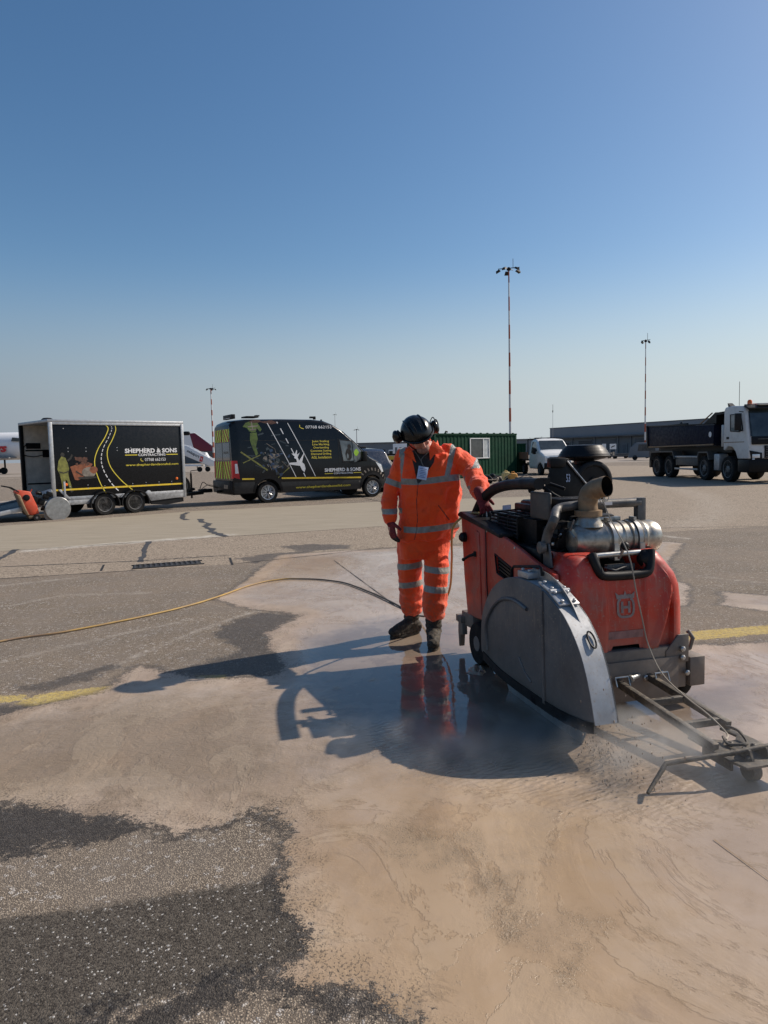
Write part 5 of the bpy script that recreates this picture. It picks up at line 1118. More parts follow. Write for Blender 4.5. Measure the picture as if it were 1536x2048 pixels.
mb = MB(); mb.add([(6.885,.14,2.80),(6.885,2.36,2.80),(7.165,2.40,1.82),(7.165,.10,1.82)], [(0,1,2,3)]); mb.prism([(6.84,2.94),(6.90,2.80),(7.17,1.80),(7.18,1.60),(7.22,1.62),(7.20,1.82),(6.92,2.84)][:4]+[(7.20,1.64),(7.19,1.8),(6.90,2.86)], .16, 2.34); mb.build('windscreen', M['glass'], tk)
mb = MB(); mb.prism([(7.17,1.80),(7.20,1.52),(7.25,1.50),(7.22,1.82)], .12, 2.38); mb.prism([(7.20,1.46),(7.22,.98),(7.26,.98),(7.25,1.45)], .62, 1.88); mb.build('front_grille', M['black_plastic'], tk, .01)
mb = MB()
for i in range(5): mb.bx(7.25,7.27,.66,1.84,1.02+i*.09,1.05+i*.09)
mb.bx(7.24,7.26,.35,2.15,1.70,1.725); mb.build('grille_bars', M['chassis_grey'], tk)
for (y0, y1) in ((.03,.52),(1.98,2.47)):
    mb = MB(); mb.prism([(y0,1.28),(y1,1.18),(y1,.82),(y0+.08,.92)] if y0 < 1 else [(y1,1.28),(y0,1.18),(y0,.82),(y1-.08,.92)], 7.15, 7.255, 'x'); hl = mb.build('headlight', M['black_plastic'], tk, .01)
    yc_ = (y0+y1)/2; mb = MB(); mb.box((7.258,yc_,1.06),(.01,.3,.14)); mb.box((7.258,yc_-.1,.93),(.01,.1,.08)); mb.build('headlight_lens', M['lens'], hl, .004)
mb = MB(); mb.bx(6.45,7.30,-.02,2.52,.42,.93); mb.build('front_bumper', M['black_metal'], tk, .05)
mb = MB(); mb.prism([(6.72,2.98),(7.05,2.86),(7.07,2.92),(6.76,3.08)], .05, 2.45); mb.build('sun_visor', M['black_plastic'], tk, .01)
mb = MB(); mb.prism([(6.5,3.06),(7.0,3.02),(7.0,3.10),(6.5,3.12)], .5, 2.0); mb.build('roof_sign', M['trailer_wall'], tk, .02)
mb = MB(); mb.box((6.82,-.22,2.40), (.10,.24,.66)); mb.tube([(6.8,0,2.78),(6.85,-.2,2.80)], .02, 6); mb.tube([(6.8,0,2.05),(6.85,-.2,2.06)], .02, 6); mb.build('wing_mirror', M['black_plastic'], tk, .04)
MB().box((6.768,-.22,2.42), (.006,.19,.54)).build('mirror_glass', M['lens'], tk)
MB().lathe([(.09,0),(.085,.12),(.05,.17),(.001,.18)], (6.70,.30,3.08), (0,0,1), 16).build('beacon', M['lamp_amber'], tk)
MB().tube([(6.3,.1,3.05),(6.3,.1,4.0)], .010, 5).build('antenna', M['black_metal'], tk)
mb = MB(); mb.prism([(5.38,3.03),(5.62,3.05),(5.30,3.22)], .15, .35); mb.build('air_horn', M['black_plastic'], tk)
mb = MB(); mb.bx(5.55,5.75,-.01,.0,1.74,1.84); mb.build('door_handle', M['black_plastic'], tk)
mb = MB(); mb.prism([(5.32,1.60),(6.9,1.60),(6.9,1.63),(5.32,1.63)], -.004, .0); mb.build('trim_line', M['rust_pipe'], tk)
mb = MB(); mb.bx(6.45,6.9,.02,.3,.50,.60); mb.build('cab_step', M['alu'], tk)
# ---------------------------------------------------------------- white dropside pickup
pk = thing('dropside_pickup', 'white dropside pickup truck facing the camera behind the red saw', 'pickup truck', (9.05, 44.95, 0), R(-84))
PV = Van([(1.05,2.0),(1.10,2.12),(1.5,2.17),(2.0,2.12),(2.15,2.04),(2.75,1.50),(2.85,1.42),(3.2,1.28),(3.38,1.14),(3.46,.98),(3.52,.80),(3.55,.62)], 5, (2.95,), .40, [(.3,.94),(.5,1.0),(1.1,1.0),(1.4,.97),(2.0,.86),(2.2,.80)], .36, 1.0, [(1.05,1),(2.6,1),(3.0,.97),(3.3,.91),(3.5,.82),(3.55,.75)])
PV.body('cab', M['white_paint'], pk, 1.05, 3.55, 50)
for sg in (-1, 1):
    mb = MB(); quadpatch(mb, [(1.35,2.0),(1.95,1.97),(2.5,1.42),(1.40,1.30)], 6, 6, PV.side(.005, sg)); mb.build('side_window', M['glass'], pk)
mb = MB(); mb.grid(lambda u, v: (2.16+.60*v, 1+(PV.W(2.16+.6*v, PV.T(2.16+.6*v))-.10)*(2*u-1), PV.T(2.16+.6*v)+.03), 12, 8); mb.build('windscreen', M['glass'], pk)
mb = MB(); mb.bx(3.50,3.58,.42,1.58,.74,1.06); mb.build('front_grille', M['black_plastic'], pk, .03)
mb = MB(); mb.bx(3.40,3.62,.14,1.86,.34,.72); mb.build('front_bumper', M['black_plastic'], pk, .05)
for y0, y1 in ((.14,.46),(1.54,1.86)):
    mb = MB(); mb.prism([(y0,1.14),(y1,1.05),(y1,.88),(y0+.06,.84)] if y0 < 1 else [(y1,1.14),(y0,1.05),(y0,.88),(y1-.06,.84)], 3.38, 3.53, 'x'); mb.build('headlight', M['lens'], pk, .01)
for y_ in (-.14, 2.14): MB().box((2.45,y_,1.42), (.14,.2,.34)).build('wing_mirror', M['black_plastic'], pk, .03)
mb = MB(); mb.bx(-1.4,.95,-.06,2.06,.85,.95); mb.build('bed', M['black_metal'], pk)
mb = MB(); mb.bx(-1.4,.95,-.08,-.04,.95,1.38); mb.build('drop_side', M['brown_board'], pk)
mb = MB(); mb.bx(-1.4,.95,2.04,2.08,.95,1.38); mb.build('drop_side', M['brown_board'], pk)
mb = MB(); mb.bx(.88,.95,-.06,.0,.9,2.2); mb.bx(.88,.95,2.0,2.06,.9,2.2); mb.bx(.88,.95,-.06,2.06,2.12,2.2); mb.build('ladder_frame', M['black_metal'], pk, .01)
mb = MB(); mb.tube([(1.2,.3,2.18),(1.2,.3,2.24),(2.0,.3,2.2)], .02, 6); mb.tube([(1.2,1.7,2.18),(1.2,1.7,2.24),(2.0,1.7,2.2)], .02, 6); mb.tube([(1.5,.2,2.24),(1.5,1.8,2.24)], .02, 6); mb.build('roof_bars', M['black_metal'], pk)
for s_ in (-.2, 2.95): wheel(pk, s_, .345, .12, .22, spokes=6, rimm='rim_dark'); wheel(pk, s_, .345, 1.88, .22, spokes=6, side=1, rimm='rim_dark')
mb = MB(); mb.bx(-1.3,2.6,.6,.8,.5,.72); mb.bx(-1.3,2.6,1.2,1.4,.5,.72); mb.build('chassis', M['black_metal'], pk)
# ================================================================ PERSON
PB = Vector((0.23, 5.43, 0))
def Q(px, py, D): return AT(px, py, D) - PB
def remesh(mb, voxel, smooth=2, name='m'):
    o = mb.build(name, M['skin']); md = o.modifiers.new('r', 'REMESH'); md.mode = 'VOXEL'; md.voxel_size = voxel; md.use_smooth_shade = True
    if smooth: s_ = o.modifiers.new('s', 'SMOOTH'); s_.iterations = smooth; s_.factor = .5
    me = bpy.data.meshes.new_from_object(o.evaluated_get(bpy.context.evaluated_depsgraph_get())); old = o.data
    bpy.data.objects.remove(o); bpy.data.meshes.remove(old); me.materials.clear(); return me
def link(me, name, mats, parent=None, smooth=True):
    for m_ in (mats if isinstance(mats, (list, tuple)) else [mats]): me.materials.append(m_)
    me.polygons.foreach_set('use_smooth', [smooth]*len(me.polygons)); me.name = name
    o = bpy.data.objects.new(name, me); COL.objects.link(o); o.parent = parent; return o
def limb(mb, pts, rad, k=5, wob=0.0, seg=16):
    P = spline(pts, k); n_ = len(P); rr = []
    for i in range(n_):
        f = i / (n_-1) * (len(rad)-1); a = int(min(f, len(rad)-2)); r_ = rad[a] + (rad[a+1]-rad[a])*(f-a); rr.append(r_*(1 + (wob*math.sin(i*1.9) if wob else 0)))
    mb.tube(P, rr, seg); mb.ell(P[0], (rr[0],)*3, 14); mb.ell(P[-1], (rr[-1]*.98,)*3, 14)
def rings(mb, L, seg=28, p=2.4):
    vs = []
    for c, rx, ry in L:
        for k in range(seg):
            a = 2*math.pi*k/seg; ca_, sa_ = math.cos(a), math.sin(a)
            vs.append((c[0]+rx*math.copysign(abs(ca_)**(2/p), ca_), c[1]+ry*math.copysign(abs(sa_)**(2/p), sa_), c[2]))
    n_ = len(L); fs = [(i*seg+k, i*seg+(k+1)%seg, (i+1)*seg+(k+1)%seg, (i+1)*seg+k) for i in range(n_-1) for k in range(seg)]
    fs += [tuple(range(seg)), tuple((n_-1)*seg+k for k in range(seg))]; mb.add(vs, fs)
def verts_np(me):
    a = np.zeros(len(me.vertices)*3, np.float32); me.vertices.foreach_get('co', a); a = a.reshape(-1, 3)
    b = np.zeros_like(a).ravel(); me.vertices.foreach_get('normal', b); return a, b.reshape(-1, 3)
def folds(me, amp, fn):
    co_, no = verts_np(me)
    d = np.array([fn(Vector(c)) for c in co_.tolist()], np.float32); co_ += no * (d * amp)[:, None]
    me.vertices.foreach_set('co', co_.ravel()); me.update()
def setattr_(me, name, v):
    at = me.attributes.new(name, 'FLOAT', 'POINT'); at.data.foreach_set('value', v.astype(np.float32))
# skeleton
shR, elR, wrR = Q(806,914,5.43), Q(784,975,5.43), Q(779,1038,5.36)
shL, elL, wrL = Q(905,912,5.42), Q(951,951,5.31), Q(960,986,5.0)
hipR, knR, anR = Q(822,1082,5.49), Q(822,1150,5.54), Q(823,1225,5.64)
hipL, knL, anL = Q(872,1085,5.46), Q(871,1155,5.37), Q(867,1236,5.34)
HC = Q(835,870,5.27)
hf = Vector((.32,-.78,-.54)).normalized(); hu = Vector((-.26,-.50,.83)); hu = (hu - hf*hu.dot(hf)).normalized(); hr = hf.cross(hu).normalized()
def HP(r_, f_, u_): return HC + hr*r_ + hf*f_ + hu*u_
hrot = Matrix((hr, hf, hu)).transposed()
mb = MB()
mb.ell(HP(0,-.005,.02), (.077,.098,.092), 20, 0, hrot); mb.ell(HP(0,.035,-.045), (.058,.060,.070), 18, 0, hrot); mb.ell(HP(0,.068,-.098), (.030,.026,.024), 12, 0, hrot)
mb.tube([HP(0,.088,.005), HP(0,.104,-.025), HP(0,.112,-.045)], [.009,.012,.015], 10); mb.ell(HP(0,.108,-.047), (.018,.014,.012), 10, 0, hrot)
for s_ in (-1, 1):
    mb.ell(HP(s_*.079,-.008,-.02), (.010,.020,.032), 10, 0, hrot); mb.ell(HP(s_*.036,.070,-.040), (.024,.020,.020), 10, 0, hrot); mb.tube([HP(s_*.012,.092,.018), HP(s_*.048,.078,.018)], .010, 8)
mb.ell(HP(0,.090,-.074), (.026,.012,.007), 10, 0, hrot); mb.ell(HP(0,.088,-.086), (.022,.012,.007), 10, 0, hrot)
NB = Q(851,905,5.45)
limb(mb, [HP(0,-.03,-.05), NB], [.060,.068]); limb(mb, [NB, Q(856,1000,5.46), Q(850,1075,5.47)], [.10,.13,.13])
limb(mb, [NB, shR], [.06,.05]); limb(mb, [NB, shL], [.06,.05])
limb(mb, [shR, elR, wrR], [.052,.040,.028]); limb(mb, [shL, elL, wrL], [.052,.040,.022])
limb(mb, [hipR, knR, anR], [.085,.060,.040]); limb(mb, [hipL, knL, anL], [.085,.060,.040])
mb.ell(wrR + Vector((.01,-.01,-.07)), (.022,.032,.05), 12); mb.tube([wrL, wrL + Vector((.34,-.40,-.60)).normalized()*.07], [.02,.016], 8)
mb.tube([anR, anR*Vector((1,1,0))[0:0] if False else anR + Vector((-.02,-.02,-.08)), anR + Vector((-.08,-.06,-.115))], [.035,.03,.02], 12); mb.tube([anL, anL + Vector((0,-.01,-.10)), anL + Vector((-.01,-.10,-.13))], [.035,.03,.02], 12)
def skin_face():
    n = NT('skin_face'); c = n.mix(n.mr(n.noise(30,4), .35,.65), (.40,.16,.11), (.56,.27,.20)); n.set(col=c, rough=.5, nrm=n.bump(n.noise(250,3), .2, .001)); return n.mat
me = remesh(mb, .006, 2); me_body = me
person = link(me, 'person', skin_face()); person.location = PB
tag(person, 'worker in orange hi-vis jacket and trousers and black helmet looking down at the saw', 'person')
# face details
mb = MB()
for s_ in (-1, 1): mb.ell(HP(s_*.030,.086,-.004), (.011,.006,.006), 10, 0, hrot)
mb.build('eyes', M['black_plastic'], person)
mb = MB(); mb.ell(HP(0,.066,-.085), (.050,.045,.040), 16, 0, hrot); mk('stubble', (.26,.14,.11), .8, var=.4, scale=120)
jm = mb.build('beard', M['stubble'], person)
# helmet
mb = MB(); hc0 = (0, .0, .035)
def shell(u, v):
    a = 2*math.pi*u; th = math.pi/2*v*(1.10-.14*math.sin(a))
    rx, ry, rz = .117, .142, .118
    bump_ = 1 + .022*math.cos(4*a)*math.sin(th*2)**2*(1 if th < 1.5 else 0)
    return HP(rx*math.sin(th)*math.cos(a)*bump_, -.006+ry*math.sin(th)*math.sin(a)*bump_, .028+rz*math.cos(th)*(1+.02*math.cos(6*a)*math.sin(th)))
mb.grid(shell, 48, 20, closeu=True); mb.build('helmet', M['helmet'], person, angle=80)
mb = MB(); lip = [HP(.122*math.cos(a), -.006+(.144+.010*max(0, math.sin(a))**2)*math.sin(a), .020+.018*math.sin(a)) for a in [2*math.pi*k/40 for k in range(40)]]; mb.tube(lip, .008, 8, closed=True)
mb.add([HP(.112*math.cos(a), .125*math.sin(a), .040) for a in [math.pi*(.1+.8*k/12) for k in range(13)]] + [HP(.116*math.cos(a), -.006+.155*math.sin(a), .020+.016*math.sin(a)) for a in [math.pi*(.1+.8*k/12) for k in range(13)]], [(k, k+1, k+14, k+13) for k in range(12)])
mb.build('helmet_rim', M['helmet'], person)
mb = MB()
for rx in (-.045, -.015, .02, .05):
    mb.tube([HP(rx*(1+.3*math.sin(t_)), .135*math.cos(t_), .030+.112*math.sin(t_)*(1-abs(rx)*2)) for t_ in [math.pi*(.2+.55*k/8) for k in range(9)]], [.003]+[.007]*7+[.003], 8)
mb.build('helmet_ridges', M['helmet'], person)
for s_, cu_, cf_ in ((1,.035,-.03), (-1,-.01,-.02)):
    mb = MB(); mb.ell(HP(s_*.150, cf_, cu_), (.030,.048,.055), 16, 0, hrot); mb.ell(HP(s_*.128, cf_, cu_), (.016,.042,.050), 14, 0, hrot)
    mb.tube(spline([HP(s_*.125,.0,.03), HP(s_*.165,-.01,.06), HP(s_*.178,cf_,cu_+.02), HP(s_*.176,cf_,cu_-.03)], 4), .005, 6); mb.tube(spline([HP(s_*.122,-.03,.04), HP(s_*.16,-.05,.06), HP(s_*.176,cf_-.02,cu_)], 4), .004, 6); mb.build('ear_defender', M['helmet'], person)
mb = MB(); mb.tube(spline([HP(.10,.01,.0), HP(.075,.03,-.06), HP(.03,.06,-.115)], 4), .004, 6); mb.build('chin_strap', M['black_plastic'], person)
# jacket
mb = MB()
def qq(px, py, D, w, d): p = Q(px, py, D); return (p, w, d)
rings(mb, [qq(850,1077,5.47,.205,.150), qq(851,1068,5.47,.222,.162), qq(856,1050,5.47,.228,.168), qq(859,1020,5.46,.238,.180), qq(859,985,5.45,.236,.180), qq(856,955,5.44,.235,.165), qq(853,930,5.43,.232,.150), qq(852,912,5.42,.205,.125), qq(851,900,5.41,.150,.10), qq(850,891,5.40,.105,.085)])
limb(mb, [Q(812,914,5.43), Q(795,940,5.43), Q(784,975,5.43), Q(779,1008,5.40), Q(779,1036,5.36)], [.080,.068,.060,.056,.057,.052], 7, .03)
limb(mb, [Q(895,912,5.42), Q(926,927,5.40), Q(948,950,5.32), Q(957,970,5.14), Q(961,992,4.985)], [.088,.082,.076,.076,.070,.056], 8, .045)
jme = remesh(mb, .0075, 3)
def jf(p):
    q = Vector((p.x*5, p.y*5, p.z*3.2)); a = noise.noise(q + Vector((3,1,0))) ; b = noise.noise(Vector((p.x*14+p.z*6, p.y*12, p.z*10-p.x*8)))
    ridge = 1 - abs(noise.noise(Vector((p.x*7+p.z*2, p.y*7, p.z*6-p.x*5))))*3.2
    r2 = 1 - abs(noise.noise(Vector((p.x*9-p.z*7, p.y*6, p.z*13+p.x*4))))*4; ridge += max(r2, -.5)*.55
    arm = 1.6 if (p.x > .24 or p.x < -.24) else 1.0
    return a*.9 + b*.45*arm + ridge*.55*arm
folds(jme, .0135, jf)
co_, no = verts_np(jme)
def band(c, d, w_, rad):
    c = np.array(c); d = np.array(d); d = d/np.linalg.norm(d); v = co_ - c; s_ = np.abs(v@d); r_ = np.linalg.norm(v, axis=1)
    return np.minimum(w_ - s_, rad - r_)
wx, wy, wz = co_[:,0]+PB.x, co_[:,1]+PB.y, co_[:,2]-CAMH
dep_ = wy*math.cos(PITCH)-wz*math.sin(PITCH); uu_ = wx/dep_; vv_ = (wy*math.sin(PITCH)+wz*math.cos(PITCH))/dep_
pxv = CX+FPX*(uu_*math.cos(ROLL)-vv_*math.sin(ROLL)); pyv = CY-FPX*(uu_*math.sin(ROLL)+vv_*math.cos(ROLL))
armR = ((pxv < 800) & (pyv > 950)) | (pxv < 799-(pyv-905)*-.05) & (pyv > 915) ; xl = co_[:,0]
armL = ((pxv > 921) | ((pxv > 916) & (pyv < 930))) & (pyv < 1000)
torso = ~(armR | armL)
z1, z2 = Q(856,960,5.27).z, Q(856,1057,5.3).z
sag = .012*np.cos(co_[:,0]*9)
t_ = np.full(len(co_), -1.0)
tt_ = np.maximum(.025 - np.abs(co_[:,2]-z1+sag), .025 - np.abs(co_[:,2]-z2+sag))
def seg_d(px0, px1):
    a, b = Q(*px0, 5.27), Q(*px1, 5.27); ax, az, bx_, bz = a.x, a.z, b.x, b.z; ex, ez_ = bx_-ax, bz-az; L = ex*ex+ez_*ez_
    k = np.clip(((xl-ax)*ex+(co_[:,2]-az)*ez_)/L, 0, 1); return np.sqrt((xl-ax-k*ex)**2+(co_[:,2]-az-k*ez_)**2)
tt_ = np.maximum(tt_, np.where(co_[:,2] > z1, np.maximum(.022-seg_d((806,895),(798,960)), .022-seg_d((909,893),(893,960))), -1))
t_ = np.where(torso, tt_, t_)
t_ = np.where(armR, np.maximum(band(Q(786,965,5.43), elR-shR, .024, .12), band(Q(779,1022,5.38), Vector((0,0,1)), .022, .12)), t_)
t_ = np.where(armL, np.maximum(band(Q(941,943,5.36), Vector((.75,0,-.62)), .026, .13), band(Q(956,976,5.2), Vector((.1,-.3,-1)), .017, .10)), t_)
setattr_(jme, 'tape', t_*40)
# open neck over a black shirt, and the zip
front = (no[:,1] < .1) & (co_[:,1] < .0)
V = W3 = [Q(820,903,5.3), Q(834,966,5.3), Q(840,966,5.3), Q(868,925,5.3), Q(872,903,5.3), Q(850,888,5.3)]
poly = np.array([(p.x, p.z) for p in V]); vd_ = sdist(poly, co_[:,0].astype(float), co_[:,2].astype(float), cap=.3)
zl = [Q(836,962,5.3), Q(833,1000,5.3), Q(835,1040,5.3), Q(833,1062,5.3), Q(829,1080,5.3)]
zd = .005 + sdist(np.array([(p.x, p.z) for p in zl]), co_[:,0].astype(float), co_[:,2].astype(float), closed=False, cap=.3)
pk_ = [Q(876,1010,5.3), Q(899,1040,5.3)]; pd_ = .006 + sdist(np.array([(p.x, p.z) for p in pk_]), co_[:,0].astype(float), co_[:,2].astype(float), closed=False, cap=.3)
setattr_(jme, 'dark', np.where(front, np.maximum(np.maximum(vd_, zd), pd_), -1)*60)
def hivis():
    n = NT('hivis'); tp = n.mr(n.attr('tape').outputs['Fac'], .02, .10); dk = n.mr(n.attr('dark').outputs['Fac'], .02, .2)
    f = n.noise(9,5); c = n.mix(n.mr(f,.3,.7), (.90,.062,.002), (.97,.090,.002)); d = n.m('MULTIPLY', n.mr(n.noise(7,7,.7), .55,.75), .45); c = n.mix(d, c, (.32,.06,.02)); zl_ = n.sep(n.tc)[2]; md_ = n.m('MULTIPLY', n.mr(n.m('ADD', zl_, n.m('MULTIPLY', n.noise(14,6,.7), .55)), .86, .45), n.mr(n.noise(34,5,.7), .40, .62)); c = n.mix(n.m('MULTIPLY', md_, .6), c, (.22,.12,.07))
    tc = n.mix(n.mr(n.noise(30,5),.4,.7), (.27,.28,.25), (.19,.19,.165)); c = n.mix(tp, c, tc); c = n.mix(dk, c, (.012,.011,.012))
    cr_ = n.noise(22,5,.65, vec=n.vscale(1,1,.7)); wv = n.noise(500,2)
    n.set(col=c, rough=n.mix(tp, (.75,)*3, (.42,)*3), sheen=.25, sheenr=.5, nrm=n.bump(n.m('ADD', n.m('MULTIPLY', cr_, 1.0), n.m('MULTIPLY', wv, .05)), .8, .014)); return n.mat
M['hivis'] = hivis()
link(jme, 'jacket', M['hivis'], person)
# collar
mb = MB(); cN = Q(848,895,5.40); cols = 26
def colr(u, v):
    a = R(-62) + u*R(304); a0 = a; rx, ry = .088+.030*v*(1 if v < .55 else .9), .078+.025*v
    base = Vector((rx*math.cos(a+math.pi/2+R(0)), 0, 0)); ang = a + math.pi/2 + R(118)
    x = -rx*math.sin(a0 + R(28)) ; y = ry*math.cos(a0 + R(28))
    drop = .0 if y > 0 else .035*(-y/ry)
    h = (.045*math.sin(math.pi*min(1, v*1.25)*.6) - (.035*max(0, v-.6)/.4)) + .01
    return cN + Vector((x, y, h - drop + .03*(y/ry)*.5))
mb.grid(colr, cols, 8); cobj = mb.build('collar', M['hivis'], person, angle=80); so = cobj.modifiers.new('t', 'SOLIDIFY'); so.thickness = .006
mb = MB(); q = [Q(866,880,5.30), Q(890,903,5.29), Q(868,910,5.26), Q(860,921,5.26), Q(858,898,5.27)]
mb.add(q + [p+Vector((0,.008,0)) for p in q], [(0,1,2,3,4),(9,8,7,6,5)] + [(i,(i+1)%5,5+(i+1)%5,5+i) for i in range(5)]); q = [Q(818,893,5.29), Q(826,905,5.27), Q(832,925,5.26), Q(813,910,5.27), Q(807,905,5.29)]
mb2 = MB(); mb2.add(q + [p+Vector((0,.008,0)) for p in q], [(0,1,2,3,4),(9,8,7,6,5)] + [(i,(i+1)%5,5+(i+1)%5,5+i) for i in range(5)])
mb.build('collar_flap', M['hivis'], person, .002); mb2.build('collar_flap', M['hivis'], person, .002)
for nm in ('collar','collar_flap'): pass
mb = MB(); cb_ = Q(845,946,5.22); rot = Matrix.Rotation(R(12), 3, 'Y') @ Matrix.Rotation(R(-18), 3, 'X'); mb.box(cb_, (.074,.003,.102), 0, rot); card = mb.build('id_badge', M['card'], person, .001)
mb = MB()
for i, (zz, ww) in enumerate(((.032,.05),(.018,.04),(.004,.05),(-.008,.045),(-.022,.03),(-.034,.05))): mb.box(cb_ + rot @ Vector((0,-.0025,zz)), (ww,.001,.004), 0, rot)
mb.build('badge_print', M['card_ink'], person)
mb = MB(); mb.tube(spline([cb_ + rot @ Vector((0,-.002,.05)), Q(843,918,5.25), Q(862,900,5.30)], 4), .004, 6); mb.tube(spline([cb_ + rot @ Vector((0,-.002,.05)), Q(838,915,5.26), Q(828,900,5.30)], 4), .004, 6); mb.build('lanyard', M['chassis_grey'], person)
# trousers
mb = MB(); rings(mb, [qq(849,1058,5.47,.185,.135), qq(849,1080,5.47,.200,.150), qq(848,1100,5.47,.198,.145), qq(847,1115,5.47,.190,.12)])
limb(mb, [Q(820,1085,5.49), Q(820,1120,5.51), Q(820,1155,5.55), Q(822,1190,5.60), Q(824,1216,5.63)], [.100,.100,.096,.090,.092,.086,.080], 8, .022)
limb(mb, [Q(873,1085,5.46), Q(872,1120,5.42), Q(872,1155,5.38), Q(870,1195,5.35), Q(869,1224,5.34)], [.104,.100,.096,.094,.098,.094,.084], 8, .022)
tme = remesh(mb, .0075, 3)
def tfn(p):
    low = max(0, 1 - p.z/.45); a = noise.noise(Vector((p.x*6, p.y*6, p.z*4+9))); rd_ = 1 - abs(noise.noise(Vector((p.x*8+p.z*5, p.y*8, p.z*9-p.x*4))))*2.5
    return a*.9 + rd_*(.6+1.3*low) + low*.8*math.sin(p.z*75 + p.x*20 + a*4)
folds(tme, .0105, tfn)
co_, no = verts_np(tme)
tp_ = np.full(len(co_), -1.0)
for c in ((820,1129,5.52),(821,1166,5.56)): p = Q(*c); tp_ = np.maximum(tp_, np.where(co_[:,0] < Q(845,1129,5.5).x, .026-np.abs(co_[:,2]-p.z-(co_[:,0]-p.x)*.12), -1))
for c in ((872,1137,5.40),(871,1176,5.36)): p = Q(*c); tp_ = np.maximum(tp_, np.where(co_[:,0] >= Q(845,1129,5.5).x, .026-np.abs(co_[:,2]-p.z+(co_[:,0]-p.x)*.10), -1))
setattr_(tme, 'tape', tp_*40); setattr_(tme, 'dark', np.full(len(co_), -1.0)); link(tme, 'trousers', M['hivis'], person)
# boots
def boot(an, toe_dir, ground_toe):
    td = Vector(toe_dir).normalized(); sd_ = Vector((-td.y, td.x, 0)); hz = 0
    heel = Vector((an.x, an.y, 0)) - td*.045; mb = MB()
    limb(mb, [Vector((an.x,an.y,.28)), Vector((an.x,an.y,.16)), Vector((an.x,an.y,.09))], [.066,.063,.060], 4, .02)
    mb.ell(heel + Vector((0,0,.06)), (.050,.050,.060), 14)
    for k_ in range(7): mb.ell(heel + td*(.02+.032*k_) + Vector((0,0,.042)), (.049,.049,.040), 14)
    limb(mb, [Vector((an.x,an.y,.10)) + td*.0, Vector((an.x,an.y,.075)) + td*.09, Vector((an.x,an.y,.055)) + td*.165], [.058,.053,.044], 4)
    mb.ell(Vector((an.x,an.y,.052)) + td*.185, (.047,.047,.038), 14)
    me = remesh(mb, .006, 2)
    c_, n_ = verts_np(me); c_[:,2] = np.maximum(c_[:,2], .02); me.vertices.foreach_set('co', c_.ravel()); me.update()
    folds(me, .003, lambda p: noise.noise(Vector((p.x*40, p.y*40, p.z*60))) + (.8*math.sin(p.z*140) if p.z > .09 else 0))
    b = link(me, 'boot', M['boot'], person)
    pts = []
    for k in range(28):
        a = 2*math.pi*k/28; u = math.cos(a); v = math.sin(a); L_ = .072 + .075*u; pts.append(Vector((an.x,an.y,0)) + td*(.072+.152*u) + sd_*(.046*v*(1-.12*max(0,-u))))
    mb = MB(); n_ = len(pts); mb.add([(p.x,p.y,.0) for p in pts]+[(p.x,p.y,.026) for p in pts], [tuple(range(n_-1,-1,-1)), tuple(range(n_,2*n_))]+[(i,(i+1)%n_,n_+(i+1)%n_,n_+i) for i in range(n_)]); mb.build('sole', M['boot'], b, .004)
    mb = MB()
    for i in range(5):
        z = .10 + i*.028; mb.tube([Vector((an.x,an.y,z)) + td*(.052 + .05*max(0,(.16-z)*6)) + sd_*s_ for s_ in (-.03,0,.03)], .0035, 6)
    mb.build('laces', M['black_plastic'], b)
boot(anR, (-.80,-.60,0), None); boot(anL, (-.10,-1,0), None)
# gloves
def glove(wr, d, nrm, curl, spread, thumb_s, L=1.0, splay=0.0, name='glove'):
    d = Vector(d).normalized(); nrm = Vector(nrm); nrm = (nrm - d*nrm.dot(d)).normalized(); sd_ = d.cross(nrm).normalized()   # nrm = back of hand
    mb = MB(); rot = Matrix((sd_, d, nrm)).transposed()
    mb.ell(wr + d*.055, (.044,.055,.020), 16, 0, rot); mb.ell(wr + d*.085, (.043,.028,.018), 14, 0, rot); limb(mb, [wr - d*.03, wr + d*.02], [.036,.034], 3)
    for k, (off, ln) in enumerate(((-.032,.070),(-.011,.080),(.011,.076),(.031,.060))):
        p = wr + d*.098 + sd_*off; pts = [p - d*.02, p]; ang = 0; c_ = curl[k] if isinstance(curl, (list,tuple)) else curl
        dd_ = (d + sd_*off*spread).normalized()
        for f in (.45, .30, .25):
            ang += c_*(.8 if f == .45 else 1.0); v = dd_*math.cos(ang) - nrm*math.sin(ang); p = p + v*ln*f*L; pts.append(p)
        mb.tube(pts, [.0115,.0118,.0112,.0105,.0092], 10); mb.ell(pts[-1], (.0092,)*3, 8); 
        for j in (1,2,3): mb.ell(pts[j], (.0118,)*3, 8)
    t0 = wr + d*.030 + sd_*thumb_s*.034; tdv = (d*.75 + sd_*thumb_s*.75 - nrm*.35).normalized(); t1 = t0 + tdv*.042; t2 = t1 + (tdv + d*.35 - nrm*.3).normalized()*.032
    mb.tube([t0, t1, t2], [.017,.0135,.0105], 10); mb.ell(t1, (.0135,)*3, 8); mb.ell(t2, (.0105,)*3, 8); mb.ell(t0, (.018,)*3, 8)
    me = remesh(mb, .0032, 2); o = link(me, name, [M['glove_red'], M['glove_black']], person)
    mi = [0]*len(me.polygons)
    for i, p in enumerate(me.polygons):
        along = (p.center - wr).dot(d)
        if p.normal.dot(nrm) < -.15 or (along > .135): mi[i] = 1
    me.polygons.foreach_set('material_index', mi)
    return o
# his left hand rests over the side rail
hL = Q(960,990,4.95); glove(hL, (.26,-.34,-.75), (.05,-.78,.60), [.25,.42,.50,.62], 8.0, -1, 1.12)
glove(Q(781,1042,5.35), (.14,-.22,-1.0), (-.80,-.45,.05), [.28,.32,.36,.42], 1.0, -1, 1.0)
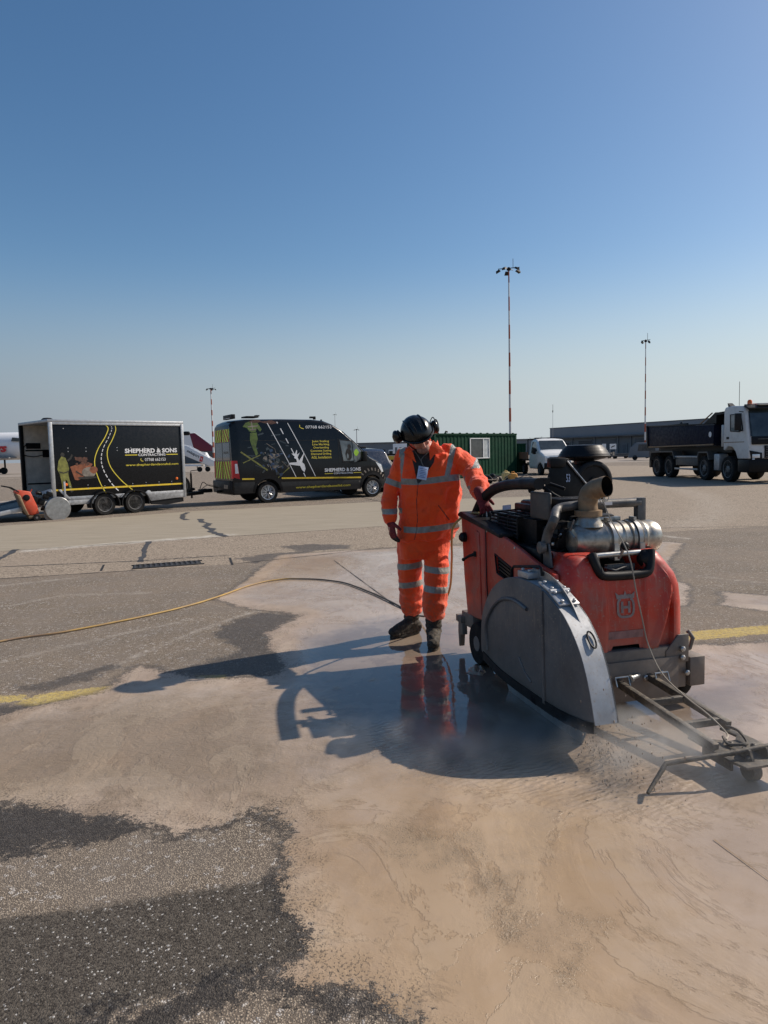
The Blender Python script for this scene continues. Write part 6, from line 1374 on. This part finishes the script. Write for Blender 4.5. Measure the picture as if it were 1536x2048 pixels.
# ================================================================ BACKGROUND
# site cabin
CA = R(222); C0 = (8.19, 43.0, 0); cbn = thing('site_cabin', 'dark green steel site cabin with a white-framed window', 'site cabin', C0, CA)
def corrugated(mb, x0, x1, y, z0, z1, pitch=.24, dep=.04, hole=None, axis='x'):
    xs = []; x = x0
    while x < x1 - 1e-6:
        for dx, yy in ((0,0),(.30,0),(.42,1),(.88,1)): 
            if x + dx*pitch <= x1: xs.append((x+dx*pitch, yy))
        x += pitch
    xs.append((x1, 0))
    def P(a, yy, z): return (a, y - dep*yy, z) if axis == 'x' else (y - dep*yy, a, z)
    for (xa, ya), (xb, yb) in zip(xs, xs[1:]):
        zs = [(z0, z1)]
        if hole and xa >= hole[0]-.01 and xb <= hole[1]+.01: zs = [(z0, hole[2]), (hole[3], z1)]
        for (a, b) in zs: mb.add([P(xa,ya,a), P(xb,yb,a), P(xb,yb,b), P(xa,ya,b)], [(0,1,2,3)])
mb = MB(); corrugated(mb, .12, 7.15, .0, .12, 2.42, .3, .022, hole=(2.62,4.28,1.13,2.24)); mb.build('front_wall', M['green_box'], cbn, angle=20)
mb = MB(); mb.bx(.0,.12,-.10,.03,.0,2.5); mb.bx(7.15,7.25,-.10,.03,.0,2.5); mb.bx(0,7.25,-.08,.02,.02,.14); mb.bx(0,7.25,-.1,.03,2.40,2.5); mb.build('frame', M['green_box'], cbn, .01)
mb = MB(); mb.bx(.02,7.23,-2.14,-2.08,.02,2.46); mb.bx(.0,.05,-2.1,-.1,.02,2.46); mb.bx(7.2,7.25,-2.1,-.1,.02,2.46); mb.build('rear_wall', M['green_box'], cbn)
mb = MB(); mb.bx(-.02,7.27,-2.16,.04,2.46,2.53)
for i in range(12): mb.bx(.3+i*.6,.42+i*.6,-.02,.05,2.53,2.57)
mb.build('roof', M['green_box'], cbn); mb = MB(); mb.tube(spline([(6.0,-.3,2.5),(6.0,-.3,2.62),(5.92,-.3,2.66),(5.85,-.3,2.6)],4), .04, 6); mb.build('vent_pipe', M['black_metal'], cbn)
mb = MB(); mb.bx(2.60,4.30,-.03,.035,1.09,1.14); mb.bx(2.60,4.30,-.03,.035,2.22,2.27); mb.bx(2.58,2.64,-.03,.035,1.09,2.27); mb.bx(4.26,4.32,-.03,.035,1.09,2.27); mb.bx(3.12,3.17,-.02,.03,1.14,2.22); wf = mb.build('window', M['white_paint'], cbn)
mk('glass_dark', (.07,.075,.075), .1, var=.3, scale=3); mk('glass_light', (.45,.48,.48), .15, var=.3, scale=3)
mb = MB(); mb.bx(3.17,4.26,-.01,.0,1.14,2.22); mb.build('pane', M['glass_dark'], wf); mb = MB(); mb.bx(2.64,3.12,-.012,-.002,1.14,2.22); mb.build('pane', M['glass_light'], wf)
mb = MB(); mb.bx(.1,7.15,-.9,-.85,.14,2.4); mb.build('inner_wall', M['door_dark'], cbn)
# small green container right of the cabin
g2 = thing('storage_container', 'small dark green container behind the right end of the green cabin', 'container', (AT(1052,950,46).x, 46, 0), R(200))
mb = MB(); corrugated(mb, 0, 1.6, 0, .05, 1.9); mb.bx(0,1.6,-1.6,-.06,.05,1.9); mb.bx(-.03,1.63,-1.62,.02,1.88,1.95); mb.build('body', M['green_box'], g2)
mb = MB(); mb.bx(.85,1.05,.002,.01,.4,1.7); mb.build('notice', M['lens'], g2)
# cans and gear by the cabin
def jerry(px, py, D, m_, lab):
    b = G(px, py); k = D / b.y; b = Vector((b.x, b.y, 0)); t = thing('jerrycan', lab, 'jerrycan', b, R(15))
    mb = MB(); mb.prism([(-.19,.0),(.19,.0),(.19,.36),(.12,.46),(-.12,.46),(-.19,.38)], -.13, .13); mb.build('can', m_, t, .04, 3)
    mb = MB(); mb.tube([(-.08,0,.45),(-.06,0,.52),(.06,0,.52),(.08,0,.45)], .018, 8); mb.build('handle', m_, t)
    mb = MB(); mb.lathe([(.035,0),(.035,.04),(.001,.045)], (.14,0,.42), (.5,0,.8), 12); mb.build('cap', M['black_plastic'], t)
jerry(1012, 962, 0, M['jerry'], 'pale yellow plastic jerrycan beside the heap of gear by the cabin'); jerry(1026, 966, 0, M['jerry_orange'], 'orange-yellow plastic jerrycan, the nearer one at the cabin corner')
b = G(990, 967); hp_ = thing('gear_heap', 'heap of black pumps and tubing on the ground in front of the green cabin', 'equipment', b, 0)
for kind, n_ in (('pump_part', 14), ('tubing', 8)):
    mb = MB()
    for i in range(n_):
        c_ = Vector((random.uniform(-.7,.75), random.uniform(-.2,.3), random.uniform(.06,.36)*(1 if abs(c_) < 0 else 1) if False else random.uniform(.06,.34)))
        if kind == 'pump_part': mb.ell(c_, (random.uniform(.08,.2), .12, random.uniform(.07,.16)), 8)
        else: mb.tube(spline([c_, c_+Vector((.2,.05,.12)), c_+Vector((.35,-.1,-.05)), c_+Vector((.1,-.2,-.04))], 4), .025, 6)
    o = mb.build(kind, M['black_metal'] if kind == 'pump_part' else M['chassis_grey'], hp_)
b = G(1048, 968); t = thing('equipment_crate', 'low dark crate of tools left of the white pickup', 'crate', b, .2)
mb = MB(); mb.bx(-.35,.35,-.2,.2,.02,.30); mb.build('box', M['black_metal'], t, .02); mb = MB(); mb.tube([(-.3,-.22,.3),(0,-.26,.42),(.35,-.2,.28)], .02, 6); mb.build('handle', M['chassis_grey'], t)
# warehouse, right
WA = R(-60); W0 = (35.5, 148.9, 0); wh = thing('warehouse', 'long low grey metal warehouse behind the tipper truck', 'building', W0, WA)
def sheet(name, c1, pitch, bump_=.5):
    n = NT(name); w_ = n.wave(pitch, 0, 0, direction='X'); n.set(col=n.mix(n.mr(n.noise(.25,4),.3,.7), tuple(c*.88 for c in c1), c1), rough=.6, nrm=n.bump(w_, bump_, .05)); return n.mat
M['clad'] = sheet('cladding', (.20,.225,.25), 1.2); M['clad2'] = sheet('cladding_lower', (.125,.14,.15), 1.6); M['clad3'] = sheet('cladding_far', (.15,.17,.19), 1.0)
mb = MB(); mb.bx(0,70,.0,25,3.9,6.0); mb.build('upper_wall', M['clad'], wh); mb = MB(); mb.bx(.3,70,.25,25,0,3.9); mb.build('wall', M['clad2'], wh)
mb = MB(); mb.bx(-.1,70.1,-.9,.0,3.75,4.0); mb.bx(-.05,70.05,-.05,.0,5.95,6.1); mb.build('canopy', M['building_dark'], wh)
mb = MB(); mb.bx(0,70,.1,25,6.0,6.06); mb.build('roof', M['building_dark'], wh)
for x_, w_, h_ in ((3,2.6,2.9),(8,3.6,3.2),(14,3.4,3.3),(19.2,.9,2.2),(22,4,3.3),(30,4,3.3),(38,4,3.3),(46,4,3.3)):
    mb = MB(); mb.bx(x_,x_+w_,.15,.24,0,h_); d_ = mb.build('door', M['door_dark'] if x_ < 12 else M['building_dark'], wh)
    mb = MB(); mb.bx(x_-.12,x_,.12,.24,0,h_+.12); mb.bx(x_+w_,x_+w_+.12,.12,.24,0,h_+.12); mb.bx(x_,x_+w_,.12,.24,h_,h_+.12); mb.build('frame', M['building'], d_)
for x_ in (6.2,12.2,18,21,27,35,43,51): MB().bx(x_,x_+.18,.05,.24,0,3.75).build('downpipe', M['building'], wh)
for px_, w_, lab in ((1208,.65,'narrow white notice board in front of the warehouse, left of the wide one'),(1226,1.05,'wide white notice board with a black symbol in front of the warehouse')):
    c_ = AT(px_, 893, 118); sg_ = thing('notice_board', lab, 'sign', (c_.x, 118, 0), R(-10)); zc_ = c_.z
    mb = MB(); mb.bx(-w_/2,w_/2,-.05,.0,zc_-.45,zc_+.45); mb.build('board', M['lens'], sg_)
    for x_ in (-w_/2+.05, w_/2-.05): MB().bx(x_-.04,x_+.04,.01,.08,0,zc_+.45).build('post', M['galv'], sg_)
    if w_ > 1: MB().flat(*strip2d([(-.3,zc_-.15),(0,zc_+.03),(.3,zc_+.12)], .16), lambda x, z: (x,-.055,z)).build('symbol', M['black_metal'], sg_)
# airport clutter: low carts in front of the warehouse
for i, (px_, D, w_, h_) in enumerate(((1148,112,2.2,1.3),(1162,112,3,1.0),(1196,108,4,1.1),(1228,104,4,.9),(1262,100,5,1.0))):
    lab_ = ('tall narrow dark cart at the left end of the cart row, by the pickup','low dark cart second from the left in the row before the warehouse','dark cart in the row right of the black filter cap','low dark cart beneath the wide notice board','long low cart beside the silver mobile cabin')[i]
    cxx = AT(px_, 905, D).x; t = thing('baggage_cart', lab_, 'cart', (cxx, D, 0), R(-30), 'carts in front of the warehouse')
    mb = MB(); mb.bx(-w_/2,w_/2,-.6,.6,.35,.5); mb.bx(-w_/2,-w_/2+.1,-.6,.6,.5,h_); mb.bx(w_/2-.1,w_/2,-.6,.6,.5,h_*.8); mb.bx(-w_/3,w_/4,-.4,.4,.5,h_*.75); mb.build('deck', M['chassis_grey'], t)
    mb = MB()
    for x_ in (-w_/2+.3, w_/2-.3):
        for y_ in (-.5,.5): mb.lathe([(.2,-.06),(.2,.06)], (x_,y_,.2), (0,1,0), 12)
    mb.build('wheels', M['tyre'], t)
t = thing('mobile_shelter', 'silver rounded mobile cabin left of the tipper truck', 'shelter', (AT(1284,908,85).x, 85, 0), R(-20))
mb = MB(); mb.prism([(-1.6,.3),(1.9,.3),(1.9,1.5),(1.4,2.1),(-.7,2.1),(-1.35,1.5)], -1, 1); mb.build('body', M['building'], t, .1, 3); mb = MB(); mb.prism([(-.5,1.1),(1.5,1.1),(1.4,1.9),(-.4,1.9)], -1.02, -1.0); mb.build('window', M['glass_dark'], t); mb = MB(); mb.lathe([(.3,0),(.3,.2)], (-.8,-1,.3), (0,1,0), 14); mb.lathe([(.3,0),(.3,.2)], (1.2,-1,.3), (0,1,0), 14); mb.build('wheels', M['tyre'], t)
# distant low buildings
def hangar(px0, px1, pyt, D, lab, m_, dep=20, grp=None):
    a, b_ = AT(px0, pyt, D), AT(px1, pyt, D); t = thing('distant_building', lab, 'building', (a.x, D, 0), math.atan2(0, 1)); L_ = b_.x - a.x; h_ = (a.z + b_.z)/2
    MB().bx(0,L_,0,dep,0,h_).build('wall', m_, t); MB().bx(-.3,L_+.3,-.3,dep,h_,h_+.35).build('roof', M['building_dark'], t)
    mb = MB(); k = max(2, int(L_/9))
    for i in range(k): mb.bx(L_*(i+.3)/k, L_*(i+.65)/k, -.05, .0, 0, h_*.55)
    mb.build('doors', M['door_dark'], t); return t
hangar(716, 1120, 883, 235, 'pale grey distant hangar behind the worker and green cabin', M['clad3'])
hangar(250, 470, 906, 210, 'low grey-green distant building beneath the burgundy tail fin', M['building_dark'])
# far tree belt
def tree(px_, py_, D, s_, lab):
    c_ = AT(px_, py_, D); t = thing('bare_tree', lab, 'tree', (c_.x, D, 0), 0, 'distant trees on the skyline'); mb = MB(); mb.tube([(0,0,0),(0,0,c_.z*.5)], [.3*s_,.15*s_], 6); mb.build('trunk', M['boot'], t); mb = MB()
    for i in range(90):
        a = random.uniform(0,6.28); r_ = random.uniform(.2,1)*s_*2.4; z_ = random.uniform(.45,1.0)*c_.z; p = Vector((math.cos(a)*r_*.3, math.sin(a)*r_*.3, z_*.7)); q = Vector((math.cos(a)*r_, math.sin(a)*r_, z_)); mb.tube([p, q], [.05*s_,.015*s_], 3)
    mb.build('crown', M['boot'], t)
for px_, py_, s_, l_ in ((1056,876,1.2,'bare distant tree just right of the green cabin roof'),(1067,874,1.3,'bare distant tree above the cab of the white pickup'),(1079,872,1.2,'bare distant tree nearest the left end of the warehouse')): tree(px_, py_, 240, s_, l_)
# light masts
def mast(px_, pyt, D, lab, nl=4, span=1.6, rb=.22, bands=True, tilt=0, z0=0):
    c_ = AT(px_, pyt, D); H_ = c_.z; t = thing('light_mast', lab, 'light mast', (c_.x, D, 0), 0); MBp = MB(); MBp.tube([(0,0,0),(0,0,H_)], [rb,rb*.45], 10); n = NT('mast'); z = n.sep(n.tc)[2]
    if bands: f = n.mr(n.m('FRACT', n.m('DIVIDE', z, H_/7)), .49, .51); c2 = n.mix(f, (.55,.56,.56), (.30,.06,.025))
    else: c2 = n.mix(n.noise(2), (.28,.29,.3), (.34,.34,.34))
    n.set(col=c2, rough=.6); MBp.build('pole', n.mat, t)
    mb = MB(); mb.lathe([(rb*.5,-.3),(rb*1.6,-.2),(rb*1.6,.0),(rb*.7,.15)], (0,0,H_), (0,0,1), 12); mb.tube([(-span,0,H_-.05),(span,0,H_+.12)], .05, 6); mb.tube([(-span*.6,-span*.6,H_-.1),(span*.5,span*.6,H_)], .05, 6); mb.build('head_frame', M['black_metal'], t)
    for k in range(nl):
        a = math.pi*2*k/nl + .35; p = Vector((math.cos(a)*span, math.sin(a)*span, H_ - .25)); rot = Matrix.Rotation(a, 3, 'Z') @ Matrix.Rotation(R(28), 3, 'Y')
        MB().box(p, (span*.45, span*.36, .22), 0, rot, .7).build('floodlight', M['black_metal'], t)
    mb = MB(); mb.tube([(span*.4,0,H_),(span*.4,0,H_+1.2)], .03, 4); mb.build('lightning_rod', M['black_metal'], t); return t
mast(1017.5, 537, 90, 'tall red and white banded floodlight mast behind the green cabin', 5, 1.35, .17)
mast(421.5, 777, 200, 'floodlight mast with red and white bands between trailer and van', 5, 1.25, .30)
mast(1291.5, 681, 118, 'thin grey floodlight mast rising behind the tipper truck', 4, .75, .14)
mast(669.5, 829, 420, 'faint distant lamp post above the black van roof', 2, 1.0, .22, False); mast(713, 859, 300, 'short distant lamp post right of the van windscreen', 2, 1.0, .28, False); mast(873.5, 857, 300, 'short distant lamp post right of the worker helmet', 2, .9, .26, False)
mast(1105.5, 822, 130, 'thin radio antenna above the left end of the warehouse', 0, .05, .05, False); mast(1484, 775, 90, 'thin radio antenna', 0, .05, .03, False) if False else None
# white airliner, left
PA = AT(53, 880, 96); ap = thing('airliner', 'white airliner with dark cockpit windows and red lettering behind the trailer', 'aircraft', (PA.x, 96, 0), 0)
prof = [(.05,3.4),(.5,3.1),(.95,2.5),(1.35,1.6),(1.62,.5),(1.80,-.9),(1.88,-2.5),(1.90,-6),(1.90,-26)]
mb = MB(); zc = AT(40, 892, 96).z
mb.lathe([(r_*.99, d_) for r_, d_ in reversed(prof)], (1.6,0,zc), (1,0,0), 40); mb.build('fuselage', M['plane_white'], ap)
mb = MB(); mb.prism([(-.9,zc+.55),(1.2,zc+.50),(1.55,zc+.95),(-.6,zc+1.15)][0:0] or [(-1.1,zc+.62),(.1,zc+.55),(.1,zc+1.0),(-.9,zc+1.12)], -1.95, -1.2); mb.build('cockpit_window', M['glass'], ap)
v2, f2 = text2d('ays', .04, 0, 1, 0, 1, .25); MB().flat(v2, f2, lambda x, z: (-4.2+x*2.5, -1.96, zc-1.15+z*1.15)).build('lettering', M['sign_red'], ap)
mb = MB(); mb.tube([(-3.0,-.3,0.5),(-3.0,-.3,zc-1.5)], .12, 8); mb.lathe([(.45,-.15),(.45,.15)], (-3.0,-.65,.45), (0,1,0), 20); mb.lathe([(.45,-.15),(.45,.15)], (-3.9,-.65,.45), (0,1,0), 20); mb.lathe([(.42,-.15),(.42,.15)], (.9,-.6,.42), (0,1,0), 20); mb.build('landing_gear', M['tyre'], ap)
mb = MB(); mb.prism([(-7,zc-1.4),(-1.0,zc-1.5),(-1.0,zc-1.65),(-7,zc-1.6)], -3, 3); mb.build('belly_fairing', M['building'], ap)
# burgundy-tailed airliner
TAILD = 290; tp_ = AT(400, 905, TAILD); at_ = thing('airliner', 'distant airliner with burgundy tail fin above the boarding stairs', 'aircraft', (tp_.x, TAILD, 0), 0)
def TP(px_, py_): p = AT(px_, py_, TAILD); return (p.x - tp_.x, p.z)
mb = MB(); mb.prism([TP(379,867), TP(390,866), TP(428,895), TP(436,910), TP(392,912)], -.25, .25); mb.build('tail_fin', M['burgundy'], at_, .08)
mb = MB(); mb.prism([TP(368,870), TP(379,867), TP(392,912), TP(366,912)], -.2, .2); mb.prism([TP(390,866), TP(388,864.5), TP(432,895), TP(440,908), TP(436,908), TP(428,895)], -.25, .25); mb.build('rudder', M['plane_white'], at_)
mb = MB(); l_ = TP(372,925); mb.lathe([(.6,-3),(1.9,5),(1.95,36),(1.6,40),(.1,43)], (l_[0]-2,0,TP(400,918)[1]-.6), (1,0,0), 24); mb.build('fuselage', M['plane_white'], at_)
mb = MB(); a = TP(365,866); mb.lathe([(.9,-6),(1.0,0),(.75,.5)], (a[0],0,a[1]-.2), (1,0,0), 16, 0); mb.build('engine', M['plane_white'], at_); mb = MB(); mb.lathe([(.72,.4),(.85,1.0),(.8,2.6),(.5,3.0)], (a[0],0,a[1]-.2), (1,0,0), 16); mb.build('engine_nozzle', M['black_metal'], at_)
# boarding stairs
SD = 78; so_ = AT(400, 925, SD); st = thing('boarding_stairs', 'white mobile aircraft boarding stairs with black lettering and red badge', 'boarding stairs', (so_.x, SD, 0), 0)
def SQ(px_, py_): p = AT(px_, py_, SD); return (p.x - so_.x, p.z)
mb = MB(); mb.prism([SQ(340,884), SQ(378,892), SQ(433,922), SQ(436,932), SQ(422,932), SQ(372,911), SQ(340,900)], -.7, -.62); mb.build('side_panel', M['plane_white'], st, .03)
mb = MB(); mb.prism([SQ(340,884), SQ(378,892), SQ(433,922), SQ(436,932), SQ(422,932), SQ(372,911), SQ(340,900)], .62, .7); mb.build('side_panel', M['plane_white'], st, .03)
mb = MB(); mb.prism([SQ(340,896), SQ(372,905), SQ(424,930), SQ(422,933), SQ(372,911), SQ(340,900)], -.62, .62); mb.build('steps', M['galv'], st)
mb = MB(); mb.prism([SQ(345,929), SQ(405,929), SQ(405,932.5), SQ(345,932.5)], -.75, .75); mb.bx(SQ(372,0)[0]-.1,SQ(372,0)[0]+.05,-.5,.5,.5,2.0); mb.prism([SQ(385,902), SQ(412,905), SQ(418,915), SQ(405,920)], -.3, .5); mb.build('chassis', M['plane_white'], st)
for px_ in (402, 418, 350): mb = MB(); c_ = SQ(px_, 932); mb.lathe([(.28,-.1),(.28,.1)], (c_[0],-.6,.28), (0,1,0), 16); mb.build('wheel', M['tyre'], st)
a, b_ = SQ(376,903), SQ(400,915.5); ang = math.atan2(b_[1]-a[1], b_[0]-a[0]); L_ = math.hypot(b_[0]-a[0], b_[1]-a[1])
v2, f2 = text2d('swissport', .02, 0, L_, 0, .40)
MB().flat(v2, f2, lambda x, z: (a[0]+x*math.cos(ang)-z*math.sin(ang), -.71, a[1]+x*math.sin(ang)+z*math.cos(ang)-.12)).build('lettering', M['black_metal'], st)
c_ = SQ(405.5,917.5); mb = MB(); mb.prism([(c_[0]-.22,c_[1]-.28),(c_[0]+.12,c_[1]-.34),(c_[0]+.26,c_[1]+.22),(c_[0]-.05,c_[1]+.30)], -.72, -.71); mb.build('badge', M['sign_red'], st); mb = MB(); mb.flat(*strip2d([(c_[0]-.08,c_[1]+.1),(c_[0]+.1,c_[1]+.05),(c_[0]-.02,c_[1]-.05),(c_[0]+.08,c_[1]-.15)], .07), lambda x, z: (x,-.725,z)); mb.build('badge_symbol', M['plane_white'], st)
# ground support vehicles behind the dark car
GD = 115; g0 = AT(765, 915, GD); t = thing('belt_loader', 'long low yellow airport loader behind the dark car', 'airport vehicle', (g0.x, GD, 0), 0)
mb = MB(); mb.bx(-3.2,3.2,-.8,.8,.5,1.15); mb.bx(-3,-1.6,-.8,.8,1.15,1.9); mb.build('body', M['gse_yellow'], t, .05); mb = MB(); mb.bx(-1,3,-.82,-.5,1.2,1.5); mb.bx(-1.5,0.5,-.3,.3,1.6,2.2); mb.build('conveyor', M['black_metal'], t)
for x_ in (-2.4, 2.4): mb = MB(); mb.lathe([(.4,-.15),(.4,.15)], (x_,-.7,.4), (0,1,0), 16); mb.build('wheel', M['tyre'], t)
g0 = AT(800, 910, 125); t = thing('box_lorry', 'small white high-bodied airport lorry seen left of the worker helmet', 'lorry', (g0.x, 125, 0), 0)
mb = MB(); mb.bx(-1.2,1.8,-1,1,.7,3.2); mb.bx(-2.0,-1.2,-1,1,.6,2.2); mb.build('body', M['plane_white'], t, .05); mb = MB(); mb.bx(-1.95,-1.3,-1.03,-1.0,1.4,2.0); mb.build('window', M['glass'], t)
for i in range(3): mb = MB(); mb.bx(-.9+i*.8,-.5+i*.8,-1.02,-1.0,1.4,2.6); mb.build('shutter', M['building'], t)
for x_ in (-1.3, 1.2): mb = MB(); mb.lathe([(.4,-.15),(.4,.15)], (x_,-.85,.4), (0,1,0), 16); mb.build('wheel', M['tyre'], t)
# fine water mist thrown up by the blade
def mist(name, c_, r_, dens, sc):
    mb = MB(); mb.ell((0,0,0), r_, 20); o = mb.build(name, None if False else M['white_paint']); o.location = c_; o.data.materials.clear()
    m_ = bpy.data.materials.new(name); m_.use_nodes = True; T_ = m_.node_tree; T_.nodes.clear(); out = T_.nodes.new('ShaderNodeOutputMaterial'); pv = T_.nodes.new('ShaderNodeVolumePrincipled')
    tc_ = T_.nodes.new('ShaderNodeTexCoord'); nz = T_.nodes.new('ShaderNodeTexNoise'); nz.inputs['Scale'].default_value = sc; nz.inputs['Detail'].default_value = 2
    T_.links.new(tc_.outputs['Object'], nz.inputs['Vector']); ln = T_.nodes.new('ShaderNodeVectorMath'); ln.operation = 'DIVIDE'; ln.inputs[1].default_value = r_; T_.links.new(tc_.outputs['Object'], ln.inputs[0])
    le = T_.nodes.new('ShaderNodeVectorMath'); le.operation = 'LENGTH'; T_.links.new(ln.outputs[0], le.inputs[0])
    m1 = T_.nodes.new('ShaderNodeMapRange'); m1.inputs[1].default_value = 1; m1.inputs[2].default_value = .2; T_.links.new(le.outputs['Value'], m1.inputs[0])
    m2 = T_.nodes.new('ShaderNodeMapRange'); m2.inputs[1].default_value = .42; m2.inputs[2].default_value = .75; T_.links.new(nz.outputs[0], m2.inputs[0])
    mm = T_.nodes.new('ShaderNodeMath'); mm.operation = 'MULTIPLY'; T_.links.new(m1.outputs[0], mm.inputs[0]); T_.links.new(m2.outputs[0], mm.inputs[1])
    m3 = T_.nodes.new('ShaderNodeMath'); m3.operation = 'MULTIPLY'; m3.inputs[1].default_value = dens; T_.links.new(mm.outputs[0], m3.inputs[0]); T_.links.new(m3.outputs[0], pv.inputs['Density'])
    pv.inputs['Color'].default_value = (.92,.90,.88,1); pv.inputs['Anisotropy'].default_value = .3; T_.links.new(pv.outputs[0], out.inputs['Volume']); o.data.materials.append(m_); tag(o, kind='stuff')
mist('water_mist', (1.12,3.12,.12), (.42,.34,.16), 10, 6); mist('water_mist', (.35,3.35,.08), (.80,.35,.13), 6.0, 4); mist('water_mist', (1.35,2.75,.18), (.7,.6,.25), .55, 3)
